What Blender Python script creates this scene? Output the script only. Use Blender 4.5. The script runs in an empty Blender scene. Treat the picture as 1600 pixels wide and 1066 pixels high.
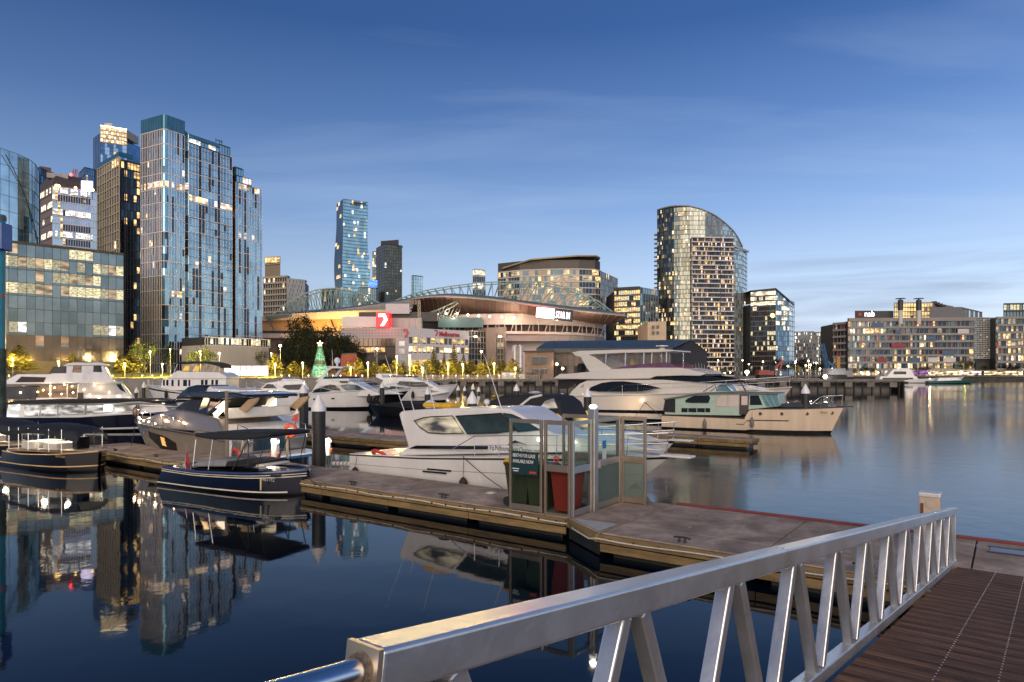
EXPO = 0.45
import bpy, math, random
from mathutils import Vector, Matrix
random.seed(7)
S = bpy.context.scene
COL = S.collection
R = math.radians
F, CX, HY, H = 1067.0, 800.0, 585.0, 3.8          # the photograph's lens in its own pixels, eye height above water


def G(px, py, z=0.0):
    """where the photograph's ray through a pixel meets the level z"""
    Y = (H - z) * F / (py - HY)
    return Vector(((px - CX) / F * Y, Y, z))


def D(px, py, Y):
    return Vector(((px - CX) / F * Y, Y, H + (HY - py) / F * Y))


def QX(px, Y): return (px - CX) / F * Y
def QZ(py, Y): return H + (HY - py) / F * Y


def crop(ox, oy, s):
    return lambda x, y: (ox + x / s, oy + y / s)


# ------------------------------------------------------------------ materials
MATS = {}


def nodes(name):
    m = bpy.data.materials.new(name)
    m.use_nodes = True
    nt = m.node_tree
    return m, nt, nt.nodes['Principled BSDF'], nt.nodes['Material Output']


def M(name, col, rough=.5, metal=0., var=.18, scale=2., bump=0., coat=0., detail=6., spec=None, stretch=None, rvar=.0, stain=0.):
    if name in MATS: return MATS[name]
    m, nt, b, out = nodes(name)
    N, L = nt.nodes.new, nt.links.new
    b.inputs['Roughness'].default_value = rough
    b.inputs['Metallic'].default_value = metal
    b.inputs['Coat Weight'].default_value = coat
    if spec is not None: b.inputs['Specular IOR Level'].default_value = spec
    tc = N('ShaderNodeTexCoord'); no = N('ShaderNodeTexNoise')
    no.inputs['Scale'].default_value = scale; no.inputs['Detail'].default_value = detail
    no.inputs['Roughness'].default_value = .62
    if stretch:
        mp = N('ShaderNodeMapping'); mp.inputs['Scale'].default_value = stretch
        L(tc.outputs['Object'], mp.inputs[0]); L(mp.outputs[0], no.inputs[0])
    else:
        L(tc.outputs['Object'], no.inputs[0])
    ra = N('ShaderNodeValToRGB')
    ra.color_ramp.elements[0].position = .3; ra.color_ramp.elements[1].position = .7
    ra.color_ramp.elements[0].color = [max(0, c * (1 - var)) for c in col] + [1]
    ra.color_ramp.elements[1].color = [min(1, c * (1 + var)) for c in col] + [1]
    L(no.outputs[0], ra.inputs[0]); L(ra.outputs[0], b.inputs['Base Color'])
    if stain:      # large irregular water stains and scuffs
        n3 = N('ShaderNodeTexNoise'); n3.inputs['Scale'].default_value = .55; n3.inputs['Detail'].default_value = 10; n3.inputs['Roughness'].default_value = .7; n3.inputs['Distortion'].default_value = 1.2
        L(tc.outputs['Object'], n3.inputs[0]); r3 = N('ShaderNodeMapRange'); r3.inputs[1].default_value = .42; r3.inputs[2].default_value = .62; r3.inputs[3].default_value = 1 - stain; r3.inputs[4].default_value = 1.1; L(n3.outputs[0], r3.inputs[0])
        vs = N('ShaderNodeVectorMath'); vs.operation = 'SCALE'; L(ra.outputs[0], vs.inputs[0]); L(r3.outputs[0], vs.inputs['Scale']); L(vs.outputs[0], b.inputs['Base Color'])
    if rvar:
        mr = N('ShaderNodeMapRange'); mr.inputs[3].default_value = max(.02, rough - rvar); mr.inputs[4].default_value = min(1, rough + rvar)
        L(no.outputs[0], mr.inputs[0]); L(mr.outputs[0], b.inputs['Roughness'])
    if bump:
        bp = N('ShaderNodeBump'); bp.inputs['Strength'].default_value = bump; bp.inputs['Distance'].default_value = .02
        n2 = N('ShaderNodeTexNoise'); n2.inputs['Scale'].default_value = scale * 6; n2.inputs['Detail'].default_value = 5
        L((mp if stretch else tc).outputs[0 if stretch else 'Object'], n2.inputs[0])
        L(n2.outputs[0], bp.inputs['Height']); L(bp.outputs[0], b.inputs['Normal'])
    MATS[name] = m
    return m


def E(name, col, strength, noise=None, lo=.25, base=.05):
    """a material that gives off light; noise = scale of bright and dim spots of a room seen through a window"""
    if name in MATS: return MATS[name]
    m, nt, b, out = nodes(name)
    N, L = nt.nodes.new, nt.links.new
    b.inputs['Base Color'].default_value = (base, base, base, 1)
    b.inputs['Roughness'].default_value = .2
    b.inputs['Emission Color'].default_value = (*col, 1)
    b.inputs['Emission Strength'].default_value = strength
    if noise:
        tc = N('ShaderNodeTexCoord'); mp = N('ShaderNodeMapping'); mp.inputs['Scale'].default_value = (.55, .55, 1.5)
        no = N('ShaderNodeTexNoise'); no.inputs['Scale'].default_value = noise; no.inputs['Detail'].default_value = 1.5
        L(tc.outputs['Object'], mp.inputs[0]); L(mp.outputs[0], no.inputs[0])
        mr = N('ShaderNodeMapRange'); mr.inputs[1].default_value = .38; mr.inputs[2].default_value = .68
        mr.inputs[3].default_value = strength * lo; mr.inputs[4].default_value = strength * 1.5
        L(no.outputs[0], mr.inputs[0]); L(mr.outputs[0], b.inputs['Emission Strength'])
    MATS[name] = m
    return m


def pane_glass(name, tint=(.9, .97, .95), refl=.12, rough=.02, frost=0.):
    """thin clear pane: mostly see-through, mirrors more at grazing angles"""
    if name in MATS: return MATS[name]
    m, nt, b, out = nodes(name)
    N, L = nt.nodes.new, nt.links.new
    tr = N('ShaderNodeBsdfTransparent'); tr.inputs[0].default_value = (*tint, 1)
    gl = N('ShaderNodeBsdfGlossy'); gl.inputs['Roughness'].default_value = rough
    fr = N('ShaderNodeLayerWeight'); fr.inputs[0].default_value = .12
    ad = N('ShaderNodeMath'); ad.operation = 'ADD'; ad.inputs[1].default_value = refl; ad.use_clamp = True
    mx = N('ShaderNodeMixShader')
    pw = N('ShaderNodeMath'); pw.operation = 'POWER'; pw.inputs[1].default_value = 2.5; L(fr.outputs['Facing'], pw.inputs[0]); L(pw.outputs[0], ad.inputs[0]); L(ad.outputs[0], mx.inputs[0]); L(tr.outputs[0], mx.inputs[1]); L(gl.outputs[0], mx.inputs[2])
    last = mx
    if frost:
        df = N('ShaderNodeBsdfDiffuse'); df.inputs[0].default_value = (.30, .36, .33, 1)
        m2 = N('ShaderNodeMixShader'); m2.inputs[0].default_value = frost
        L(mx.outputs[0], m2.inputs[1]); L(df.outputs[0], m2.inputs[2]); last = m2
    L(last.outputs[0], out.inputs[0])
    MATS[name] = m
    return m


def facade_glass(name, col, rough=.08, metal=.75, wob=.25, var=.25):
    """mirror curtain-wall glass, each sheet a little out of true"""
    if name in MATS: return MATS[name]
    m, nt, b, out = nodes(name)
    N, L = nt.nodes.new, nt.links.new
    b.inputs['Roughness'].default_value = rough; b.inputs['Metallic'].default_value = metal
    tc = N('ShaderNodeTexCoord'); no = N('ShaderNodeTexNoise'); no.inputs['Scale'].default_value = .13; no.inputs['Detail'].default_value = 4
    L(tc.outputs['Object'], no.inputs[0])
    ra = N('ShaderNodeValToRGB')
    ra.color_ramp.elements[0].position = .3; ra.color_ramp.elements[1].position = .7
    ra.color_ramp.elements[0].color = [c * (1 - var) for c in col] + [1]
    ra.color_ramp.elements[1].color = [min(1, c * (1 + var)) for c in col] + [1]
    L(no.outputs[0], ra.inputs[0]); L(ra.outputs[0], b.inputs['Base Color'])
    n2 = N('ShaderNodeTexNoise'); n2.inputs['Scale'].default_value = .5; n2.inputs['Detail'].default_value = 1
    L(tc.outputs['Object'], n2.inputs[0])
    bp = N('ShaderNodeBump'); bp.inputs['Strength'].default_value = wob; bp.inputs['Distance'].default_value = .06
    L(n2.outputs[0], bp.inputs['Height']); L(bp.outputs[0], b.inputs['Normal'])
    MATS[name] = m
    return m


# ------------------------------------------------------------------ objects
def tag(o, label=None, cat=None, group=None, kind=None):
    if label: o['label'] = label
    if cat: o['category'] = cat
    if group: o['group'] = group
    if kind: o['kind'] = kind
    return o


def thing(name, label, cat, loc=(0, 0, 0), rz=0., group=None):
    o = bpy.data.objects.new(name, None)
    o.empty_display_size = .2
    COL.objects.link(o)
    o.location = loc; o.rotation_euler = (0, 0, rz)
    return tag(o, label, cat, group)


def world_of(o):
    if o is None: return Matrix.Identity(4)
    m = Matrix.Translation(o.location) @ o.rotation_euler.to_matrix().to_4x4() @ Matrix.Diagonal((*o.scale, 1))
    return world_of(o.parent) @ m


class MB:
    """collects shapes into ONE mesh"""
    def __init__(s): s.v, s.f, s.m, s.k = [], [], [], 0

    def mat(s, k): s.k = k; return s

    def add(s, vs, fs, k=None):
        n = len(s.v); s.v += [Vector(v) for v in vs]
        for f in fs: s.f.append([n + i for i in f]); s.m.append(s.k if k is None else k)
        return s

    def box(s, c, d, rz=0., k=None, M4=None):
        x, y, z = d[0] / 2, d[1] / 2, d[2] / 2
        vs = [Vector((sx * x, sy * y, sz * z)) for sz in (-1, 1) for sy in (-1, 1) for sx in (-1, 1)]
        rot = M4 if M4 is not None else Matrix.Rotation(rz, 3, 'Z')
        vs = [rot @ v + Vector(c) for v in vs]
        return s.add(vs, [(0, 2, 3, 1), (4, 5, 7, 6), (0, 1, 5, 4), (2, 6, 7, 3), (0, 4, 6, 2), (1, 3, 7, 5)], k)

    def beam(s, p, q, w, h, k=None, up=(0, 0, 1)):
        """a bar of w by h between two points"""
        p, q = Vector(p), Vector(q); d = q - p
        if d.length < 1e-6: return s
        x = d.normalized(); u = Vector(up)
        if abs(x.dot(u)) > .98: u = Vector((0, 1, 0)) if abs(x.y) < .9 else Vector((1, 0, 0))
        y = u.cross(x).normalized(); z = x.cross(y)
        rot = Matrix((x, y, z)).transposed()
        return s.box((p + q) / 2, (d.length, w, h), k=k, M4=rot)

    def cyl(s, p, q, r0, r1=None, n=10, k=None, caps=True):
        r1 = r0 if r1 is None else r1
        p, q = Vector(p), Vector(q); d = (q - p).normalized()
        a = d.orthogonal().normalized(); b = d.cross(a)
        vs = []
        for c, r in ((p, r0), (q, r1)):
            for i in range(n):
                t = 2 * math.pi * i / n
                vs.append(c + (a * math.cos(t) + b * math.sin(t)) * r)
        fs = [(i, (i + 1) % n, n + (i + 1) % n, n + i) for i in range(n)]
        if caps: fs += [tuple(range(n - 1, -1, -1)), tuple(range(n, 2 * n))]
        return s.add(vs, fs, k)

    def tube(s, pts, r, n=6, k=None):
        pts = [Vector(p) for p in pts]
        rings = []
        for i, p in enumerate(pts):
            d = (pts[min(i + 1, len(pts) - 1)] - pts[max(i - 1, 0)]).normalized()
            a = d.cross(Vector((0, 0, 1)))
            a = a.normalized() if a.length > .05 else Vector((1, 0, 0))
            b = d.cross(a)
            rings.append([p + (a * math.cos(2 * math.pi * j / n) + b * math.sin(2 * math.pi * j / n)) * r for j in range(n)])
        return s.loft(rings, True, k, caps=True)

    def loft(s, rings, closed=True, k=None, caps=False):
        n = len(rings[0]); vs = [v for r in rings for v in r]; fs = []
        for i in range(len(rings) - 1):
            for j in range(n if closed else n - 1):
                a, b = i * n + j, i * n + (j + 1) % n
                fs.append((a, b, b + n, a + n))
        if caps: fs += [tuple(range(n - 1, -1, -1)), tuple(range((len(rings) - 1) * n, len(rings) * n))]
        return s.add(vs, fs, k)

    def lathe(s, c, prof, n=16, k=None):
        c = Vector(c)
        rings = [[c + Vector((r * math.cos(2 * math.pi * j / n), r * math.sin(2 * math.pi * j / n), z)) for j in range(n)] for r, z in prof]
        return s.loft(rings, True, k, caps=True)

    def ball(s, c, r, n=10, k=None, sz=1.):
        return s.lathe(c, [(max(.001, r * math.sin(math.pi * i / 6)), -r * sz * math.cos(math.pi * i / 6)) for i in range(7)], n, k)

    def torus(s, c, R1, r, ax='y', n=20, m=8, k=None, M4=None):
        rings = []
        for i in range(n):
            t = 2 * math.pi * i / n
            ring = []
            for j in range(m):
                u = 2 * math.pi * j / m
                rr = R1 + r * math.cos(u)
                p = Vector((rr * math.cos(t), r * math.sin(u), rr * math.sin(t)))
                if ax == 'z': p = Vector((p.x, p.z, p.y))
                if M4 is not None: p = M4 @ p
                ring.append(p + Vector(c))
            rings.append(ring)
        return s.loft(rings + [rings[0]], True, k)

    def prism(s, poly, d, k=None):
        """extrude a planar 3-D outline by the vector d"""
        n = len(poly); d = Vector(d)
        vs = [Vector(p) for p in poly] + [Vector(p) + d for p in poly]
        fs = [tuple(range(n - 1, -1, -1)), tuple(range(n, 2 * n))] + [(i, (i + 1) % n, n + (i + 1) % n, n + i) for i in range(n)]
        return s.add(vs, fs, k)

    def build(s, name, mats, parent=None, smooth=0, bevel=0., world=True, seg=2):
        if not isinstance(mats, (list, tuple)): mats = [mats]
        me = bpy.data.meshes.new(name)
        inv = world_of(parent).inverted() if (parent is not None and world) else None
        me.from_pydata([(inv @ v)[:] if inv is not None else v[:] for v in s.v], [], s.f)
        for m in mats: me.materials.append(m)
        me.polygons.foreach_set('material_index', [min(k, len(mats) - 1) for k in s.m])
        import bmesh
        bm = bmesh.new(); bm.from_mesh(me)
        bmesh.ops.recalc_face_normals(bm, faces=bm.faces)
        bm.to_mesh(me); bm.free()
        if smooth:
            me.polygons.foreach_set('use_smooth', [True] * len(me.polygons))
            me.set_sharp_from_angle(angle=R(smooth))
        me.update()
        o = bpy.data.objects.new(name, me)
        COL.objects.link(o)
        if parent is not None: o.parent = parent
        if bevel:
            b = o.modifiers.new('bevel', 'BEVEL'); b.width = bevel; b.segments = seg; b.limit_method = 'ANGLE'; b.angle_limit = R(40)
            b.harden_normals = False
        return o


def kids(o): return [c for c in bpy.data.objects if c.parent == o]


def copy_tree(o, loc=None, rz=None, parent=None, sc=None):
    c = o.copy(); COL.objects.link(c); c.parent = parent
    if loc is not None: c.location = loc
    if rz is not None: c.rotation_euler = (0, 0, rz)
    if sc is not None: c.scale = (sc, sc, sc) if isinstance(sc, (int, float)) else sc
    for ch in kids(o): copy_tree(ch, parent=c)
    return c


def lettering(name, txt, size, mat, parent, loc, xdir, depth=.01, up=(0, 0, 1), align='LEFT', squash=1., bold=0.):
    """raised letters; xdir = reading direction in world"""
    cu = bpy.data.curves.new(name, 'FONT'); cu.body = txt; cu.size = size; cu.extrude = depth; cu.align_x = align; cu.offset = bold
    t = bpy.data.objects.new(name, cu); COL.objects.link(t)
    bpy.context.view_layer.update()
    me = bpy.data.meshes.new_from_object(t.evaluated_get(bpy.context.evaluated_depsgraph_get()))
    bpy.data.objects.remove(t); bpy.data.curves.remove(cu)
    x = Vector(xdir).normalized(); z = x.cross(Vector(up)).normalized(); y = z.cross(x)
    m = Matrix((x * squash, y, z)).transposed().to_4x4(); m.translation = Vector(loc)
    me.transform((world_of(parent).inverted() if parent else Matrix.Identity(4)) @ m)
    me.materials.clear(); me.materials.append(mat)
    o = bpy.data.objects.new(name, me); COL.objects.link(o); o.parent = parent
    return o


def lamp(name, loc, col, energy, rad=.15, parent=None):
    l = bpy.data.lights.new(name, 'POINT'); l.energy = energy; l.color = col; l.shadow_soft_size = rad
    o = bpy.data.objects.new(name, l); COL.objects.link(o)
    o.location = (world_of(parent).inverted() @ Vector(loc)) if parent else loc
    o.parent = parent
    return o


# ------------------------------------------------------------------ common materials
white = M('white_gelcoat', (.70, .69, .67), .25, coat=.4, var=.09, scale=1.1, rvar=.1, stretch=(1, 1, .35))
cream = M('cream_paint', (.72, .62, .50), .4, var=.1, scale=1.5)
navy = M('navy_gelcoat', (.006, .010, .026), .15, coat=.6, var=.2)
blackgel = M('black_gelcoat', (.01, .01, .012), .14, coat=.6, var=.2)
canvas = M('black_canvas', (.012, .013, .016), .75, var=.3, scale=6, bump=.3)
grey_canvas = M('grey_canvas', (.22, .23, .24), .8, var=.2, scale=6, bump=.3)
tint = M('tinted_window', (.008, .010, .013), .07, spec=.3, var=.3)
bluetint = M('blue_window', (.02, .045, .07), .06, spec=.5, var=.3)
steel = M('stainless', (.62, .62, .63), .22, 1., var=.1, scale=4)
alu = M('aluminium', (.66, .66, .655), .32, .8, var=.12, scale=3, bump=.12, stretch=(1, 1, 1), rvar=.12)
teak = M('teak', (.34, .22, .13), .6, var=.25, scale=3, stretch=(1, 8, 8))
rubber = M('black_rubber', (.015, .015, .015), .7)
rope_m = M('rope', (.55, .52, .46), .85, var=.2, scale=20)
dark_rope = M('dark_rope', (.03, .03, .035), .85)
red_p = M('red_paint', (.55, .05, .03), .4, var=.15)
upholst = M('cream_upholstery', (.72, .68, .60), .6, var=.1)
lampw = E('lamp_warm', (1, .72, .38), 14)
lampc = E('lamp_white', (1, .93, .8), 14)
# ------------------------------------------------------------------ camera, sky, sun
cam = bpy.data.cameras.new('camera'); co = bpy.data.objects.new('camera', cam); COL.objects.link(co)
co.location = (0, 0, H); co.rotation_euler = (R(90), 0, 0)
cam.sensor_width = 36; cam.lens = F / 1600 * 36; cam.shift_y = 52 / 1600; cam.clip_end = 6000; cam.clip_start = .05
S.camera = co
S.view_settings.view_transform = 'Standard'; S.view_settings.look = 'None'; S.view_settings.gamma = 1; S.view_settings.exposure = EXPO
S.cycles.use_denoising = True
S.cycles.max_bounces = 8; S.cycles.transparent_max_bounces = 16; S.cycles.glossy_bounces = 4
S.cycles.sample_clamp_indirect = 6.

SUN_EL, SUN_AZ = 3.0, 188.0          # low afterglow behind the photographer (azimuth from +Y, clockwise)
w = bpy.data.worlds.new('World'); S.world = w; w.use_nodes = True
nt = w.node_tree; N, L = nt.nodes.new, nt.links.new
bg = nt.nodes['Background']; bg.inputs[1].default_value = .1
sky = N('ShaderNodeTexSky'); sky.sky_type = 'NISHITA'; sky.sun_disc = False
sky.sun_elevation = R(SUN_EL); sky.sun_rotation = R(SUN_AZ); sky.ozone_density = 4.5; sky.air_density = 1.2; sky.dust_density = .6
tc = N('ShaderNodeTexCoord')
sep = N('ShaderNodeSeparateXYZ'); L(tc.outputs['Generated'], sep.inputs[0])
# dusk colours by height: pale at the skyline, deep blue overhead
ramp = N('ShaderNodeValToRGB'); cr = ramp.color_ramp
stops = [(0, (.43, .48, .56)), (.06, (.53, .62, .74)), (.13, (.41, .54, .735)), (.23, (.21, .34, .60)), (.34, (.092, .182, .41)), (.45, (.037, .095, .27)), (1, (.009, .032, .095))]
while len(cr.elements) < len(stops): cr.elements.new(.5)
for e, (p, c) in zip(cr.elements, stops): e.position = p; e.color = (*c, 1)
L(sep.outputs['Z'], ramp.inputs[0])
# brighter towards the west (right), darker to the left
lr = N('ShaderNodeMapRange'); lr.inputs[1].default_value = -.75; lr.inputs[2].default_value = .65; lr.inputs[3].default_value = .72; lr.inputs[4].default_value = 1.22
L(sep.outputs['X'], lr.inputs[0])
vm = N('ShaderNodeVectorMath'); vm.operation = 'SCALE'; L(ramp.outputs[0], vm.inputs[0]); L(lr.outputs[0], vm.inputs['Scale'])
sc10 = N('ShaderNodeVectorMath'); sc10.operation = 'SCALE'; sc10.inputs['Scale'].default_value = 10.; L(vm.outputs[0], sc10.inputs[0])
mix = N('ShaderNodeMixRGB'); mix.inputs[0].default_value = .86
L(sky.outputs[0], mix.inputs[1]); L(sc10.outputs[0], mix.inputs[2])
# thin streaky cloud: direction flattened onto a cloud deck
div = N('ShaderNodeMath'); div.operation = 'MAXIMUM'; div.inputs[1].default_value = .03; L(sep.outputs['Z'], div.inputs[0])
dv = N('ShaderNodeVectorMath'); dv.operation = 'DIVIDE'; L(tc.outputs['Generated'], dv.inputs[0])
cmb = N('ShaderNodeCombineXYZ'); [L(div.outputs[0], cmb.inputs[i]) for i in range(3)]; L(cmb.outputs[0], dv.inputs[1])
mp = N('ShaderNodeMapping'); mp.inputs['Rotation'].default_value = (0, 0, R(24)); mp.inputs['Scale'].default_value = (.22, .75, 0); L(dv.outputs[0], mp.inputs[0])
cn = N('ShaderNodeTexNoise'); cn.inputs['Scale'].default_value = 1.3; cn.inputs['Detail'].default_value = 9; cn.inputs['Roughness'].default_value = .55; cn.inputs['Distortion'].default_value = .5
L(mp.outputs[0], cn.inputs[0])
cm = N('ShaderNodeMapRange'); cm.inputs[1].default_value = .5; cm.inputs[2].default_value = .78; cm.inputs[3].default_value = 0; cm.inputs[4].default_value = .24
L(cn.outputs[0], cm.inputs[0])
cl = N('ShaderNodeMixRGB'); L(cm.outputs[0], cl.inputs[0]); L(mix.outputs[0], cl.inputs[1])
cl.inputs[2].default_value = (4.2, 5.2, 7.0, 1)
# low dark cloud bars near the skyline, heavier on the right
mp2 = N('ShaderNodeMapping'); mp2.inputs['Rotation'].default_value = (0, R(-7), 0); mp2.inputs['Scale'].default_value = (1.6, 1.6, 17); L(tc.outputs['Generated'], mp2.inputs[0])
c2 = N('ShaderNodeTexNoise'); c2.inputs['Scale'].default_value = 1.5; c2.inputs['Detail'].default_value = 8; c2.inputs['Roughness'].default_value = .55; c2.inputs['Distortion'].default_value = .6; L(mp2.outputs[0], c2.inputs[0])
b1 = N('ShaderNodeMapRange'); b1.inputs[1].default_value = .47; b1.inputs[2].default_value = .66; L(c2.outputs[0], b1.inputs[0])
hz = N('ShaderNodeMapRange'); hz.interpolation_type = 'SMOOTHSTEP'; hz.inputs[1].default_value = .21; hz.inputs[2].default_value = .08; L(sep.outputs['Z'], hz.inputs[0])
rt = N('ShaderNodeMapRange'); rt.inputs[1].default_value = .0; rt.inputs[2].default_value = .4; rt.inputs[3].default_value = .12; rt.inputs[4].default_value = .62; L(sep.outputs['X'], rt.inputs[0])
m1 = N('ShaderNodeMath'); m1.operation = 'MULTIPLY'; L(b1.outputs[0], m1.inputs[0]); L(hz.outputs[0], m1.inputs[1])
m2 = N('ShaderNodeMath'); m2.operation = 'MULTIPLY'; L(m1.outputs[0], m2.inputs[0]); L(rt.outputs[0], m2.inputs[1])
cd = N('ShaderNodeMixRGB'); L(m2.outputs[0], cd.inputs[0]); L(cl.outputs[0], cd.inputs[1]); cd.inputs[2].default_value = (1.7, 2.1, 3.1, 1)
L(cd.outputs[0], bg.inputs[0])

sl = bpy.data.lights.new('sun', 'SUN'); so = bpy.data.objects.new('sun', sl); COL.objects.link(so)
sl.energy = 2.1; sl.angle = R(60); sl.color = (1, .80, .61)
az = R(SUN_AZ)
to_sun = Vector((math.sin(az) * math.cos(R(20)), math.cos(az) * math.cos(R(20)), math.sin(R(20))))
so.rotation_euler = to_sun.to_track_quat('Z', 'Y').to_euler()
so.location = (0, -20, 40)

# ------------------------------------------------------------------ water
m, nt, b, out = nodes('harbour_water'); N, L = nt.nodes.new, nt.links.new
b.inputs['Base Color'].default_value = (.001, .005, .010, 1); b.inputs['IOR'].default_value = 1.33
b.inputs['Specular IOR Level'].default_value = .5
tc = N('ShaderNodeTexCoord')
# open water beyond the pontoon is wind-rippled, the berth in front of it is still
mp = N('ShaderNodeMapping'); mp.inputs['Rotation'].default_value = (0, 0, R(36.1)); L(tc.outputs['Object'], mp.inputs[0])
sp = N('ShaderNodeSeparateXYZ'); L(mp.outputs[0], sp.inputs[0])
e1 = N('ShaderNodeMapRange'); e1.interpolation_type = 'SMOOTHSTEP'; e1.inputs[1].default_value = 13; e1.inputs[2].default_value = 26; L(sp.outputs['Y'], e1.inputs[0])
e2 = N('ShaderNodeMapRange'); e2.interpolation_type = 'SMOOTHSTEP'; e2.inputs[1].default_value = -22; e2.inputs[2].default_value = 0; L(sp.outputs['X'], e2.inputs[0])
e3 = N('ShaderNodeMath'); e3.operation = 'MULTIPLY'; L(e1.outputs[0], e3.inputs[0]); L(e2.outputs[0], e3.inputs[1])
pn = N('ShaderNodeTexNoise'); pn.inputs['Scale'].default_value = .03; pn.inputs['Detail'].default_value = 3; L(tc.outputs['Object'], pn.inputs[0])
pm = N('ShaderNodeMapRange'); pm.inputs[1].default_value = .35; pm.inputs[2].default_value = .65; pm.inputs[3].default_value = .6; pm.inputs[4].default_value = 1.2; L(pn.outputs[0], pm.inputs[0])
e4 = N('ShaderNodeMath'); e4.operation = 'MULTIPLY'; L(e3.outputs[0], e4.inputs[0]); L(pm.outputs[0], e4.inputs[1])
rg = N('ShaderNodeMapRange'); rg.inputs[3].default_value = .035; rg.inputs[4].default_value = .17; L(e4.outputs[0], rg.inputs[0]); L(rg.outputs[0], b.inputs['Roughness'])
wn = N('ShaderNodeTexNoise'); wn.inputs['Scale'].default_value = 1.1; wn.inputs['Detail'].default_value = 4; L(tc.outputs['Object'], wn.inputs[0])
bs = N('ShaderNodeMapRange'); bs.inputs[3].default_value = .022; bs.inputs[4].default_value = .10; L(e4.outputs[0], bs.inputs[0])
bp = N('ShaderNodeBump'); bp.inputs['Distance'].default_value = .12; L(bs.outputs[0], bp.inputs['Strength']); L(wn.outputs[0], bp.inputs['Height']); L(bp.outputs[0], b.inputs['Normal'])
water_m = m
q = MB(); q.add([(-3000, -300, 0), (3000, -300, 0), (3000, 4000, 0), (-3000, 4000, 0)], [(0, 1, 2, 3)])
tag(q.build('water', water_m), kind='structure')
# ------------------------------------------------------------------ pontoon in its own axes: a along it, b across it
UA, VA = Vector((.8077, -.5896, 0)), Vector((.5896, .8077, 0))
URZ = math.atan2(-.5896, .8077)
def dk(a, b, z=.5): return UA * a + VA * b + Vector((0, 0, z))

conc = M('pontoon_concrete', (.40, .315, .25), .9, var=.36, scale=1.3, bump=.5, detail=9, stain=.36, spec=.15)
conc2 = M('pontoon_concrete_edge', (.13, .105, .09), .85, var=.3, scale=2, bump=.3)
waler = M('timber_waler', (.20, .135, .055), .75, var=.45, scale=1.2, bump=.4, stretch=(1, 1, 5))
wetdark = M('wet_float', (.018, .016, .012), .5, var=.4, scale=2, bump=.3)
redfend = M('dark_red_fender', (.17, .035, .035), .6, var=.25)
bolt_m = M('rusty_bolt', (.03, .025, .02), .6)


def pontoon(name, label, cat, a0, a1, b0, b1, group=None, slabs=3.0, red=False, seam_b=None, floats=True, rot=None):
    c = dk((a0 + a1) / 2, (b0 + b1) / 2, .5)
    t = thing(name, label, cat, c, 0, group)
    n = max(1, round((a1 - a0) / slabs)); st = (a1 - a0) / n
    dkb = MB()
    rows = [(b0, b1)] if seam_b is None else [(b0, seam_b), (seam_b, b1)]
    for i in range(n):
        for (r0, r1) in rows:
            o = random.uniform(-.003, .003)
            dkb.box(dk(a0 + (i + .5) * st, (r0 + r1) / 2, .44 + o), (st - .03, r1 - r0 - .03, .12), URZ)
    dkb.build('deck_slab', conc, t, bevel=.012)
    wb = MB(); bl = MB()
    for (bb, sgn) in ((b0, -1), (b1, 1)):
        for i in range(n):
            am = a0 + (i + .5) * st
            wb.box(dk(am, bb + sgn * .04, .395), (st - .02, .08, .17), URZ)
            wb.box(dk(am, bb + sgn * .025, .20), (st - .02, .05, .16), URZ)
            for j in range(6):
                p = dk(a0 + (i + (j + .5) / 6) * st, bb + sgn * .085, .40)
                bl.cyl(p - VA * sgn * .01, p + VA * sgn * .012, .028, n=8)
    for (aa, sgn) in ((a0, -1), (a1, 1)):
        wb.box(dk(aa + sgn * .04, (b0 + b1) / 2, .39), (.08, b1 - b0, .18), URZ)
    wb.build('timber_waler', waler, t, bevel=.008)
    tag(bl.build('bolt_row', bolt_m, t), kind='stuff')
    fb = MB()
    for i in range(n):
        fb.box(dk(a0 + (i + .5) * st, (b0 + b1) / 2, .10), (st * .86, b1 - b0 - .25, .60), URZ)
    fb.box(dk((a0 + a1) / 2, (b0 + b1) / 2, .33), (a1 - a0 - .1, b1 - b0 - .1, .1), URZ)
    fb.build('float', wetdark, t, bevel=.03)
    if red:
        MB().box(dk((a0 + a1) / 2, b1 + .115, .47), (a1 - a0, .06, .14), URZ).build('red_fender_strip', redfend, t, bevel=.02)
    return t


main = pontoon('pontoon', 'long grey concrete pontoon walkway with timber edge that the boats lie along', 'pontoon', -34.5, -8.25, 13.45, 15.75)
plat = pontoon('pontoon', 'wide concrete pontoon platform at the foot of the gangway with a dark red far edge', 'pontoon', -6.9, 9.0, 12.58, 16.42, red=True, seam_b=13.6, slabs=3.4)
# piece between the two with the pale triangular gusset plate
c = thing('pontoon', 'short concrete pontoon piece with pale triangular gusset plate, in front of the glass gate', 'pontoon', dk(-7.55, 14.7, .5))
poly = [dk(-8.2, 13.45, .38), dk(-6.93, 12.58, .38), dk(-6.93, 16.42, .38), dk(-8.2, 16.42, .38)]
MB().prism(poly, (0, 0, .12)).build('deck_slab', conc, c, bevel=.01)
tri = [dk(-8.05, 13.42, .504), dk(-7.0, 12.68, .504), dk(-6.98, 13.5, .504)]
MB().prism(tri, (0, 0, .008)).build('gusset_plate', M('pale_plate', (.42, .42, .41), .5, var=.12), c)
MB().beam(dk(-8.22, 13.42, .395), dk(-6.95, 12.54, .395), .08, .17).build('timber_waler', waler, c); MB().beam(dk(-8.2, 16.45, .395), dk(-6.95, 16.45, .395), .08, .17).build('timber_waler', waler, c)
MB().prism([p - Vector((0, 0, .35)) for p in poly], (0, 0, .34)).build('float', wetdark, c)

pontoon('pontoon', 'second pontoon walkway lying behind the silver cruiser and the charter boat', 'pontoon', -36, -17, 24.0, 26.2)
pontoon('finger_pontoon', 'low finger pontoon that ends in front of the cream and green old cruiser', 'pontoon', -16, -10.6, 34.8, 36.2, slabs=2.7)

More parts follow.
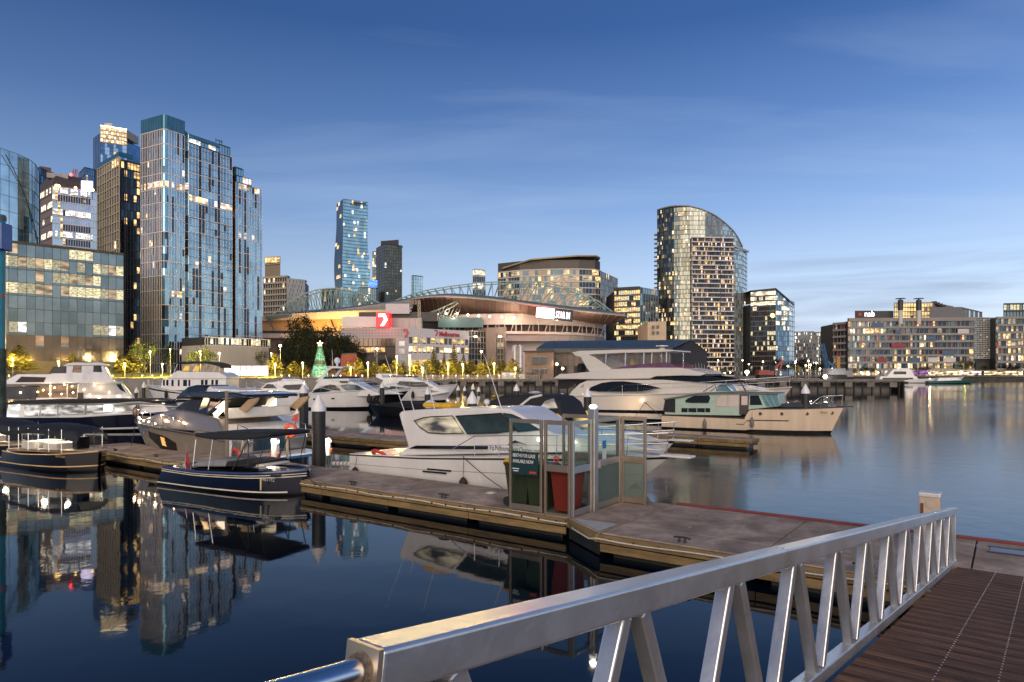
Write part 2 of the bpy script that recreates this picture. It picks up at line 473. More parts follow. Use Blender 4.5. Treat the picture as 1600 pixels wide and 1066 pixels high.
# gull droppings and rope coils
dm = M('dropping_white', (.5, .49, .46), .8, var=.2)
for root, a0, a1, b0, b1, n_ in ((main, -33, -10.2, 13.6, 15.6, 70), (plat, -6.7, 6, 12.8, 16.2, 50)):
    q = MB()
    for _ in range(n_):
        c_ = dk(random.uniform(a0, a1), random.uniform(b0, b1), .5045); r_ = random.choice((.012, .015, .02, .035)); k_ = 7; el = random.uniform(1, 2.2); t0 = random.random() * 6
        q.add([c_ + UA * math.cos(t0) * 0 + Vector((math.cos(j * 6.283 / k_ + t0) * r_ * el * random.uniform(.6, 1.2), math.sin(j * 6.283 / k_ + t0) * r_ * random.uniform(.6, 1.2), random.uniform(0, .001))) for j in range(k_)], [tuple(range(k_))])
    tag(q.build('droppings', dm, root), kind='stuff')
for nm_, c_, r_ in (('pale rope coil lying near the bow of the blue launch', dk(-20.6, 13.95, .515), .17), ('pale rope coil lying on the pontoon left of the green bin', dk(-11.6, 14.9, .515), .15)):
    q = MB(); q.tube([c_ + Vector((math.cos(k * .42) * (r_ - .0016 * k), math.sin(k * .42) * (r_ - .0016 * k), .004 + .012 * (k // 15 % 2))) for k in range(64)], .012, 5); tag(q.build('rope_coil', rope_m, smooth=60), nm_, 'rope')
# white water hose along the near edge
pts = []
for i in range(60):
    a = -33 + i * (25.0 / 59)
    pts.append(dk(a, 13.37 + .012 * math.sin(i * 1.7), .415 - .02 * math.sin(i * .9) - .02))
pts += [dk(-7.9, 13.1, .36), dk(-7.2, 12.62, .33)] + [dk(-6.9 + i * .5, 12.47, .40 - .02 * math.sin(i)) for i in range(16)]
q = MB(); q.tube(pts, .018, 6)
tag(q.build('water_hose', rope_m, smooth=60), 'white water hose running along the timber edge of the pontoon', 'hose')

# steel grating hatch at the gangway foot
hm = M('galvanised_plate', (.36, .36, .36), .45, .6, var=.15)
t = thing('deck_hatch', 'pale metal hatch plate set in the concrete beyond the gangway foot', 'hatch', dk(.55, 15.0, .505))
c0 = G(1575, 866, .5)
MB().box(c0 + Vector((.35, 0, .006)), (1.1, .42, .012), URZ).build('plate', hm, t)
q = MB()
for s in (-1, 1): q.beam(c0 + Vector((.35, 0, .01)) + VA * .24 * s - UA * .6, c0 + Vector((.35, 0, .01)) + VA * .24 * s + UA * .6, .05, .02)
q.build('frame', M('dark_steel', (.08, .08, .08), .5, .7), t)

# ------------------------------------------------------------------ gangway
P0 = Vector((7.76, 12.0, .46)); DV = Vector((.783, 1.0, -.163)); DH = Vector((.783, 1, 0)).normalized(); RT = Vector((DH.y, -DH.x, 0))
DU = DV.normalized(); NU = Vector((0, 0, 1)) - DU * DU.z; NU.normalize()
PIT = Matrix((DU, DU.cross(RT) if False else RT.cross(DU).cross(DU) * -1, NU)).transposed()
gw = thing('gangway', 'aluminium gangway sloping down to the pontoon, truss rail and brown timber deck', 'gangway', P0, 0)
SL = 10.36
def gp(s, h, r=0.): return P0 - DV * s + Vector((0, 0, h)) + RT * r
def gbar(mb, p, q, w, h): return mb.beam(p, q, w, h, up=NU)
q = MB(); gbar(q, gp(-.05, .945), gp(SL, .945), .115, .115)
q.build('top_rail', alu, gw, bevel=.012, seg=3)
q = MB(); gbar(q, gp(-.05, .04), gp(15, .04), .10, .09); q.build('bottom_rail', alu, gw, bevel=.008)
ap = [.55 + .0, 1.12, 1.85] ; ap = [8.46 - .865 * k for k in range(-4, 10)]
for s0 in ap:
    if s0 < .3: continue
    for sg in (-1, 1):
        sb = s0 + sg * .36
        if sb > 14.9 or s0 > SL - .15: continue
        q = MB(); q.beam(gp(s0 + sg * .055, .89), gp(sb, .08), .07, .075, up=RT)
        q.build('brace', alu, gw, bevel=.008)
q = MB(); q.beam(gp(.02, .89), gp(.0, .05), .07, .07, up=RT); q.build('end_post', alu, gw, bevel=.008)
q = MB(); q.beam(gp(SL - .0, .945), gp(SL + .012, .945), .117, .117, up=NU); q.build('end_cap', M('anodised_cap', (.62, .52, .40), .4, .9), gw)
e = gp(SL, .945)
wl = MB(); wl.torus(e + DV * -.012, .036, .009, M4=Matrix((RT, DU, NU)).transposed(), n=20, m=6); wl.build('weld_bead', M('weld', (.42, .34, .26), .5, 1., var=.5, scale=60, bump=1.), gw)
q = MB(); q.tube([e, e - DV * .12 + Vector((0, 0, -.004)), e - DV * .8 + Vector((0, 0, -.012)), e - DV * 1.5], .031, 16); q.build('handrail_pipe', steel, gw, smooth=60)
boards = MB()
wood = M('brown_decking', (.13, .070, .042), .8, var=.45, scale=1.4, bump=.5, stretch=(1.2, 1.2, 6), spec=.2)
sb = .02; k = 0
while sb < 13.2:
    wdt = .083
    c = gp(sb + wdt / 2, -.015, 1.08)
    jz = random.uniform(-.002, .002)
    boards.beam(c - RT * 1.0 + Vector((0, 0, jz)), c + RT * 1.0 + Vector((0, 0, jz)), wdt * 1.27 - .008, .03, k=k % 3, up=NU)
    sb += wdt; k += 1
boards.build('deck_boards', [wood, M('brown_decking_b', (.10, .052, .031), .8, var=.45, scale=1.7, bump=.5, stretch=(1.2, 1.2, 6), spec=.2), M('brown_decking_c', (.16, .088, .054), .8, var=.4, scale=1.5, bump=.5, stretch=(1.2, 1.2, 6), spec=.2)], gw, bevel=.004)
scr = MB(); sb = .06
while sb < 12:
    for r in (.62, 1.0):
        p = gp(sb, 0.0, r); scr.cyl(p, p + NU * .0035, .0075, n=6)
    sb += .083
tag(scr.build('screw_row', M('screw', (.62, .6, .56), .4, .8), gw), kind='stuff')
st = MB()
for r in (.1, 1.08, 2.0): st.beam(gp(.1, -.12, r), gp(14, -.12, r), .08, .15, up=NU)
st.build('bearer', M('dark_alu', (.2, .2, .2), .5, .9), gw)

# service pedestal behind the gangway rail
c = Vector((8.08, 13.2, .5))
t = thing('service_pedestal', 'square beige service pedestal with pale cap standing behind the gangway rail', 'pedestal', c, URZ)
MB().box(c + Vector((0, 0, .47)), (.34, .30, .94), URZ).build('body', M('beige_steel', (.52, .40, .29), .5, var=.2, scale=3), t, bevel=.01)
MB().box(c + Vector((0, 0, .985)), (.37, .33, .09), URZ).build('cap', M('cap_grey', (.6, .6, .6), .4, .3), t, bevel=.02)
MB().box(c - VA * .155 + Vector((0, 0, .80)), (.10, .012, .12), URZ).build('meter_label', M('label_white', (.5, .46, .42), .5), t)
MB().box(c - VA * .155 - UA * .12 + Vector((0, 0, .62)), (.05, .03, .4), URZ).build('cable_cover', M('rust_brown', (.14, .06, .04), .7), t)

# ------------------------------------------------------------------ security gate of glass panels on the pontoon
fram = M('bronze_aluminium', (.33, .26, .19), .38, .75, var=.12, scale=3)
framc = M('clear_aluminium', (.45, .43, .40), .35, .9, var=.1, scale=3)
gl_clear = pane_glass('clear_pane', (.93, .97, .95), .0); gl_frost = pane_glass('frosted_pane', (.62, .70, .66), .02, .25, .28)
C1 = dk(-8.18, 13.5); zt = 2.72
gt = thing('security_gate', 'glass and aluminium marina gate enclosure with winged side panels on the pontoon', 'gate', C1, URZ)

def panel(p, q, z0, z1, mid, name='glass_panel', mf=fram, frost=True):
    p, q = Vector(p), Vector(q); d = (q - p).normalized(); w_ = .062
    up = Vector((0, 0, 1)); f = MB()
    zb = z0 + .06
    for e_ in (p + d * w_ / 2, q - d * w_ / 2): f.beam(Vector((e_.x, e_.y, z0)), Vector((e_.x, e_.y, z1)), .07, w_, up=d)
    for zz, hh in ((z1 - .05, .10), (zb + .03, .14)) + (((mid, .16),) if mid else ()):
        f.beam(Vector((p.x, p.y, zz)) + d * w_, Vector((q.x, q.y, zz)) - d * w_, .06, hh)
    o = f.build('panel_frame', mf, gt, bevel=.006)
    n = d.cross(up)
    lo = (zb + .1, (mid - .08) if mid else z1 - .1)
    segs = [(lo[0], lo[1], gl_frost if (mid and frost) else gl_clear)] + ([(mid + .08, z1 - .1, gl_clear)] if mid else [])
    for z_0, z_1, mt in segs:
        a_, b_ = p + d * w_, q - d * w_
        g = MB(); g.prism([(a_.x, a_.y, z_0), (b_.x, b_.y, z_0), (b_.x, b_.y, z_1), (a_.x, a_.y, z_1)], n * .008)
        g.build('pane', mt, o)
    return o
za = .5
pL, pM_ = dk(-9.92, 13.5), dk(-8.92, 13.5)
panel(pL, dk(-8.96, 13.5), za, zt, None)
panel(dk(-8.90, 13.5), C1, za - .1, zt, 1.60, frost=False)
pc = dk(-8.14, 14.42)
panel(dk(-8.14, 13.5), dk(-8.14, 14.36), za, zt, 1.58, mf=framc, frost=False)
panel(dk(-8.14, 14.58), dk(-8.14, 15.86), za, zt, 1.62, 'gate_door', framc)
panel(dk(-8.1, 15.9), dk(-7.42, 15.9), za, zt, 1.62)
panel(dk(-9.9, 15.92), dk(-8.2, 15.92), za, zt, 1.62)
post = MB(); post.box(dk(-8.14, 14.47, .5 + 1.235), (.19, .19, 2.47), URZ); post.build('gate_post', framc, gt, bevel=.01)
MB().box(dk(-8.245, 14.44, 1.55), (.02, .1, .3), URZ).build('keypad', M('keypad_dark', (.03, .03, .035), .4), gt)
MB().box(dk(-8.03, 14.60, 1.62), (.02, .10, .18), URZ).build('lock_plate', M('lock_red', (.45, .33, .30), .4), gt)
q = MB(); q.ball(dk(-8.14, 14.47, 3.02), .10, sz=.55); q.build('top_lamp', E('gate_lamp', (1, .95, .85), 3), gt, smooth=60)
lamp('gate_light', dk(-8.14, 14.47, 3.18), (1, .85, .65), 12, .08, gt)
# berth board
tl = MB(); nrm = -VA
bo = dk(-9.82, 13.455, 1.62)
sg = MB(); sg.box(dk(-9.44, 13.452, 1.66), (.78, .012, .56), URZ)
sb_ = sg.build('sign_board', M('dark_green_board', (.008, .035, .038), .4), gt)
wt = M('white_lettering', (.8, .8, .78), .5)
lettering('lettering', 'BERTHS FOR LEASE', .118, wt, sb_, dk(-9.79, 13.440, 1.80), UA, .002, squash=.66)
lettering('lettering', 'AVAILABLE NOW', .118, wt, sb_, dk(-9.79, 13.440, 1.66), UA, .002, squash=.66)
lettering('lettering', 'MARINA OFFICE', .05, wt, sb_, dk(-9.80, 13.440, 1.51), UA, .002, squash=.6) if False else None
for i in range(2): MB().box(dk(-9.70, 13.442, 1.515 - .055 * i), (.2 - .05 * i, .004, .02), URZ).build('small_print', wt, sb_)
MB().box(dk(-9.2, 13.442, 1.45), (.2, .004, .05), URZ).build('small_mark', M('sign_red', (.5, .05, .03), .4), sb_)
MB().box(dk(-8.175, 15.1, 2.05), (.006, .2, .2), URZ).build('blue_sticker', M('sticker_blue', (.02, .22, .5), .4), gt)
stk = MB(); stk.box(dk(-8.175, 15.1, 1.74), (.006, .2, .3), URZ); so_ = stk.build('warning_sticker', M('sticker_white', (.75, .72, .7), .5), gt)
MB().box(dk(-8.181, 15.1, 1.86), (.006, .19, .05), URZ).build('red_header', M('sticker_red', (.5, .05, .04), .4), so_)
q = MB(); q.torus(dk(-8.55, 13.46, 1.82), .06, .02, n=16, m=6, M4=Matrix.Rotation(URZ, 3, 'Z')); q.build('round_sign', red_p, gt, smooth=60)

# wheelie bins inside the gate
def wheelie(label, loc, rz, bodym, lidm, sc=1.):
    t = thing('wheelie_bin', label, 'bin', loc, rz, 'wheelie bins at the marina gate')
    b_ = MB(); b_.loft([[Vector((sx * w_, sy * d_, z)) for sx, sy in ((-1, -1), (1, -1), (1, 1), (-1, 1))] for w_, d_, z in ((.21, .24, .06), (.27, .33, .92), (.29, .35, .93), (.29, .35, .98))], caps=True)
    b_.build('body', bodym, t, bevel=.02, world=False)
    l_ = MB(); l_.loft([[Vector((sx * w_, sy * d_ - .02, z)) for sx, sy in ((-1, -1), (1, -1), (1, 1), (-1, 1))] for w_, d_, z in ((.30, .37, .985), (.31, .38, 1.02), (.26, .30, 1.08))], caps=True)
    l_.build('lid', lidm, t, bevel=.02, world=False)
    for s_ in (-1, 1): MB().cyl((s_ * .20, .27, .1), (s_ * .27, .27, .1), .10, n=16).build('wheel', rubber, t, world=False)
    MB().cyl((-.2, .4, .95), (.2, .4, .95), .02).build('handle', rubber, t, world=False)
    t.scale = (sc, sc, sc)
    return t
olive = M('olive_plastic', (.035, .042, .018), .5, var=.1); redpl = M('red_plastic', (.20, .02, .012), .5, var=.1); yel = M('yellow_plastic', (.6, .36, .02), .4, var=.1)
wheelie('olive wheelie bin with yellow lid sticking out beside the berth sign', dk(-9.95, 14.1), URZ + 1.57, olive, yel, 1.1)
wheelie('olive wheelie bin right behind the berth lease sign', dk(-9.25, 13.95), URZ, olive, M('olive_lid', (.05, .06, .03), .45), 1.05)
wheelie('red wheelie bin in the corner of the glass gate', dk(-8.55, 13.98), URZ, redpl, redpl, 1.02)
# ------------------------------------------------------------------ boats
def lerp_tab(tab, t):
    for (a, va), (b, vb) in zip(tab, tab[1:]):
        if t <= b: return va + (vb - va) * max(0, (t - a)) / (b - a)
    return tab[-1][1]


class Boat:
    def __init__(s, name, label, A, B, beam, cat='boat', group=None):
        A, B = Vector(A), Vector(B); A.z = B.z = 0
        s.L = (B - A).length; s.X = (B - A).normalized(); s.Y = Vector((-s.X.y, s.X.x, 0)); s.c = (A + B) / 2
        s.t = thing(name, label, cat, s.c, math.atan2(s.X.y, s.X.x), group); s.beam = beam
        s.near = 1 if (Vector((0, 0, 0)) - s.c).dot(s.Y) > 0 else -1

    def px(s, x, y, off):
        d = Vector(((x - CX) / F, 1, (HY - y) / F)); o = Vector((0, 0, H))
        k = (s.near * off - (o - s.c).dot(s.Y)) / d.dot(s.Y); p = o + d * k
        return ((p - s.c).dot(s.X), p.z)

    def w(s, x, y, z): return s.c + s.X * x + s.Y * y + Vector((0, 0, z))

    def hull(s, sheer, stem=.6, rake=0., full=.86, p=2.3, mat=None, bottom=None, deck=None, flare=.38, n=26, draft=.35, tq=1., wbow=.02):
        """sheer: table of (t, height) from stern to bow"""
        L, B = s.L, s.beam
        def half(t):
            if t < .5: return B / 2 * (full + (1 - full) * math.sin(t / .5 * math.pi / 2))
            u = (t - .5) / .5
            return max(wbow, B / 2 * (1 - u ** p) ** tq)
        def P(t, h):
            zs = lerp_tab(sheer, t)
            f0 = .93 - flare * t * t
            if h < 0: yy = half(t) * f0 * (1 + h * .75); z = draft * h
            else: yy = half(t) * (f0 + (1 - f0) * h ** .8); z = zs * h
            x = -L / 2 + L * t - stem * (1 - h) * t ** 5 - rake * (1 - h) * (1 - t) ** 6
            return (x, yy, z)
        s.P, s.half, s.sheer = P, half, sheer
        lev = [-1, -.5, -.02, .12, .3, .5, .7, .86, 1]
        q = MB(); rings = []
        for i in range(n + 1):
            t = i / n
            near = [P(t, h) for h in reversed(lev)]
            ring = [(x, y, z) for x, y, z in near] + [(x, -y, z) for x, y, z in reversed(near)]
            rings.append([Vector(v) for v in ring])
        q.loft(rings, False, 0)
        nl = len(lev)
        for f_i, f in enumerate(q.f):
            j = f[0] % (2 * nl)
            if nl - 4 <= j <= nl + 2: q.m[f_i] = 1
        q.add(rings[0], [tuple(range(len(rings[0])))], 0)
        o = q.build('hull', [mat or white, bottom or blackgel], s.t, smooth=50, world=False)
        dq = MB(); r = []
        for i in range(n + 1):
            x, y, z = P(i / n, 1); r.append([Vector((x, yy, z - .03 + .03 * (1 - abs(k)))) for k, yy in ((-1, -y + .01), (-.5, -y * .5), (0, 0), (.5, y * .5), (1, y - .01))])
        dq.loft(r, False); dq.build('deck', deck or white, s.t, smooth=40, world=False)
        return o

    def strip(s, name, h0, h1, mat, out=.008, t0=0., t1=1., n=26):
        q = MB()
        for sg in (1, -1):
            rings = []
            for i in range(n + 1):
                t = t0 + (t1 - t0) * i / n
                a = s.P(t, h0); b_ = s.P(t, h1)
                rings.append([Vector((a[0], sg * (a[1] + out), a[2])), Vector((b_[0], sg * (b_[1] + out), b_[2])), Vector((b_[0], sg * (b_[1] - .02), b_[2])), Vector((a[0], sg * (a[1] - .02), a[2]))])
            q.loft(rings, True)
        return q.build(name, mat, s.t, smooth=40, world=False)

    def rub(s, name, h, r, mat, t0=0., t1=1., n=26, dz=0.):
        q = MB()
        for sg in (1, -1):
            q.tube([Vector((x, sg * y, z + dz)) for x, y, z in (s.P(t0 + (t1 - t0) * i / n, h) for i in range(n + 1))], r, 6)
        return q.build(name, mat, s.t, smooth=60, world=False)

    def rail(s, t0, t1, ht, n=7, mat=None, r=.014, inset=.08, mid=True, close=True):
        q = MB(); pts = {1: [], -1: []}
        for sg in (1, -1):
            for i in range(n * 3 + 1):
                t = t0 + (t1 - t0) * i / (n * 3)
                x, y, z = s.P(t, 1); yy = sg * max(.0, y - inset)
                e = min(1, i / 3, 1) if i < 3 else 1
                pts[sg].append(Vector((x + .12 * (t - .5), yy, z + ht * (.35 + .65 * e))))
                if i % 3 == 0 and i: q.cyl((x, yy, z - .02), pts[sg][-1], r * .8, n=6)
            q.tube(pts[sg], r)
            if mid: q.tube([Vector((p.x, p.y, p.z - ht * .45)) for p in pts[sg][3:]], r * .6)
        if close: q.tube([pts[1][-1], pts[1][-1] + Vector((.1, -pts[1][-1].y, .0)), pts[-1][-1]], r)
        return q.build('rail', mat or steel, s.t, smooth=60, world=False)

    def wf(s, wb, wt, z0, z1, x0=None, x1=None, w1=None):
        def f(x, z):
            v = wb + (wt - wb) * min(1, max(0, (z - z0) / max(.01, z1 - z0)))
            if x0 is not None: v *= 1 + (w1 - 1) * min(1, max(0, (x - x0) / (x1 - x0))) ** 1.6
            return max(.03, v)
        return f

    def loc(s, pts, off): return [s.px(x, y, off) for x, y in pts]

    def house(s, name, pts, wfun, mat, bevel=.05, smooth=38, seg=3):
        q = MB(); n = len(pts)
        A = [Vector((x, wfun(x, z), z)) for x, z in pts]; B_ = [Vector((x, -wfun(x, z), z)) for x, z in pts]
        q.add(A + B_, [tuple(range(n)), tuple(range(2 * n - 1, n - 1, -1))] + [(i, (i + 1) % n, n + (i + 1) % n, n + i) for i in range(n)])
        return q.build(name, mat, s.t, world=False, bevel=bevel, smooth=smooth, seg=seg)

    def win(s, name, pts, wfun, mat, parent=None, out=.014, both=True, frame=None):
        n = len(pts)
        for sg in ((1, -1) if both else (s.near,)):
            q = MB(); A = [Vector((x, sg * (wfun(x, z) + out), z)) for x, z in pts]; B_ = [Vector((x, sg * (wfun(x, z) - .03), z)) for x, z in pts]
            q.add(A + B_, [tuple(range(n)), tuple(range(2 * n - 1, n - 1, -1))] + [(i, (i + 1) % n, n + (i + 1) % n, n + i) for i in range(n)])
            o = q.build(name, mat, parent or s.t, world=False, smooth=60)
            if frame: q = MB(); q.tube(A + [A[0], A[1]], .02, 5); q.build('window_frame', frame, o, world=False)
        return o

    def hullwin(s, name, t0, t1, bot, top, mat, n=10):
        """a window let into the topside between two stations; bot and top are tables of (u, h)"""
        for sg in (1, -1):
            q = MB(); rings = []
            for i in range(n + 1):
                u = i / n; t = t0 + (t1 - t0) * u; h0, h1 = lerp_tab(bot, u), lerp_tab(top, u); ring = []
                for k in range(5):
                    x, y, z = s.P(t, h0 + (h1 - h0) * k / 4); ring.append(Vector((x, sg * (y + .012), z)))
                rings.append(ring)
            q.loft(rings, False); q.build(name, mat, s.t, world=False)

    def portholes(s, ts, h, r=.07, sx=1.6, mat=None):
        for t in ts:
            for sg in (1, -1):
                q = MB(); x, y, z = s.P(t, h); x2, y2, _ = s.P(t + .01, h)
                d = Vector((x2 - x, sg * (y2 - y), 0)).normalized()
                ring = [Vector((x, sg * (y + .012), z)) + d * (r * sx * math.cos(a)) + Vector((0, 0, r * math.sin(a))) for a in [2 * math.pi * i / 12 for i in range(12)]]
                q.add(ring, [tuple(range(12))]); q.build('porthole', mat or tint, s.t, world=False)

    def box(s, name, c, d, mat, bevel=.02, parent=None):
        q = MB(); q.box(c, d); return q.build(name, mat, parent or s.t, world=False, bevel=bevel)

    def fender(s, t, mat, ln=.5, r=.1, name='fender', h=.55):
        q = MB(); x, y, z = s.P(t, 1); yy = s.near * (s.P(t, .5)[1] + r)
        zc = z * h
        q.lathe((x, yy, zc), [(.02, ln / 2), (r * .6, ln * .38), (r, ln * .15), (r, -ln * .3), (r * .5, -ln / 2), (.01, -ln / 2 - .01)], 10)
        o = q.build(name, mat, s.t, world=False, smooth=60)
        q = MB(); q.cyl((x, yy, zc + ln / 2), (x, s.near * (y - .03), z + .03), .008, n=5); q.build('fender_line', dark_rope, o, world=False)

    def pole(s, p, q_, r, mat, name='antenna'):
        m_ = MB(); m_.cyl(p, q_, r, r * .5, 6); return m_.build(name, mat, s.t, world=False)

    def text(s, name, txt, size, mat, x, z, wfun, squash=1., out=.02):
        xd = s.X * (1 if s.X.dot(Vector((-s.Y.y, s.Y.x, 0)) * 1) or True else 1)
        y = s.near * (wfun(x, z) + out)
        # reading direction runs left to right as seen from the photographer's side
        xd = s.X if s.near < 0 else -s.X
        return lettering(name, txt, size, mat, s.t, s.w(x, y, z), xd, .003, squash=squash)

    def cabin_light(s, x, y, z, e, col=(1, .72, .42), rad=.1): return lamp('cabin_light', s.w(x, y, z), col, e, rad, s.t)


lit_room = E('lit_cabin', (1, .62, .28), 2.2, noise=1.5, lo=.1)
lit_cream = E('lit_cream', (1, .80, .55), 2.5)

# ---- white charter boat alongside the pontoon
b = Boat('charter_boat', 'white sports cruiser with yellow raft on its roof, lying left of the glass gate', dk(-19.0, 17.85), dk(-7.55, 17.85), 3.5)
b.hull([(0, .98), (.3, 1.12), (.6, 1.36), (1, 1.56)], stem=2.0, rake=.15, full=.93, p=2.4, flare=.5)
b.strip('rub_rail', .93, .97, rubber, .015); b.strip('hull_line', .62, .635, M('grey_line', (.25, .24, .24), .5), .004)
z2 = crop(520, 600, 5.33); z3 = crop(740, 620, 5.0)
off = 1.35
hp = b.loc([(622, 712), (638, 697), (617, 648), (620, 643), (640, 641), (700, 638), (760, 637.5), (786, 640), (802, 650), (830, 668), (850, 679), (905, 690), (960, 700), (1005, 710)], off)
zt_ = max(z for x, z in hp)
wf = b.wf(1.42, 1.12, 1.2, zt_, -1.0, 5.0, .22)
b.house('cabin', hp, wf, white, bevel=.07)
b.win('window', b.loc([(643, 658), (656, 653.5), (670, 651.6), (702, 650.4), (722, 677.5), (690, 678), (668, 676.5), (655, 669)], off), wf, E('dim_cabin', (.9, .75, .5), .55, noise=2.2, lo=.02), frame=rubber)
b.win('window', b.loc([(707, 650.8), (745, 648.5), (774, 646.6), (797, 674), (770, 677.3), (728, 678)], off), wf, M('green_tint', (.025, .038, .034), .06, spec=.4, var=.5, scale=2), frame=rubber)
b.win('windscreen', b.loc([(777, 646.8), (790, 649), (803, 655), (832, 673.5), (800, 675.5)], off), wf, M('windscreen_blue', (.02, .055, .08), .06, spec=.4), frame=rubber)
b.win('dark_stripe', b.loc([(640, 701), (651, 696.2), (759, 697.3), (759, 702.8)], off), wf, tint)
wl_ = b.loc([(764, 700.5)], off)[0]
b.text('lettering', 'Vip.Melbourne Boat Charters.com', .215, blackgel, wl_[0] - .02, wl_[1] - .05, wf, .62)
wl_ = b.loc([(788, 707)], off)[0]
b.text('lettering', '9646 3819', .19, blackgel, wl_[0] + .05, wl_[1] - .06, wf, .75)
em = MB(); e0 = b.loc([(786, 697), (797, 689), (801, 691), (815, 697), (803, 693.2), (798, 693.5)], off)
b.win('wave_emblem', e0, wf, blackgel, out=.02)
b.rail(.42, .985, .62, 7, inset=.12)
rz_ = max(z for x, z in hp)
rx = b.loc([(657, 638), (720, 638)], .7)
b.box('life_raft', ((rx[0][0] + rx[1][0]) / 2, b.near * .62, b.px(690, 638.3, 1.12)[1] + .075), (1.25, .6, .15), M('yellow_raft', (.70, .40, .02), .55, var=.15, scale=5), .06)
q = MB(); q.lathe((rx[0][0] - .1, b.near * .1, b.px(650, 640, 1.12)[1]), [(.18, 0), (.22, .1), (.2, .2), (.1, .27), (.01, .29)], 14); q.build('radar_dome', white, b.t, world=False, smooth=60)
q = MB(); q.ball((rx[1][0] + .85, b.near * .4, rz_ + .13), .10); q.cyl((rx[1][0] + .85, b.near * .4, rz_ - .05), (rx[1][0] + .85, b.near * .4, rz_ + .1), .03); q.build('horn', white, b.t, world=False, smooth=60)
for (xa, ya, xb, yb) in ((632, 640, 602, 556), (647, 639, 640, 618), (680, 639, 661, 567), (786, 643, 757, 556)):
    u_ = b.loc([(xa, ya), (xb, yb)], .95); b.pole((u_[0][0], b.near * .95, u_[0][1] - .06), (u_[1][0], b.near * .95, u_[1][1]), .013, white)
for t_ in (.035, .47): b.fender(t_, rubber, .42, .13, h=.34)
q = MB(); p_ = b.loc([(597, 707)], 1.2)[0]; q.torus((p_[0], b.near * 1.3, .98), .27, .065, M4=Matrix.Rotation(.9, 3, 'X')); tag(q.build('lifebuoy', red_p, None, world=False, smooth=60), 'orange lifebuoy lying in the cockpit of the white charter boat', 'lifebuoy').matrix_world = world_of(b.t)
q = MB()
for x0_, z0_ in ((-1.9, .75), (-2.1, .66)): q.beam((x0_, b.near * 1.68, z0_), (x0_ + 1.0, b.near * 1.69, z0_ + .02), .05, .05)
q.build('vent_slot', tint, b.t, world=False)
q = MB(); q.box((2.0, b.near * 1.72, .86), (.3, .03, .1)); q.build('exhaust_port', tint, b.t, world=False)
b.box('bow_platform', (b.L / 2 + .15, 0, 1.55), (.9, .42, .07), white, .03)
for x0_ in (1.95, 3.0): 
    q = MB(); q.ball((x0_, b.near * (wf(x0_, 1.9) + .03), 1.95 - .05 * x0_), .045); q.build('deck_lamp', E('small_lamp', (1, .95, .85), 9), b.t, world=False)
b.cabin_light(-2.2, 0, 2.0, 12)
charter = b

# ---- cruiser with black camper cover behind the charter boat
b = Boat('sports_cruiser', 'white sports cruiser with black camper cover, moored between the charter boat and the big yacht', dk(-18.6, 21.9), dk(-9.1, 21.9), 3.1)
b.hull([(0, .95), (.4, 1.1), (1, 1.6)], stem=1.5, rake=.2, full=.92, p=2.4, flare=.5)
b.strip('rub_rail', .92, .97, rubber, .015)
z4 = crop(800, 500, 5.33)
off = 1.1
hp = b.loc([(800, 690), (812, 660), (850, 655), (900, 672), (960, 680), (1010, 694)], off)
wf = b.wf(1.25, 1.0, 1.0, 2.2, 0, 4.5, .25)
b.house('cabin', hp, wf, white, bevel=.06)
cp = b.loc([(745, 655), (752, 630), (775, 619), (800, 617.5), (836, 617), (857, 620), (868, 630), (875, 655)], off)
wf2 = b.wf(1.2, .75, cp[0][1], max(z for x, z in cp), -2.2, 1.8, .8)
b.house('camper_cover', cp, wf2, canvas, bevel=.10)
b.win('clear_window', b.loc([(838, 640), (845, 627), (857, 623), (866, 638.5)], off), wf2, E('lit_clear_vinyl', (1, .85, .7), .55, noise=2), frame=steel)
b.win('clear_window', b.loc([(802, 650), (806, 636), (822, 632), (833, 636), (829, 652)], off), wf2, M('grey_vinyl', (.16, .16, .17), .12, spec=.8), frame=canvas)
q = MB(); arch = b.loc([(795, 660), (806, 638), (822, 622), (838, 618)], off)
for sg in (1, -1): q.tube([(x, sg * (wf2(x, z) + .03), z) for x, z in arch], .05, 8)
q.build('white_arch', white, b.t, world=False, smooth=60)
b.win('windscreen', b.loc([(826, 668), (845, 652), (872, 645), (890, 660), (880, 668)], off), b.wf(1.2, 1.1, 1, 3), E('lit_windscreen', (1, .62, .2), .8, noise=2.5, lo=.05), frame=rubber)
b.rail(.4, .985, .6, 7, inset=.1)
b.box('bow_platform', (b.L / 2 + .15, 0, 1.58), (.8, .36, .06), white, .03)
q = MB(); a_ = b.loc([(836, 612)], 0)[0]; q.lathe((a_[0], 0, a_[1] - .1), [(.03, -.3), (.03, 0), (.22, .02), (.26, .07), (.1, .12), (.01, .13)], 12); q.build('radar_dome', white, b.t, world=False, smooth=60)

# ---- silver sports cruiser at the left end of the pontoon
b = Boat('sports_cruiser', 'silver sports cruiser with black hardtop and lit cockpit at the left pontoon end', Vector((-9.9, 28.5, 0)), Vector((-18.6, 34.1, 0)), 3.6)
silver = M('silver_gelcoat', (.30, .265, .23), .22, .5, var=.06, coat=.5)
b.hull([(0, 1.05), (.3, 1.35), (.6, 1.5), (1, 1.72)], stem=1.7, rake=-.2, full=.95, p=2.6, flare=.45, mat=silver, deck=silver)
b.strip('rub_rail', .93, .97, steel, .015)
z4 = crop(200, 580, 5.33); Z = lambda L_: [z4(*p) for p in L_]
off = 1.55
hp = b.loc(Z([(120, 405), (200, 365), (335, 318), (480, 335), (640, 372), (735, 400), (790, 470), (810, 520), (400, 485)]), off)
wf = b.wf(1.72, 1.35, 1.4, 2.3, 1.5, 5.4, .25)
b.house('coachroof', hp, wf, silver, bevel=.08)
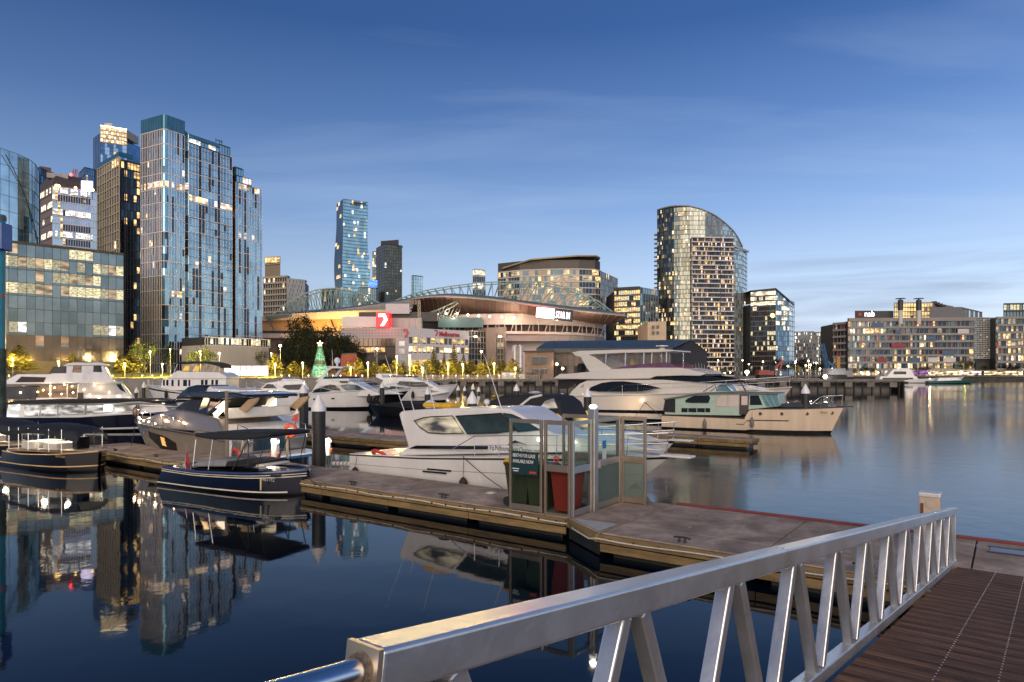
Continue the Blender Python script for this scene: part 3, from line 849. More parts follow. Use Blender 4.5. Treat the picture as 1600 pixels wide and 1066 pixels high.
gp_ = b.loc(Z([(332, 316), (400, 255), (470, 215), (560, 196), (700, 195), (812, 215), (640, 368), (605, 376), (470, 338)]), off)
wf2 = b.wf(1.5, 1.05, 1.7, 2.9)
b.house('windscreen_frame', gp_, wf2, blackgel, bevel=.05)
b.win('windscreen', b.loc(Z([(362, 308), (430, 250), (505, 212), (540, 215), (530, 325), (470, 322)]), off), wf2, M('brown_tint', (.03, .025, .022), .06, spec=.4, var=.4, scale=1))
b.win('window', b.loc(Z([(552, 212), (605, 215), (598, 300), (560, 292), (548, 325), (590, 350), (540, 330)][:3] + [(545, 325)]), off), wf2, lit_room)
b.win('window', b.loc(Z([(616, 216), (700, 240), (690, 270), (618, 350)]), off), wf2, E('lit_cabin_dim', (1, .55, .3), .5, noise=2.5, lo=.1))
ht = b.loc(Z([(470, 204), (560, 182), (700, 168), (860, 172), (960, 178), (1040, 196), (1045, 220), (940, 222), (840, 232), (700, 222)]), off * .6)
b.house('hardtop', ht, b.wf(1.45, 1.3, 2.4, 3.2), blackgel, bevel=.05)
b.win('highlight_trim', b.loc(Z([(480, 212), (560, 196), (680, 198), (755, 212), (755, 218), (680, 206), (560, 204)]), off), wf2, steel, out=.05)
tan = M('tan_leather', (.42, .30, .17), .5, var=.15)
ap_ = b.loc(Z([(960, 238), (1040, 222), (1020, 262), (935, 350), (880, 318)]), off)
for sg in (1, -1):
    q = MB(); q.prism([(x, sg * 1.2, z) for x, z in ap_], (0, sg * .14, 0)); q.build('hardtop_pillar', tan, b.t, world=False, bevel=.03)
sd = b.loc(Z([(800, 310), (1005, 300), (1005, 385), (830, 400)]), 1.0)
b.house('seat_back', sd, b.wf(1.1, 1.1, 0, 1), upholst, bevel=.06)
hl = b.L / 2
b.house('sun_pad', [(-hl + .25, 1.25), (-hl + .2, 1.62), (-hl + .8, 1.76), (-hl + 1.9, 1.72), (-hl + 2.3, 1.45), (-hl + 2.2, 1.2)], b.wf(1.42, 1.3, 1, 1.8), upholst, bevel=.07)
b.house('cockpit_side', [(-hl - .05, .6), (-hl - .12, 1.15), (-hl + .2, 1.42), (-hl + 1.6, 1.5), (-hl + 3.2, 1.62), (-hl + 3.4, .8)], b.wf(1.66, 1.56, .6, 1.6), silver, bevel=.08)
b.house('swim_platform', [(-hl - 1.05, .36), (-hl - 1.0, .52), (-hl + .1, .56), (-hl + .1, .30)], b.wf(1.7, 1.7, 0, 1), white, bevel=.05)
q = MB(); q.box((-hl - 1.06, 0, .40), (.04, 3.2, .10)); q.build('platform_band', M('blue_band', (.02, .12, .3), .3), b.t, world=False)
q = MB(); q.box((-hl - .10, .35, .95), (.05, 1.5, .5)); q.build('transom_glass', bluetint, b.t, world=False)
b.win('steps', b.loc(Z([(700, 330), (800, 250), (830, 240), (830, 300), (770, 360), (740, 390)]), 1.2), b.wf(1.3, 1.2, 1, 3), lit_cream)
# hull window and portholes
b.hullwin('hull_window', .42, .64, [(0, .30), (.6, .34), (1, .62)], [(0, .60), (.35, .76), (1, .82)], tint)
b.hullwin('lit_porthole', .50, .535, [(0, .44), (1, .46)], [(0, .70), (1, .72)], E('amber', (1, .5, .12), .8))
b.portholes([.70, .76, .83], .74, .08, 1.2, steel)
b.rail(.36, .985, .55, 7, inset=.15, mid=False)
fb_ = M('brown_fender', (.06, .035, .03), .5)
for i in range(5):
    q = MB(); q.lathe((b.L / 2 - .05 - .27 * i, b.near * (.14 + .17 * i), 2.0), [(.02, -.26), (.10, -.20), (.125, 0), (.10, .18), (.02, .24)], 10); q.build('fender', fb_, b.t, world=False, smooth=60)
for i in range(9):
    t_ = .34 + i * .065; x, y, z = b.P(t_, 1)
    q = MB(); q.ball((x, b.near * (y - .22), z + .10), .035); q.build('deck_lamp', lampw, b.t, world=False)
for t_ in (.42, .56, .72, .86): x, y, z = b.P(t_, 1); b.cabin_light(x, b.near * (y + .0), z + .45, 7, (1, .66, .34), .05)
b.cabin_light(-2.2, b.near * .2, 2.55, 55, (1, .70, .36), .15); b.cabin_light(-.2, 0, 2.4, 25, (1, .70, .36), .15); b.cabin_light(-4.0, b.near * .4, 2.25, 22, (1, .8, .55), .1)
q = MB(); x, y, z = b.P(.03, 1)
for yy in (-1, 1): q.tube([(x + .3, yy * 1.4, z), (x + .1, yy * 1.45, z + .7), (x - .5, yy * 1.45, z + .55), (x - .6, yy * 1.45, z)], .02)
q.build('stern_rail', steel, b.t, world=False, smooth=60)
silverboat = b

# ---- dark blue launch with black bimini in front of the pontoon
def launch(label, A, B_, beam, hm_, name='launch'):
    b = Boat(name, label, A, B_, beam)
    b.hull([(0, .66), (.3, .62), (.7, .70), (1, .80)], stem=.1, rake=.45, full=.86, p=3.2, tq=.8, flare=.1, mat=hm_, deck=hm_, draft=.25, wbow=.06)
    return b
Ls, Rs = G(250, 760, 0), G(480, 786, 0)
n_ = (Rs - Ls).normalized(); n_ = Vector((-n_.y, n_.x, 0))
b = launch('small dark blue launch with black flat bimini and pale stripes, registration on its side', Ls + n_ * 1.0, Rs + n_ * 1.0 - (Rs - Ls).normalized() * .9, 2.05, navy)
cr_l = M('cream_line', (.72, .66, .52), .4)
b.strip('cream_stripe', .76, .80, cr_l, .012); b.strip('cream_stripe', .86, .89, cr_l, .014); b.strip('cream_stripe', .13, .19, cr_l, .012, 0, .93)
b.rub('gunwale', 1, .045, M('blue_gunwale', (.02, .045, .13), .25, coat=.5), dz=-.01)
b.box('cockpit_well', (.35, 0, .655), (3.9, 1.5, .06), blackgel, 0)
z4 = crop(200, 580, 5.33)
bm_ = b.loc([z4(545, 520), z4(700, 512), z4(1000, 514), z4(1165, 518), z4(1180, 530), z4(1165, 552), z4(960, 575), z4(700, 568), z4(560, 548)], .9)
b.house('bimini', bm_, b.wf(.95, .85, 1.5, 2.2), canvas, bevel=.05)
for (x0_, y0_, x1_, y1_) in ((565, 570, 552, 770), (705, 570, 680, 800), (1000, 580, 880, 800), (1003, 580, 1010, 770), (1150, 560, 1090, 770)):
    u_ = b.loc([z4(x0_, y0_), z4(x1_, y1_ + 20)], .85)
    for sg in (1, -1): MB().cyl((u_[0][0], sg * .85, u_[0][1]), (u_[1][0], sg * .9, u_[1][1]), .016, n=6).build('bimini_frame', steel if x0_ < 800 else dark_rope, b.t, world=False)
cv = b.loc([z4(500, 800), z4(560, 750), z4(680, 735), z4(780, 738), z4(800, 800)], .8)
b.house('engine_cover', cv, b.wf(.85, .6, .6, 1.2), grey_canvas, bevel=.1)
cv = b.loc([z4(960, 805), z4(990, 780), z4(1120, 778), z4(1125, 800)], .6)
b.house('seat', cv, b.wf(.6, .55, .6, 1.2), upholst, bevel=.05)
cv = b.loc([z4(790, 800), z4(800, 755), z4(860, 760), z4(1000, 775), z4(1000, 805)], .9)
b.house('seat_cover', cv, b.wf(.85, .8, .6, 1.2), canvas, bevel=.05)
x_ = b.px(412, 748.5, 1.0)
wfh = lambda x, z: b.beam / 2 * .99
b.text('lettering', '463192', .17, M('pale_lettering', (.45, .42, .36), .5), *b.px(410, 751, 1.02), wfh, 1.05, .03)
q = MB(); fx = b.px(*z4(470, 800), 0); q.cyl((fx[0], 0, fx[1] - .1), (fx[0] + .12, 0, fx[1] + .75), .015); fo = q.build('flag_staff', steel, b.t, world=False)
q = MB(); q.prism([(fx[0] + .11, 0, fx[1] + .66), (fx[0] + .06, .02, fx[1] + .30), (fx[0] - .14, .05, fx[1] + .02), (fx[0] + .30, .03, fx[1] + .02)], (0, .012, 0)); q.build('ensign', M('red_ensign', (.30, .035, .035), .7), fo, world=False)
b.box('mooring_line_tail', (1.9, b.near * 1.03, .42), (.05, .03, .36), M('yellow_rope', (.6, .5, .22), .7), 0)

# ---- black electric boat with clear curtains at the far left
Ls, Rs = G(12, 729, 0), G(143.5, 739, 0)
def curtain_boat(label, A, B_):
    b = launch(label, A, B_, 2.1, blackgel, 'electric_boat')
    gold_l = M('gold_line', (.72, .48, .24), .35); b.strip('gold_stripe', .28, .34, gold_l, .012); b.strip('gold_stripe', .97, 1.02, gold_l, .014)
    b.house('side_deck', [(-b.L / 2 + .2, .68), (-b.L / 2 + .3, .78), (b.L / 2 - .8, .84), (b.L / 2 - .15, .82), (b.L / 2 - .15, .70)], b.wf(.95, .85, .6, .9, .6, b.L / 2, .15), M('pale_wood_deck', (.50, .38, .26), .4, var=.15, scale=2, stretch=(1, 8, 1)), bevel=.03)
    x0, x1, x2 = -b.L / 2 + .45, .25 * b.L, b.L / 2 - .45
    rf = MB(); rings = []
    for i in range(15):
        u = i / 14; x = x0 - .1 + (x2 - x0 + .1) * u
        zz = 1.66 + .16 * math.sin(math.pi * min(1, u * 1.05)) - .10 * (u > .9)
        sag = .05 * math.sin(u * 19)
        yw = .92 * (1 - max(0, u - .6) ** 2 * 2.2)
        rings.append([Vector((x, yw * k, zz - .20 * abs(k) ** 3 + (sag if abs(k) > .9 else 0))) for k in (-1.0, -.8, -.4, 0, .4, .8, 1.0)] + [Vector((x, yw * k, zz - .20 * abs(k) ** 3 - .03 - (.13 if abs(k) > .9 else 0))) for k in (1.0, .8, .4, 0, -.4, -.8, -1.0)])
    rf.loft(rings, True, caps=True); rf.build('canopy', canvas, b.t, world=False, smooth=50)
    vin = pane_glass('clear_vinyl', (.95, .95, .94), .03, .10)
    n = 6
    for i in range(n):
        xa = x0 + (x2 - x0) * i / n; xb = x0 + (x2 - x0) * (i + 1) / n
        for sg in (1, -1):
            ya, yb = .9 * (1 - max(0, i / n - .6) ** 2 * 2.0), .9 * (1 - max(0, (i + 1) / n - .6) ** 2 * 2.0)
            q = MB(); q.prism([(xa + .03, sg * ya, .78), (xb - .03, sg * yb, .78), (xb - .03, sg * yb, 1.60), (xa + .03, sg * ya, 1.60)], (0, .006, 0)); q.build('clear_curtain', vin, b.t, world=False)
            q = MB(); q.cyl((xa, sg * ya, .76), (xa, sg * ya, 1.66), .016, n=6); q.build('canopy_pole', steel, b.t, world=False)
    for xs in (-1.3, .2): b.box('bench', (xs, 0, .92), (.9, 1.2, .3), upholst, .05)
    b.box('table', (-.5, 0, 1.0), (.5, .6, .05), M('light_table', (.6, .58, .52), .3), .02)
    b.box('console', (1.1, .1, 1.05), (.35, .5, .5), tint, .04)
    b.cabin_light(-1.2, 0, 1.5, 55, (1, .84, .62)); b.cabin_light(.4, 0, 1.5, 45, (1, .84, .62))
    return b
n_ = (Rs - Ls).normalized(); n_ = Vector((-n_.y, n_.x, 0))
b = curtain_boat('black electric boat with dark canopy and lit clear curtains at the pontoon tip', Ls + n_ * .75, Rs + n_ * .35, )
b.text('lettering', 'WATTSON', .12, M('gold_lettering', (.45, .30, .16), .4), 1.25, .60, lambda x, z: b.P((x + b.L / 2) / b.L, .85)[1] * 1.0, 1.0, .03)
A2 = Ls - UA * 7.0 + VA * .6; 
b = curtain_boat('bow of a second black electric boat at the very left edge, behind the blue pole', A2 + VA * .4, Ls - UA * .7 + VA * 1.0)
# ---- navy tour boat with a long glass cabin
b = Boat('tour_boat', 'long navy tour boat with white glazed cabin in front of the lit white houseboat', (-34.3, 47.5, 0), (-22.7, 46.4, 0), 3.8)
b.hull([(0, .95), (.5, 1.02), (.8, 1.25), (1, 1.55)], stem=1.2, rake=.2, full=.9, p=2.6, mat=navy, deck=white)
b.strip('white_stripe', .12, .22, white, .012); b.strip('white_sheer', .93, 1.0, white, .015)
z = crop(0, 560, 5.33); Zc = lambda L_: [z(*p) for p in L_]
off = 1.7
hp = b.loc(Zc([(60, 520), (70, 375), (180, 362), (1140, 362), (1290, 385), (1330, 450), (1150, 462), (900, 478)]), off)
wf = b.wf(1.75, 1.6, 1, 2.4, 3.0, 5.6, .35)
b.house('cabin', hp, wf, white, bevel=.04)
silv = E('lit_glass_cabin', (1, .93, .85), .5, noise=2.6, lo=.15)
for (x0_, x1_, u0, u1) in ((205, 325, 505, 482), (345, 470, 500, 478), (487, 700, 495, 466), (722, 935, 486, 452), (952, 1110, 475, 445)):
    b.win('window', b.loc(Zc([(x0_, 390), (x1_, 385), (x1_ + 4, u1 - 4), (x0_ + 6, u1 + 4)]), off), wf, silv, frame=steel)
b.win('bright_window', b.loc(Zc([(66, 390), (165, 380), (150, 505), (60, 510)]), off), wf, E('bright_interior', (1, .97, .92), 1.6, noise=1.0, lo=.3))
b.win('bright_window', b.loc(Zc([(862, 388), (935, 386), (938, 440), (866, 446)]), off), wf, E('bright_panel', (.92, .96, 1), 2.2), out=.03)
rf = b.loc(Zc([(40, 372), (180, 352), (1100, 345), (1330, 362), (1350, 378), (1100, 372), (200, 380), (40, 385)]), off)
b.house('roof', rf, b.wf(1.85, 1.8, 2, 3, 3.5, 6, .4), canvas, bevel=.03)
b.rail(.78, .985, .6, 4, inset=.1)
for t_ in (.85, .93): x, y, zz = b.P(t_, 1); q = MB(); q.ball((x, b.near * y * .6, zz + .45), .06); q.build('deck_lamp', lampw, b.t, world=False)
x, y, zz = b.P(.9, 1); b.cabin_light(x, b.near * y * .6, zz + .7, 18)

# ---- white houseboat cruiser with string lights
b = Boat('houseboat', 'white two-deck houseboat cruiser with strings of warm bulbs, at the far left', (-41.5, 53.5, 0), (-32.4, 58.3, 0), 4.2)
b.hull([(0, 1.0), (.6, 1.1), (1, 1.7)], stem=1.0, full=.92, p=2.6, deck=teak)
off = 1.9
wf = b.wf(2.0, 1.75, 1, 4)
hp = b.loc(Zc([(300, 400), (300, 330), (640, 330), (645, 212), (700, 200), (960, 200), (1010, 208), (1060, 270), (1118, 345), (1125, 400)]), off)
b.house('saloon', hp, wf, white, bevel=.05)
b.win('window', b.loc(Zc([(655, 225), (665, 215), (990, 212), (1030, 300), (655, 305)]), off), wf, M('pale_screen', (.42, .40, .38), .25, var=.15, scale=1))
b.win('front_window', b.loc(Zc([(965, 215), (1005, 215), (1050, 290), (1000, 262)]), off), wf, tint, out=.03)
b.win('door', b.loc(Zc([(645, 285), (695, 285), (695, 345), (645, 345)]), off), wf, M('dark_brown_door', (.06, .035, .025), .5), out=.03)
ub = b.loc(Zc([(40, 190), (145, 132), (420, 132), (560, 42), (850, 40), (940, 190), (1010, 196), (1010, 206), (640, 206), (390, 212), (40, 218)]), off)
b.house('upper_deck', ub, b.wf(2.05, 1.7, 3.3, 4.9), white, bevel=.06)
wfu = b.wf(2.05, 1.7, 3.3, 4.9)
b.win('side_opening', b.loc(Zc([(128, 200), (180, 152), (385, 158), (368, 198)]), off), wfu, M('dark_opening', (.05, .03, .025), .7))
b.win('window', b.loc(Zc([(410, 124), (448, 70), (552, 66), (550, 122)]), off), wfu, tint, frame=rubber)
b.win('window', b.loc(Zc([(605, 115), (612, 62), (678, 62), (676, 118)]), off), wfu, E('amber_window', (1, .4, .12), .22, noise=2), frame=rubber)
b.win('window', b.loc(Zc([(778, 112), (780, 62), (838, 62), (848, 114)]), off), wfu, tint, frame=rubber)
b.win('door', b.loc(Zc([(690, 190), (690, 66), (765, 66), (765, 190)]), off), wfu, M('offwhite_door', (.66, .65, .64), .3))
b.house('roof', b.loc(Zc([(555, 52), (600, 36), (830, 34), (905, 52), (905, 60), (555, 60)]), off), b.wf(1.9, 1.9, 0, 1), white, bevel=.03)
b.house('stern_screen', b.loc(Zc([(35, 338), (35, 236), (235, 232), (300, 240), (300, 338)]), off), b.wf(1.9, 1.9, 0, 1), M('dark_grey_screen', (.055, .055, .065), .6), bevel=.02)
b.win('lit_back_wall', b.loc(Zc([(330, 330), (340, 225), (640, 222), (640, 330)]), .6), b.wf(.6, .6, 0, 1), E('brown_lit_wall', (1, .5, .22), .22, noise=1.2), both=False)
for xx in (415, 425, 560): 
    u_ = b.loc(Zc([(xx, 212), (xx, 345)]), 1.85); q = MB(); q.cyl((u_[0][0], b.near * 1.85, u_[0][1]), (u_[1][0], b.near * 1.85, u_[1][1]), .035); q.build('awning_post', white, b.t, world=False)
for i, (x_, y_) in enumerate([(315, 280), (360, 265), (455, 245), (535, 220), (600, 232), (415, 297), (512, 298), (608, 285), (700, 262), (785, 222), (832, 245), (745, 305), (825, 330), (910, 285), (905, 348), (990, 318), (1068, 338), (170, 285)]):
    u_ = b.px(*z(x_, y_), 2.05); q = MB(); q.ball((u_[0], b.near * 2.05, u_[1]), .06, n=8); q.build('string_bulb', lampw, b.t, world=False)
for xx in (400, 560, 830): u_ = b.px(*z(xx, 270), 2.3); b.cabin_light(u_[0], b.near * 2.3, u_[1] + .3, 8)
b.cabin_light(-2.5, 0, 3.0, 20)

# ---- far row of white cruisers
def cruiser(label, A, B_, beam, fb, ports=0, mats=None, name='motor_cruiser', stem=1.2, deckm=None, hullm=None):
    b = Boat(name, label, A, B_, beam)
    b.hull(fb, stem=stem, rake=.2, full=.9, p=2.5, mat=hullm, flare=.45)
    b.strip('rub_rail', .93, .96, M('grey_rub', (.3, .3, .31), .4), .012)
    if ports: b.portholes(ports, .62, .10, 2.0)
    return b

# trawler yacht
b = cruiser('white trawler yacht with black bimini over its flybridge, in front of the yellow-lit lawn', (-40.0, 99.5, 0), (-54.0, 101, 0), 4.2, [(0, 1.1), (.5, 1.3), (1, 2.3)], name='trawler_yacht')
z = crop(180, 520, 6.66); Zc = lambda L_: [z(*p) for p in L_]
off = 1.9; wf = b.wf(1.9, 1.75, 1.5, 4.5)
b.strip('dark_band', .70, .82, navy, .02)
b.house('deckhouse', b.loc(Zc([(470, 580), (490, 475), (600, 470), (1150, 470), (1150, 600), (600, 600)]), off), wf, white, bevel=.06)
for xs in ((495, 515), (528, 552), (582, 606), (650, 668), (705, 745), (760, 780), (890, 918), (930, 960), (998, 1022), (1040, 1068)):
    b.win('window', b.loc(Zc([(xs[0], 492), (xs[1], 490), (xs[1], 558), (xs[0], 545 if xs[0] < 560 else 555)]), off), wf, tint)
b.house('flybridge', b.loc(Zc([(560, 480), (600, 425), (650, 395), (720, 405), (1080, 412), (1160, 455), (1160, 480)]), off), b.wf(2.0, 1.8, 4, 6), white, bevel=.06)
b.win('amber_screen', b.loc(Zc([(700, 395), (730, 345), (770, 345), (765, 395)]), 1.3), b.wf(1.3, 1.3, 0, 1), E('amber_screen', (1, .55, .05), .7))
b.house('bimini', b.loc(Zc([(600, 325), (690, 300), (860, 296), (1000, 305), (1085, 330), (1100, 370), (1060, 345), (950, 322), (700, 318)]), 1.6), b.wf(1.6, 1.5, 5, 8), canvas, bevel=.05)
for xx in (640, 840, 1050):
    u_ = b.loc(Zc([(xx + 10, 322), (xx - 30, 430)]), 1.5); [MB().cyl((u_[0][0], sg * 1.5, u_[0][1]), (u_[1][0], sg * 1.6, u_[1][1]), .03).build('bimini_frame', steel, b.t, world=False) for sg in (1, -1)]
b.rail(.55, .98, .8, 5)
b.fender(.70, canvas, 1.2, .22)

# blue-canopy cruiser right behind the silver boat
b = cruiser('cruiser with rounded black wheelhouse canopy behind the silver boat', (-15.2, 44.6, 0), (-21.8, 47.0, 0), 3.2, [(0, 1.0), (.5, 1.3), (1, 1.8)])
off = 1.4; wf = b.wf(1.5, 1.1, 1, 3.2)
b.house('canopy', b.loc(Zc([(600, 690), (660, 620), (720, 565), (800, 545), (900, 548), (930, 600), (950, 640), (980, 660), (900, 690)]), off), wf, blackgel, bevel=.10)
b.win('window', b.loc(Zc([(655, 660), (690, 600), (740, 570), (745, 575), (715, 640), (720, 655)]), off), wf, bluetint)
b.house('wheelhouse', b.loc(Zc([(930, 600), (935, 575), (960, 555), (985, 580), (1240, 592), (1240, 640), (935, 640)]), off), b.wf(1.4, 1.2, 1, 3), white, bevel=.05)
b.house('soft_top', b.loc(Zc([(1090, 600), (1180, 605), (1550, 625), (1600, 640), (1560, 690), (1200, 690), (1090, 640)]), 1.2), b.wf(1.2, 1.0, 1, 3), canvas, bevel=.05)

# left white cruiser
z8 = crop(380, 560, 5.33); Zc = lambda L_: [z8(*p) for p in L_]
b = cruiser('white sports cruiser with dark arched windows and pale blue hardtop, left of the flybridge cruiser', (-24.5, 88.5, 0), (-33.6, 86, 0), 3.6, [(0, 1.4), (.6, 1.7), (1, 2.2)])
off = 1.6; wf = b.wf(1.7, 1.35, 1.8, 4.6)
b.house('cabin', b.loc(Zc([(90, 270), (150, 245), (195, 205), (260, 195), (330, 190), (500, 185), (520, 260), (520, 300), (200, 285)]), off), wf, white, bevel=.07)
b.win('windscreen', b.loc(Zc([(160, 250), (200, 213), (245, 215), (285, 250)]), off), wf, tint)
b.win('window', b.loc(Zc([(325, 240), (345, 222), (500, 215), (505, 262), (370, 262)]), off), wf, tint)
b.house('hardtop', b.loc(Zc([(310, 185), (330, 172), (450, 172), (510, 186), (510, 196), (320, 196)]), off), b.wf(1.5, 1.4, 3, 6), M('blue_white', (.55, .66, .76), .3), bevel=.04)
b.rail(.5, .98, .8, 5); b.portholes([.45, .55, .62], .55, .09, 1.8)

# flybridge cruiser, centre left
b = cruiser('white flybridge cruiser with radar arch and slanted dark windows, behind the two nearest cone-topped piles', (-26.2, 77.5, 0), (-14.4, 74.5, 0), 4.0, [(0, 1.55), (.45, 1.75), (1, 2.25)], ports=[.30, .36, .44, .49, .62], stem=1.6)
off = 1.75; wf = b.wf(1.85, 1.3, 2, 5, 1, 6.5, .35)
b.house('saloon', b.loc(Zc([(560, 300), (580, 265), (620, 185), (680, 178), (860, 182), (950, 225), (1040, 270), (1120, 308), (1000, 318)]), off), wf, white, bevel=.08)
b.win('window', b.loc(Zc([(575, 288), (600, 262), (640, 246), (735, 268), (690, 280)]), off), wf, tint)
b.win('window', b.loc(Zc([(645, 242), (720, 218), (760, 222), (812, 268), (740, 262)]), off), wf, tint)
b.win('windscreen', b.loc(Zc([(800, 226), (850, 216), (935, 222), (990, 262), (850, 268)]), off), wf, bluetint, out=.03)
b.win('sunroof', b.loc(Zc([(790, 190), (850, 188), (865, 204), (810, 204)]), off), wf, tint, out=.03)
b.house('flybridge', b.loc(Zc([(600, 190), (660, 172), (870, 168), (880, 182), (870, 190)]), off), b.wf(1.6, 1.4, 3, 6), white, bevel=.05)
b.win('fly_screen', b.loc(Zc([(662, 176), (668, 152), (870, 150), (872, 176)]), 1.35), b.wf(1.4, 1.3, 3, 6), bluetint)
ar = b.loc(Zc([(600, 195), (650, 150), (700, 85), (735, 68), (830, 72), (835, 84), (745, 84), (715, 100), (670, 165), (640, 195)]), 1.4)
for sg in (1, -1):
    q = MB(); q.prism([(x, sg * 1.35, zz) for x, zz in ar], (0, sg * .12, 0)); q.build('radar_arch', white, b.t, world=False, bevel=.03)
u_ = b.loc(Zc([(735, 68), (832, 84)]), 0); b.box('arch_top', ((u_[0][0] + u_[1][0]) / 2, 0, u_[0][1] - .05), (1.35, 2.6, .12), white, .04)
q = MB(); q.lathe(((u_[0][0] + u_[1][0]) / 2, 0, u_[0][1]), [(.12, 0), (.15, .3), (.3, .4), (.32, .75), (.2, .95), (.02, 1.0)], 14); q.build('satellite_dome', M('dome_grey', (.62, .66, .72), .35), b.t, world=False, smooth=60)
b.pole((u_[0][0], .3, u_[0][1]), (u_[0][0] - .1, .3, u_[0][1] + 1.9), .03, white)
b.rail(.42, .985, .75, 7)
b.house('swim_platform', b.loc(Zc([(370, 375), (420, 350), (480, 352), (480, 400), (375, 392)]), 1.8), b.wf(1.8, 1.8, 0, 1), white, bevel=.03)
b.house('tender_cover', b.loc(Zc([(370, 345), (400, 310), (430, 318), (425, 345)]), 1.2), b.wf(1.3, 1.2, 0, 1), canvas, bevel=.05)
b.fender(.93, canvas, 1.1, .3)
flybr = b

# dark-hulled cruiser behind it
b = cruiser('cruiser with black lower hull and black canvas top, behind the bow of the flybridge cruiser', (-25.0, 84, 0), (-12.4, 84, 0), 3.6, [(0, 1.3), (.6, 1.6), (1, 2.2)], stem=1.8)
b.strip('black_topside', .12, .80, blackgel, .012)
off = 1.5; wf = b.wf(1.6, 1.2, 1.8, 4)
b.house('cabin', b.loc(Zc([(960, 300), (980, 235), (1050, 228), (1120, 250), (1230, 270), (1330, 300)]), off), wf, white, bevel=.06)
b.house('canvas_top', b.loc(Zc([(880, 250), (930, 196), (1020, 192), (1080, 212), (1140, 245), (1100, 258), (980, 250)]), off), b.wf(1.5, 1.2, 2, 5), canvas, bevel=.06)
b.win('windscreen', b.loc(Zc([(1040, 232), (1090, 222), (1180, 250), (1215, 268), (1090, 262)]), off), wf, bluetint)
b.rail(.55, .985, .7, 5)

# flybridge yacht further right
b = cruiser('white flybridge yacht with long dark upper window, right of the black-hulled cruiser', (-22.5, 95, 0), (-7.4, 93.5, 0), 4.4, [(0, 1.6), (.6, 1.9), (1, 2.5)], stem=1.8)
z7 = crop(400, 440, 5.33); Zd = lambda L_: [z7(*p) for p in L_]
off = 1.9; wf = b.wf(2.0, 1.5, 2.2, 5.5, 2, 7.5, .4)
b.house('saloon', b.loc(Zd([(1020, 960), (1040, 870), (1060, 810), (1300, 805), (1420, 835), (1500, 880), (1590, 925), (1400, 960)]), off), wf, white, bevel=.07)
b.win('upper_window', b.loc(Zd([(1175, 855), (1195, 830), (1400, 838), (1455, 880), (1300, 875)]), off), wf, tint)
b.win('lower_window', b.loc(Zd([(1100, 912), (1120, 870), (1260, 885), (1520, 915), (1300, 922)]), off), wf, bluetint)
b.house('flybridge', b.loc(Zd([(1000, 800), (1010, 765), (1040, 768), (1050, 800), (1300, 798), (1330, 815), (1050, 822)]), off), b.wf(1.7, 1.5, 3, 6), white, bevel=.05)
b.win('fly_cover', b.loc(Zd([(1140, 805), (1150, 785), (1300, 788), (1310, 808)]), 1.6), b.wf(1.6, 1.6, 0, 1), navy)
ar = b.loc(Zd([(1000, 800), (1000, 770), (1130, 768), (1130, 780), (1020, 782), (1015, 800)]), 1.3)
for sg in (1, -1): q = MB(); q.prism([(x, sg * 1.3, zz) for x, zz in ar], (0, sg * .1, 0)); q.build('radar_arch', white, b.t, world=False, bevel=.02)
b.pole((-4.2, .5, 6.3), (-4.5, .5, 9.5), .03, white)
b.rail(.5, .985, .8, 6); b.fender(.62, canvas, 1.0, .22)

# dark covered runabout behind the charter boat
b = Boat('runabout', 'black covered runabout whose bow shows behind the roof of the charter boat', (-5.6, 60, 0), (-13.3, 63.2, 0), 2.6)
b.hull([(0, .7), (1, 1.05)], stem=1.0, mat=blackgel, deck=canvas)
b.house('boat_cover', [(-3.6, .7), (-3.2, 1.0), (-1, 1.35), (1.2, 1.25), (3.6, .95), (3.7, .85)], b.wf(1.2, .8, .6, 1.4, 0, 3.8, .1), canvas, bevel=.08)

# ---- big white motor yacht
b = Boat('motor_yacht', 'big white three-deck motor yacht with eye-shaped dark window, behind the glass gate', (4.4, 61.5, 0), (20.6, 50.2, 0), 5.4)
b.hull([(0, 1.9), (.4, 2.2), (.7, 2.45), (1, 2.9)], stem=2.0, rake=.3, full=.92, p=2.7, flare=.4, mat=M('yacht_white', (.62, .585, .535), .22, coat=.5, var=.04))
b.strip('black_band', .30, .42, blackgel, .012, 0, .62); b.strip('rub_rail', .94, .97, M('grey_rub', (.3, .3, .31), .4), .015)
z4 = crop(800, 500, 5.33); z5 = crop(980, 540, 4.21); Zc = lambda L_: [z4(*p) for p in L_]; Zd = lambda L_: [z5(*p) for p in L_]
yw = MATS['yacht_white']; off = 2.4
wf = b.wf(2.55, 2.2, 2, 4.2, 3, 9.5, .3)
b.house('main_saloon', b.loc(Zc([(470, 640), (500, 590), (560, 530), (620, 505), (800, 498), (1100, 500)]) + Zd([(250, 225), (600, 250), (900, 295), (930, 312), (200, 325)]), off), wf, yw, bevel=.08)
b.win('eye_window', b.loc(Zc([(640, 588), (660, 560), (745, 525), (830, 513), (930, 511), (1050, 525), (1150, 546), (1250, 570), (1180, 577), (1090, 592), (900, 597), (720, 596)]), off), wf, tint, out=.02)
b.win('vent', b.loc(Zc([(565, 562), (600, 532), (596, 562)]), off), wf, M('vent_grey', (.3, .28, .26), .5))
b.win('upper_window', b.loc(Zc([(1160, 492), (1230, 465), (1300, 458)]) + Zd([(370, 200), (480, 195), (560, 205), (640, 225), (690, 246), (560, 248), (400, 235)]), off - .3), b.wf(2.35, 2.0, 3, 5, 3, 9, .45), tint)
b.win('saloon_glass', b.loc(Zc([(345, 498), (640, 490), (630, 500), (540, 525), (490, 560), (470, 575), (380, 575), (385, 500)]), 1.6), b.wf(1.6, 1.6, 0, 1), M('dark_saloon', (.03, .02, .018), .4))
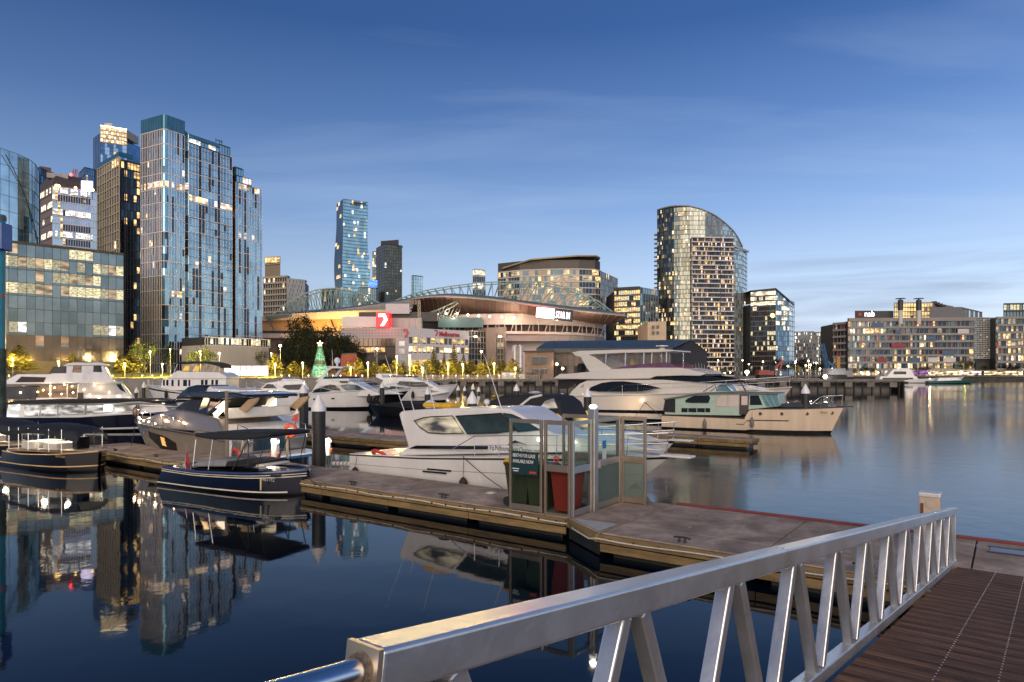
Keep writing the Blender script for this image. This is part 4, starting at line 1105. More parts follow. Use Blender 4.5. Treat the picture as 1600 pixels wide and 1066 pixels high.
b.house('upper_deck', b.loc(Zc([(342, 490), (400, 450), (470, 448), (640, 432), (840, 408), (1100, 398), (1400, 398)]) + Zd([(400, 155), (520, 185), (480, 200), (370, 198)]) + Zc([(1200, 470), (1150, 488), (700, 496)]), off), b.wf(2.5, 2.3, 3.5, 5.5, 3, 9, .45), yw, bevel=.06)
ar = b.loc(Zc([(500, 270), (560, 262), (620, 282), (690, 310), (830, 405), (800, 432), (650, 432), (625, 400), (575, 310), (530, 300)]), 2.0)
for sg in (1, -1): q = MB(); q.prism([(x, sg * 1.85, zz) for x, zz in ar], (0, sg * .25, 0)); q.build('hardtop_arch', yw, b.t, world=False, bevel=.05)
b.house('hardtop', b.loc(Zc([(495, 272), (560, 258), (900, 248), (1240, 243), (1342, 250), (1342, 262), (1200, 270), (900, 276), (620, 290)]), 1.9), b.wf(2.0, 1.9, 5, 7), yw, bevel=.04)
u_ = b.px(*z4(1250, 236), 0); q = MB(); q.lathe((u_[0], 0, u_[1] - .2), [(.2, 0), (.25, .2), (.05, .3), (.5, .35), (.5, .42), (.02, .45)], 12); q.build('radar', yw, b.t, world=False, smooth=50)
for xx, mt in ((785, steel), (948, steel), (1100, steel), (1166, yw), (1288, steel)):
    u_ = b.loc(Zc([(xx, 268), (xx - 4, 400)]), 1.8); [MB().cyl((u_[0][0], sg * 1.8, u_[0][1]), (u_[1][0], sg * 1.85, u_[1][1]), .045).build('hardtop_post', mt, b.t, world=False) for sg in (1, -1)]
b.win('purple_screen', b.loc(Zc([(840, 408), (930, 388), (1000, 375), (1160, 362), (1300, 352), (1385, 392), (1380, 402), (1100, 402)]), 1.9), b.wf(2.0, 1.8, 4, 6), M('purple_screen', (.13, .05, .08), .15, spec=.8, var=.3))
b.house('helm_seat', b.loc(Zc([(985, 385), (985, 330), (1010, 322), (1018, 385)]), .4), b.wf(.4, .4, 0, 1), tan, bevel=.05)
b.house('cover_bundle', b.loc(Zc([(500, 440), (505, 370), (530, 358), (545, 375), (540, 440)]), 1.2), b.wf(.5, .4, 0, 1), canvas, bevel=.06)
b.rail(.30, .99, .75, 10, inset=.15)
b.box('swim_platform', (-b.L / 2 - .3, 0, .55), (1.4, 4.6, .15), teak, .04)
q = MB()
u_ = b.loc(Zc([(1105, 672)]), 2.8)[0]
b.pole((u_[0], b.near * 2.75, 1.6), (u_[0] - .9, b.near * 2.9, .2), .03, dark_rope, 'mooring_line'); b.pole((u_[0], b.near * 2.75, 1.6), (u_[0] + 1.6, b.near * 3.0, .4), .03, dark_rope, 'mooring_line')
b.cabin_light(-1.5, b.near * 4.1, 1.2, 60, (1, .66, .34), .12)
b.cabin_light(-7, 0, 3.3, 25)

# ---- old cream and green cruiser
b = Boat('vintage_cruiser', 'old cream cruiser with pale green cabin, in open water right of the gate', G(1031, 669.5) + VA * 1.4, G(1311, 681.5) + VA * 1.4, 3.0)
crm = M('old_cream_hull', (.66, .53, .39), .42, var=.12, scale=.9, stretch=(2.5, 1, .35), detail=9)
b.hull([(0, 1.0), (.5, .97), (.505, 1.42), (.56, 1.54), (.8, 1.60), (1, 1.72)], stem=.75, rake=.05, full=.88, p=2.7, mat=crm, flare=.3, n=40, deck=M('grey_deck', (.2, .2, .2), .7))
b.strip('black_boot_stripe', .0, .12, blackgel, .01)
wood_d = M('dark_wood', (.05, .03, .025), .4)
b.strip('wood_rub_rail', .90, 1.0, wood_d, .03, 0, .5); b.strip('wood_rub_rail', .50, .54, wood_d, .03, .45, .74)
b.rub('toe_rail', 1., .03, wood_d, .51, 1)
off = 1.3; wf = b.wf(1.32, 1.15, 1, 2.8, 0, 5.8, .8)
green = M('pale_green_paint', (.36, .47, .38), .4, var=.1)
b.house('cabin', b.loc(Zd([(245, 455), (250, 350), (350, 335), (450, 318), (600, 312), (990, 318), (1000, 400), (820, 420), (740, 462)]), off), wf, green, bevel=.04)
b.win('stern_cover', b.loc(Zd([(236, 435), (248, 352), (314, 352), (316, 440)]), off), wf, canvas, out=.04)
b.house('roof', b.loc(Zd([(240, 350), (350, 332), (450, 314), (620, 308), (985, 312), (990, 322), (620, 318), (460, 322), (360, 342), (242, 360)]), off), b.wf(1.35, 1.3, 2, 3.2, 0, 5.8, .85), M('roof_grey_green', (.12, .14, .13), .6), bevel=.02)
b.win('oval_window', b.loc(Zd([(378, 362), (400, 345), (440, 328), (535, 326), (546, 345), (534, 380), (420, 380), (385, 376)]), off), wf, tint, frame=green)
for x0_, x1_ in ((357, 397), (402, 455), (460, 510), (514, 545)):
    b.win('low_window', b.loc(Zd([(x0_, 412), (x1_, 412), (x1_, 440), (x0_, 438)]), off), wf, tint)
pinkp = M('pale_pink_panel', (.55, .45, .40), .5, var=.08)
b.win('side_curtain', b.loc(Zd([(585, 400), (588, 350), (610, 330), (655, 327), (655, 402)]), off), wf, pinkp, frame=green)
b.win('side_curtain', b.loc(Zd([(664, 402), (664, 327), (732, 325), (732, 403)]), off), wf, pinkp)
b.win('door', b.loc(Zd([(737, 455), (737, 325), (798, 325), (798, 440), (775, 452)]), off), wf, wood_d)
b.win('door_pane', b.loc(Zd([(750, 392), (750, 332), (790, 332), (790, 392)]), off), wf, pinkp, out=.025)
b.win('window', b.loc(Zd([(806, 392), (806, 328), (862, 328), (888, 392)]), off), wf, tint)
b.win('windscreen', b.loc(Zd([(875, 330), (985, 322), (1000, 398), (915, 402)]), off), wf, M('aqua_glass', (.10, .22, .25), .06, spec=.9), out=.02)
q = MB()
for xx in ((902, 327, 945, 402), (940, 325, 975, 400)):
    u_ = b.loc(Zd([xx[:2], xx[2:]]), off); q.beam((u_[0][0], b.near * (wf(*u_[0]) + .03), u_[0][1]), (u_[1][0], b.near * (wf(*u_[1]) + .03), u_[1][1]), .05, .03)
q.build('screen_bar', green, b.t, world=False)
for t_ in (.585, .70, .83, .955):
    x, y, zz = b.P(t_, .80); q = MB(); q.torus((x, b.near * (y + .01), zz), .085, .022, n=14, m=6); q.cyl((x, b.near * (y - .02), zz), (x, b.near * (y + .012), zz), .08, n=14); q.build('porthole', M('bronze', (.12, .08, .05), .35, .8), b.t, world=False, smooth=50)
fr = b.loc(Zd([(500, 305), (575, 258), (590, 300), (690, 300), (650, 262), (575, 258)]), .9)
q = MB()
for sg in (1, -1): q.tube([(x, sg * .9, zz) for x, zz in fr[:3]], .03); q.tube([(x, sg * .8, zz) for x, zz in (fr[2], fr[5], fr[4], fr[3])], .025)
q.build('screen_frame', steel, b.t, world=False, smooth=50)
q = MB(); u_ = b.loc(Zd([(585, 300), (600, 262), (660, 266), (685, 300)]), .75); q.prism([(x, -.7, zz) for x, zz in u_], (0, 1.4, 0)); q.build('fly_windscreen', M('aqua_glass', (.10, .22, .25), .06), b.t, world=False)
u_ = b.loc(Zd([(680, 125), (780, 300)]), 0); b.pole((u_[1][0], 0, u_[1][1]), (u_[0][0], 0, u_[0][1]), .05, wood_d, 'mast')
b.rail(.84, .99, .75, 3, inset=.1, r=.022, mid=False)
b.house('foredeck_cover', b.loc(Zd([(1005, 408), (1008, 385), (1100, 380), (1200, 385), (1270, 398), (1275, 415)]), .7), b.wf(.75, .6, 1, 2.4, 2, 5, .6), M('dark_blue_cover', (.02, .03, .045), .6), bevel=.06)
q = MB(); u_ = b.loc(Zd([(1205, 380), (1235, 335), (1290, 322), (1285, 345), (1245, 370)]), .3); q.prism([(x, -.25, zz) for x, zz in u_], (0, .5, 0)); q.build('covered_outboard', canvas, b.t, world=False, bevel=.05)
for t_ in (.27, .54): b.fender(t_, M('grey_fender', (.16, .15, .14), .6), .7, .12, h=.45)
b.box('bow_fitting', (b.L / 2 + .1, 0, 1.78), (1.0, .3, .07), wood_d, .02)
b.text('lettering', 'TEENIJA', .15, wood_d, *b.px(1282, 645.5, .6), lambda x, z: b.P(min(.99, (x + b.L / 2) / b.L), .85)[1], .8, .02)
MB().box((b.L / 2 - 1.1, 0, 1.8), (.4, .4, .35)).build('anchor_winch', M('dark_steel', (.08, .08, .08), .5, .7), b.t, world=False, bevel=.03)

# ---- far white ferry at the right shore
b = Boat('ferry_yacht', 'far white motor yacht moored below the office block at the right shore', (173, 300, 0), (196, 296, 0), 6.5)
b.hull([(0, 1.6), (.6, 2.0), (1, 2.8)], stem=2.5, full=.9)
for nm, pts_, ww in (('main_deck', [(1372, 597), (1376, 588), (1432, 588), (1438, 596)], 2.8), ('upper_deck', [(1386, 589), (1390, 583), (1396, 577), (1424, 577), (1430, 589)], 2.4), ('bridge', [(1398, 578), (1402, 575.5), (1420, 575.5), (1422, 578)], 1.8)):
    b.house(nm, b.loc(pts_, ww), b.wf(ww, ww * .9, 0, 10), white, bevel=.1)
b.win('window', b.loc([(1396, 585), (1397, 580.5), (1416, 580.5), (1416, 585)], 2.4), b.wf(2.45, 2.4, 0, 10), tint)
b.win('window', b.loc([(1378, 594), (1380, 590.5), (1426, 590.5), (1428, 594)], 2.8), b.wf(2.85, 2.8, 0, 10), tint)
b = Boat('launch', 'far teal-hulled launch in front of the white motor yacht at the right shore', (172, 283, 0), (190, 281, 0), 4.0)
b.hull([(0, 1.0), (1, 1.6)], stem=1.5, mat=M('teal_hull', (.02, .09, .09), .3))
b.house('cabin', [(-6, 1), (-5, 2.4), (2, 2.4), (4, 1.3)], b.wf(1.6, 1.3, 1, 2.4), white, bevel=.1)
# ------------------------------------------------------------------ land and quays
LZ = 2.6
paving = M('quay_paving', (.20, .185, .165), .8, var=.25, scale=.4, detail=9)
shore = [(-900, 172), (-30, 170.5), (84, 152), (92, 176), (104, 338), (900, 338), (2500, 4000), (-2500, 4000)]
q = MB(); q.prism([(x, y, -2) for x, y in shore], (0, 0, LZ + 2))
tag(q.build('ground', paving), kind='structure')

quayc = M('wharf_concrete', (.16, .145, .125), .85, var=.35, scale=.5, bump=.3, detail=9)
pilem = M('wharf_pile', (.022, .019, .016), .8, var=.4, scale=1)
wh = thing('wharf', 'long wharf on dark piles in front of the shed, reaching into the harbour', 'wharf', (20, 165, 0))
def along(pa, pb, u): return Vector(pa).lerp(Vector(pb), u)
W0, W1 = Vector((-32, 168.8, 0)), Vector((85.5, 149.6, 0))
q = MB(); q.beam(W0 + Vector((0, 0, 2.45)), W1 + Vector((0, 0, 2.45)), 2.0, .5); q.build('deck_edge', quayc, wh, bevel=.03)
q = MB(); q.beam(W0 + Vector((0, .4, 1.7)), W1 + Vector((0, .4, 1.7)), .4, .35); q.build('waling_beam', pilem, wh)
for i in range(64):
    p = along(W0, W1, (i + .5) / 64) + Vector((random.uniform(-.1, .1), -.6, 0))
    MB().cyl(p + Vector((0, 0, -.6)), p + Vector((0, 0, 2.2)), .19, n=8).build('pile', pilem, wh, smooth=50)
q = MB()
for i in range(26):
    p = along(W0, W1, (i + .5) / 26) + Vector((0, -.9, 1.55)); q.box(p, (1.5, .25, 1.1), math.atan2(-19.2, 117.5))
q.build('concrete_panel', quayc, wh)
q = MB()
for i in range(40): p = W1 + Vector((.3 + i * .18, i * .65, 0)); q.cyl(p + Vector((0, 0, -.6)), p + Vector((0, 0, 2.4)), .2, n=6)
q.build('end_piling', pilem, wh)
qw = thing('quay_wall', 'dark stone quay wall along the lawn at the left shore', 'quay wall', (-300, 171, 0))
q = MB(); q.box((-460, 171.6, 1.2), (860, 1.0, 3.0)); q.build('wall', M('dark_quay', (.05, .045, .04), .8, var=.4, scale=.4), qw)
q = MB(); q.box((-460, 171.4, 2.72), (860, 1.3, .25)); q.build('coping', quayc, qw)
qr = thing('quay_wall', 'low dark quay wall with pale coping below the office blocks at the right shore', 'quay wall', (400, 337.6, 0))
q = MB(); q.box((510, 337.7, 1.2), (815, 1.0, 2.9)); q.build('wall', MATS['dark_quay'], qr)
q = MB(); q.box((510, 337.4, 2.75), (815, 1.6, .25)); q.build('coping', quayc, qr)
lawnm = M('lawn', (.16, .17, .04), .9, var=.3, scale=.5)
q = MB(); q.add([(-900, 174, LZ + .02), (-62, 174, LZ + .02), (-62, 200, LZ + 1.7), (-900, 200, LZ + 1.7)], [(0, 1, 2, 3)])
tag(q.build('lawn', lawnm), kind='structure')

# ------------------------------------------------------------------ buildings
LA = E('lit_amber', (1, .60, .22), 1.25, noise=.55); LY = E('lit_yellow', (.95, .84, .50), .72, noise=2.6, lo=.4); LW = E('lit_warm_white', (1, .82, .55), 1.4, noise=.5)
LC = E('lit_cool_white', (.95, .95, .92), 1.35, noise=.6); LP = E('lit_pinkish', (1, .72, .58), 1.1, noise=.8); LD = E('lit_dim', (1, .72, .42), .38, noise=.6)
LCO = E('lit_copper', (1, .55, .30), .30, noise=.35)
gteal = facade_glass('teal_mirror', (.25, .43, .50)); gteal2 = facade_glass('teal_mirror_b', (.36, .55, .60)); gdark = facade_glass('dark_mirror', (.05, .08, .10)); gblue = facade_glass('blue_mirror', (.14, .24, .36))
ggrey = facade_glass('grey_mirror', (.20, .235, .225), .08, .85); ggrey2 = facade_glass('grey_mirror_b', (.26, .295, .28), .08, .85); gpale = facade_glass('pale_mirror', (.56, .72, .75), .1, .7); gblack = facade_glass('black_mirror', (.025, .027, .03), .1, .5)
gbrown = facade_glass('brown_mirror', (.16, .12, .09), .12, .6)
fwhite = M('facade_white', (.55, .50, .48), .6, var=.08, scale=.3); fbeige = M('facade_beige', (.44, .37, .27), .7, var=.1, scale=.3); fdark = M('facade_dark', (.03, .032, .035), .5, var=.2, scale=.3)
fgrey = M('facade_grey', (.22, .22, .22), .7, var=.12, scale=.3); fconc = M('facade_concrete', (.30, .28, .26), .8, var=.12, scale=.2); fblue = M('facade_blue_panel', (.03, .12, .19), .35, .4, var=.15, scale=.2)
fpale = M('facade_pale', (.50, .50, .48), .7, var=.08, scale=.3)


class Bld:
    def __init__(s, name, label, px, Y, cat='building', z=LZ):
        s.t = thing(name, label, cat, (QX(px, Y), Y, z)); s.nlit = 0; s.rest = None

    def face(s, A, B, z0, z1, nx, nz, pick, mats, lits=(), vm=(.12, .25), hm=(.12, .25), fm=None, top=None, vskip=1, hskip=1, cap=70, rec=0., name='glazing', inner=None, sp=.2):
        """one glazed face from A to B (left to right as seen); pick(i,j)->index of mats, or ('L',k) for a lit window"""
        A, B = Vector((*A[:2], 0)), Vector((*B[:2], 0)); d = B - A; ln = d.length; x = d / ln; n = Vector((x.y, -x.x, 0))
        g = MB(); runs = []
        dz = (z1 - z0) / nz; dx = ln / nx
        hi = lambda u: z1 if top is None else top(u)
        def quad(mb, i0, i1, j, k, o=0., f0=0., f1=1.):
            a, b_ = A + x * dx * i0 - n * (rec - o), A + x * dx * i1 - n * (rec - o)
            zb = z0 + dz * (j + f0)
            za, zc = min(zb + dz * (f1 - f0), hi(i0 / nx)), min(zb + dz * (f1 - f0), hi(i1 / nx))
            if za <= zb + .05 and zc <= zb + .05: return
            mb.add([(a.x, a.y, zb), (b_.x, b_.y, zb), (b_.x, b_.y, max(zb, zc)), (a.x, a.y, max(zb, za))], [(0, 1, 2, 3)], k)
        for j in range(nz):
            run = None
            for i in range(nx + 1):
                c = pick(i, j) if i < nx else None
                lit = isinstance(c, tuple)
                if run and (not lit or c[1] != run[2] or i - run[0] > 5): runs.append((run[0], i, j, run[2])); run = None
                if lit and not run: run = (i, i, c[1])
                if c is not None and not lit: quad(g, i, i + 1, j, c)
                elif lit and sp: quad(g, i, i + 1, j, 0, 0., 0., sp)
        g.build(name, mats, s.t)
        random.shuffle(runs); runs.sort(key=lambda r: -(r[1] - r[0]))
        for (i0, i1, j, k) in runs:
            if s.nlit < cap:
                m_ = MB(); quad(m_, i0, i1, j, 0, 0., sp)
                if m_.v: m_.build('lit_window', lits[k], s.t); s.nlit += 1
            else:
                if s.rest is None: s.rest = {}
                quad(s.rest.setdefault(lits[k], MB()), i0, i1, j, 0, 0., sp)
        f = MB()
        if vm[0]:
            for i in range(0, nx + 1, vskip):
                p = A + x * dx * i + n * (vm[1] / 2 - rec)
                f.box((p.x, p.y, (z0 + hi(i / nx)) / 2), (vm[0], vm[1] + rec * .0, hi(i / nx) - z0), math.atan2(x.y, x.x))
        if hm[0]:
            for j in range(0, nz + 1, hskip):
                zz = z0 + dz * j; u1 = 1.
                if top is not None:
                    while u1 > 0 and hi(u1) < zz: u1 -= .02
                    u0 = 0.
                    while u0 < u1 and hi(u0) < zz: u0 += .02
                else: u0 = 0
                if u1 - u0 < .02: continue
                p = A + x * ln * (u0 + u1) / 2 + n * (hm[1] / 2 + .02 - rec)
                f.box((p.x, p.y, zz), (ln * (u1 - u0), hm[1] + .04, hm[0]), math.atan2(x.y, x.x))
        if f.v and fm: f.build('mullion_grid', fm, s.t)

    def done(s):
        if s.rest:
            for m_, mb in s.rest.items(): tag(mb.build('lit_window', m_, s.t), kind='stuff')

    def mass(s, pts, z0, z1, mat, name='wall', bevel=0.):
        q = MB(); q.prism([(p[0], p[1], z0) for p in pts], (0, 0, z1 - z0)); return q.build(name, mat, s.t, bevel=bevel)


def V2(px, Y): return (QX(px, Y), Y)
def inset_back(A, B, d):
    A, B = Vector((*A[:2], 0)), Vector((*B[:2], 0)); x = (B - A).normalized(); n = Vector((x.y, -x.x, 0))
    return A - n * .25, B - n * .25, B - n * d, A - n * d
rnd = random.random
def mixpick(p, nlit, nm, w=None):
    """p = chance that a cell is lit; nm plain glasses"""
    def f(i, j):
        pp = p(i, j) if callable(p) else p
        if rnd() < pp: return ('L', random.randrange(nlit))
        return random.choices(range(nm), w)[0]
    return f

# --- low glass office block at the far left
b = Bld('office_block', 'wide grey-green glass office block with yellow-lit floors, at the far left behind the pine', 100, 195)
A, B_ = (-146, 178), V2(193, 206); zt = QZ(398, 206)
rows = {8: .40, 7: .80, 6: .55, 5: .72, 4: .05, 3: .0, 2: .4, 1: .25, 0: .1}
prev = [0]
def pk(i, j):
    p = rows.get(j, 0)
    if (math.sin(i * .55 + j * 2.3) * .5 + .5) * .55 + rnd() * .45 > 1 - p: return ('L', random.choice((0, 0, 3, 4)) if j > 4 else (random.choice((1, 4)) if j > 1 else 2))
    return (2 if j < 2 else random.randrange(2))
b.face(A, B_, 7.5, zt, 20, 9, pk, [ggrey, ggrey2, gbrown], [LY, LC, LCO, LD, E('lit_yellow_dim', (.95, .86, .55), .34, noise=2.6, lo=.4)], vm=(.10, .08), hm=(.12, .08), fm=fdark)
for j in range(26):   # odd sub-panels
    pass
a1, b1, c1, d1 = inset_back(A, B_, 40); b.mass([a1, b1, c1, d1], 0, zt - .2, fdark)
q = MB(); q.beam((*A, zt + .1), (*B_, zt + .1), .8, .7); q.build('parapet', fdark, b.t)
q = MB(); q.beam((A[0] + .5, A[1] - .5, 5), (B_[0] + .5, B_[1] - .5, 5), .6, 5); q.build('podium', M('podium_brown', (.09, .075, .065), .6), b.t)
b.done()

# --- curved pale glass building
b = Bld('curved_office', 'curved pale teal glass building with diagonal stripes, top left corner', 20, 260)
cp_ = [V2(-90, 228), V2(0, 247), V2(28, 254), V2(45, 260), V2(55, 266), V2(61, 274), V2(62.5, 284), V2(61, 296)]
zt = QZ(241, 254); ii = 0
for k, (A, B_) in enumerate(zip(cp_, cp_[1:])):
    nx = max(1, round(math.dist(A, B_) / 2.9)); i00 = ii
    b.face(A, B_, LZ, zt, nx, 15, lambda i, j, i00=i00, k=k: 1 if k > 4 else (2 if ((i00 + i) + 0 * j - (j * .95)) % 9 < 1.6 else 0), [gpale, gteal, facade_glass('stripe_teal', (.16, .30, .38))], vm=(.10, .1), hm=(.08, .1), fm=M('mullion_green', (.10, .16, .17), .5))
    ii += nx
b.mass([Vector((p[0] - 1.2, p[1] + .8, 0)) for p in cp_] + [(-222, 305, 0), (-300, 305, 0)], 0, zt - .3, fdark)
q = MB(); q.tube([Vector((QX(p_, y_ - .8), y_ - .8, QZ(243 + (385 - 243) * (k_ / 6) ** 1.1, y_))) for k_, (p_, y_) in enumerate(((9, 249), (20, 252), (30, 255), (40, 258), (48, 262), (55, 266), (60, 273)))], .16, 5); q.build('diagonal_brace', fdark, b.t)
q = MB(); q.loft([[Vector((QX(px_, 256 + dy), 256 + dy, zt - .2 + h_)) for px_, h_ in ((-60, 3.0), (-20, 3.4), (5, 3.3), (18, 2.6), (28, 1.5), (36, 0.2), (36, -.5), (-60, -.5))] for dy in (2, 26)], True, caps=True)
q.build('roof', M('roof_grey', (.25, .26, .27), .5), b.t)

# --- bright white office with diagonal stripe
b = Bld('office_tower', 'white-lit office tower with an orange diagonal stripe and a lilac billboard on its roof', 110, 425)
Cn = V2(82, 420); Rt = V2(153, 435); Lf = V2(62, 437); zt = QZ(291, 420)
stripeG = facade_glass('striped_mirror', (.50, .55, .60)); 
def pk(i, j):
    u = (i + .5) / 18; v = 1 - (j + .5) / 26
    dg = .07 + v * .58
    if abs(u - dg) < .028: return ('L', 1)
    if u > .86: return 2 if rnd() > .12 else ('L', 0)
    if u > dg: return ('L', 0) if (j % 3 == 1 and rnd() < .9) else (3 if (i * 2 + j) % 2 else 0)
    return ('L', 0) if (j % 3 != 2 and rnd() < .55) else 2
b.face(Cn, Rt, LZ, zt, 18, 26, pk, [gdark, gteal, gpale, stripeG], [LC, LA], vm=(.25, .2), hm=(.55, .35), fm=fwhite, cap=75)
b.face(Lf, Cn, LZ, zt, 8, 26, lambda i, j: ('L', 0) if (j % 2 and rnd() < .6) else 0, [M('brown_fascia', (.16, .12, .11), .6)], [LW], vm=(0, 0), hm=(.5, .3), fm=M('brown_fascia', (.16, .12, .11), .6), cap=90)
a1, b1, c1, d1 = inset_back(Cn, Rt, 40); b.mass([Vector((*Lf, 0)), Vector((*Cn, 0)) + Vector((0, .4, 0)), b1, c1, (Lf[0] + 5, Lf[1] + 40, 0)], 0, zt - .3, fdark)
q = MB(); q.loft([[Vector((QX(p_, Y_), Y_, z_)) for p_, Y_ in pp] for pp, z_ in (([(62, 437), (82, 420), (153, 435), (150, 460), (70, 470)], zt), ([(64, 439), (84, 424), (143, 438), (140, 460), (72, 470)], zt + 6), ([(70, 445), (90, 432), (125, 440), (122, 460), (78, 470)], zt + 11))], True, caps=True)
q.build('roof_hood', M('roof_brown', (.07, .055, .05), .6), b.t)
q = MB(); q.beam((*V2(75, 430), zt + 9), (*V2(108, 434), zt + 9), 6, 3); q.build('plant_room', fconc, b.t)
bb = MB(); p = D(136, 291, 428); bb.box((p.x, p.y, p.z), (6.6, .8, 6.4), .12); bo_ = bb.build('billboard', E('billboard_lilac', (.80, .68, 1), 1.7, noise=.35, lo=.6), b.t)
q = MB()
for sx in (-1, 0, 1): q.beam((p.x + sx * 3, p.y + .6, p.z - 8), (p.x + sx * 3, p.y + .6, p.z + 3), .3, .3)
q.build('billboard_frame', fdark, b.t)
for px_ in (88, 92, 118, 145): u_ = D(px_, 290 + (px_ - 88) * .12, 418); MB().ball(u_, .8, 8).build('flood_lamp', E('flood', (1, .6, .2), 8), b.t)
b.done()
mt = thing('radio_mast', 'red lattice mast with a red lamp on the roof of the white-lit office tower', 'mast', D(118, 280, 445))
c0 = D(118, 281, 445); rm = M('mast_red', (.30, .05, .04), .5); q = MB()
for sx, sy in ((-1, -1), (1, -1), (1, 1), (-1, 1)): q.beam(c0 + Vector((sx * 1.6, sy * 1.6, -3)), c0 + Vector((sx * .8, sy * .8, 7)), .3, .3)
for k in range(5):
    for sg in (1, -1): q.beam(c0 + Vector((-sg * 1.5, -1.4, k * 1.6 - 2)), c0 + Vector((sg * 1.4, -1.4, k * 1.6 - .4)), .2, .2)
q.build('lattice', rm, mt)
MB().ball(D(111, 273, 440), .9).build('warning_lamp', E('red_lamp', (1, .05, .03), 8), mt)

# small ones behind
def slab(name, label, corners, ytop, nz, nxs, picks, mats, lits, Yd=25, vm=(.2, .2), hm=(.2, .2), fm=fdark, zt=None, cat='building', wallm=fdark, cap=60, hskip=1, vskip=1, z0=LZ):
    cs = [V2(*c) for c in corners]; b = Bld(name, label, sum(c[0] for c in corners) / len(corners), corners[0][1], cat)
    zt = zt or QZ(ytop, min(c[1] for c in corners))
    for k, (A, B_) in enumerate(zip(cs, cs[1:])):
        pk_ = picks[k] if isinstance(picks, list) else picks
        b.face(A, B_, z0, zt, nxs[k], nz, pk_, mats, lits, vm, hm, fm, cap=cap, hskip=hskip, vskip=vskip)
    n = Vector((0, Yd, 0)); pts = [Vector((*c, 0)) + Vector((0, .3, 0)) for c in cs]
    b.mass(pts + [pts[-1] + n + Vector((Yd * .2 * (1 if pts[-1].x > 0 else -1), 0, 0)), pts[0] + n], 0, zt - .1, wallm)
    q = MB(); q.prism([(p.x, p.y - .35, zt - .2) for p in pts] + [(pts[-1].x, pts[-1].y + 5, zt - .2), (pts[0].x, pts[0].y + 5, zt - .2)], (0, 0, .8)); q.build('parapet', wallm, b.t)
    return b, zt

b, _ = slab('office_tower', 'dim blue-brown tower top peeping out behind the white-lit office tower', [(60, 520), (91, 540)], 262, 30, [8], mixpick(.08, 2, 2), [gblue, gdark], [LA, LW], cap=12); 
b.mass([V2(62, 525) + (0,), V2(80, 530) + (0,), V2(80, 545) + (0,), V2(62, 545) + (0,)], 150, 164, M('crown_brown', (.14, .08, .07), .6), 'plant_room'); b.done()
b, _ = slab('office_tower', 'small dark blue tower top left of the tall crowned tower', [(124, 575), (132, 560), (147, 566)], 262, 30, [4, 6], mixpick(.02, 1, 1), [gblue], [LA], cap=6); b.done()

# --- tall crowned tower with zigzag glass
b = Bld('skyscraper', 'tall tower with zigzag pale glass and a warm-lit crown', 175, 620)
cs = [V2(146, 632), V2(157, 618), V2(198, 628), V2(203, 640)]; zt = QZ(197, 618); zc = QZ(222, 618)
zig = lambda i, j: 1 if ((i * 2 + j * .8) % 8) < 3.6 else 0
b.face(cs[0], cs[1], LZ, zt - 6, 4, 60, lambda i, j: 0, [gblue], vm=(.2, .2), hm=(0, 0), fm=fdark)
b.face(cs[1], cs[2], LZ, zc, 12, 58, lambda i, j: ('L', 0) if rnd() < .01 else zig(i, j), [gblue, gpale], [LA], vm=(0, 0), hm=(.2, .2), fm=gblue)
b.face(cs[2], cs[3], LZ, zt - 9, 2, 60, lambda i, j: 0, [gblue], vm=(0, 0), hm=(0, 0))
b.face(cs[1], cs[2], zc, zt, 10, 4, lambda i, j: ('L', (i + j) % 2), [gdark], [LW, LA], vm=(.5, .4), hm=(.5, .5), fm=fbeige)
b.mass([(*cs[0], 0), (cs[1][0], cs[1][1] + .5, 0), (cs[2][0], cs[2][1] + .5, 0), (*cs[3], 0), (cs[3][0] + 3, cs[3][1] + 25, 0), (cs[0][0], cs[0][1] + 25, 0)], 0, zt - 7, gblue)
b.mass([(cs[1][0] - 4, cs[1][1] + 6, 0), (cs[1][0], cs[1][1] + .2, 0), (cs[2][0], cs[2][1] + .2, 0), (cs[2][0], cs[2][1] + 20, 0)], zt - 7, zt + .3, fbeige, 'crown')
b.mass([(*V2(163, 622), 0), (*V2(175, 622), 0), (*V2(175, 632), 0), (*V2(163, 632), 0)], zt, zt + 4, fbeige, 'plant_room')
q = MB(); q.beam((*V2(157, 617.5), zt + .2), (*V2(198, 627.5), zt + .2), .6, .8); q.build('crown_light', E('crown_strip', (1, .82, .5), 5), b.t)
b.done()

# --- dark pair tower with beige grid on the left face
b = Bld('apartment_tower', 'apartment tower with a beige grid on one face and a black amber-windowed face', 190, 280)
Lf, Cn, Rt = V2(153, 292), V2(187, 275), V2(223, 284); zt = QZ(245, 275)
b.face(Lf, Cn, LZ, zt, 9, 24, mixpick(lambda i, j: .5 if j == 23 and i > 4 else .02, 2, 2), [gdark, ggrey], [LW, LA], vm=(.42, .35), hm=(.38, .35), fm=fbeige, cap=20)
b.face(V2(189, 277), Rt, LZ, QZ(249, 275), 7, 27, mixpick(lambda i, j: (.8 if j == 26 else (.42 if j > 17 and i in (1, 4, 5) else (.25 if i in (4, 5) else .03))), 2, 2), [gblack, gdark], [LA, LA], vm=(.15, .2), hm=(.15, .2), fm=fdark, cap=60)
b.mass([(*Lf, 0), (Cn[0] + .3, Cn[1] + 3.2, 0), (Rt[0] - .2, Rt[1] + 1.2, 0), (Rt[0] - 8, Rt[1] + 20, 0), (Lf[0] + 4, Lf[1] + 22, 0)], 0, zt - .2, fdark)
q = MB(); q.beam((*Lf, zt + 1.0), (*Cn, zt + 1.0), .8, 1.8); q.beam((*V2(187, 275), zt + 1.0), (*V2(207, 279), zt + 1.0), .8, 1.8); q.build('blue_parapet', fblue, b.t)
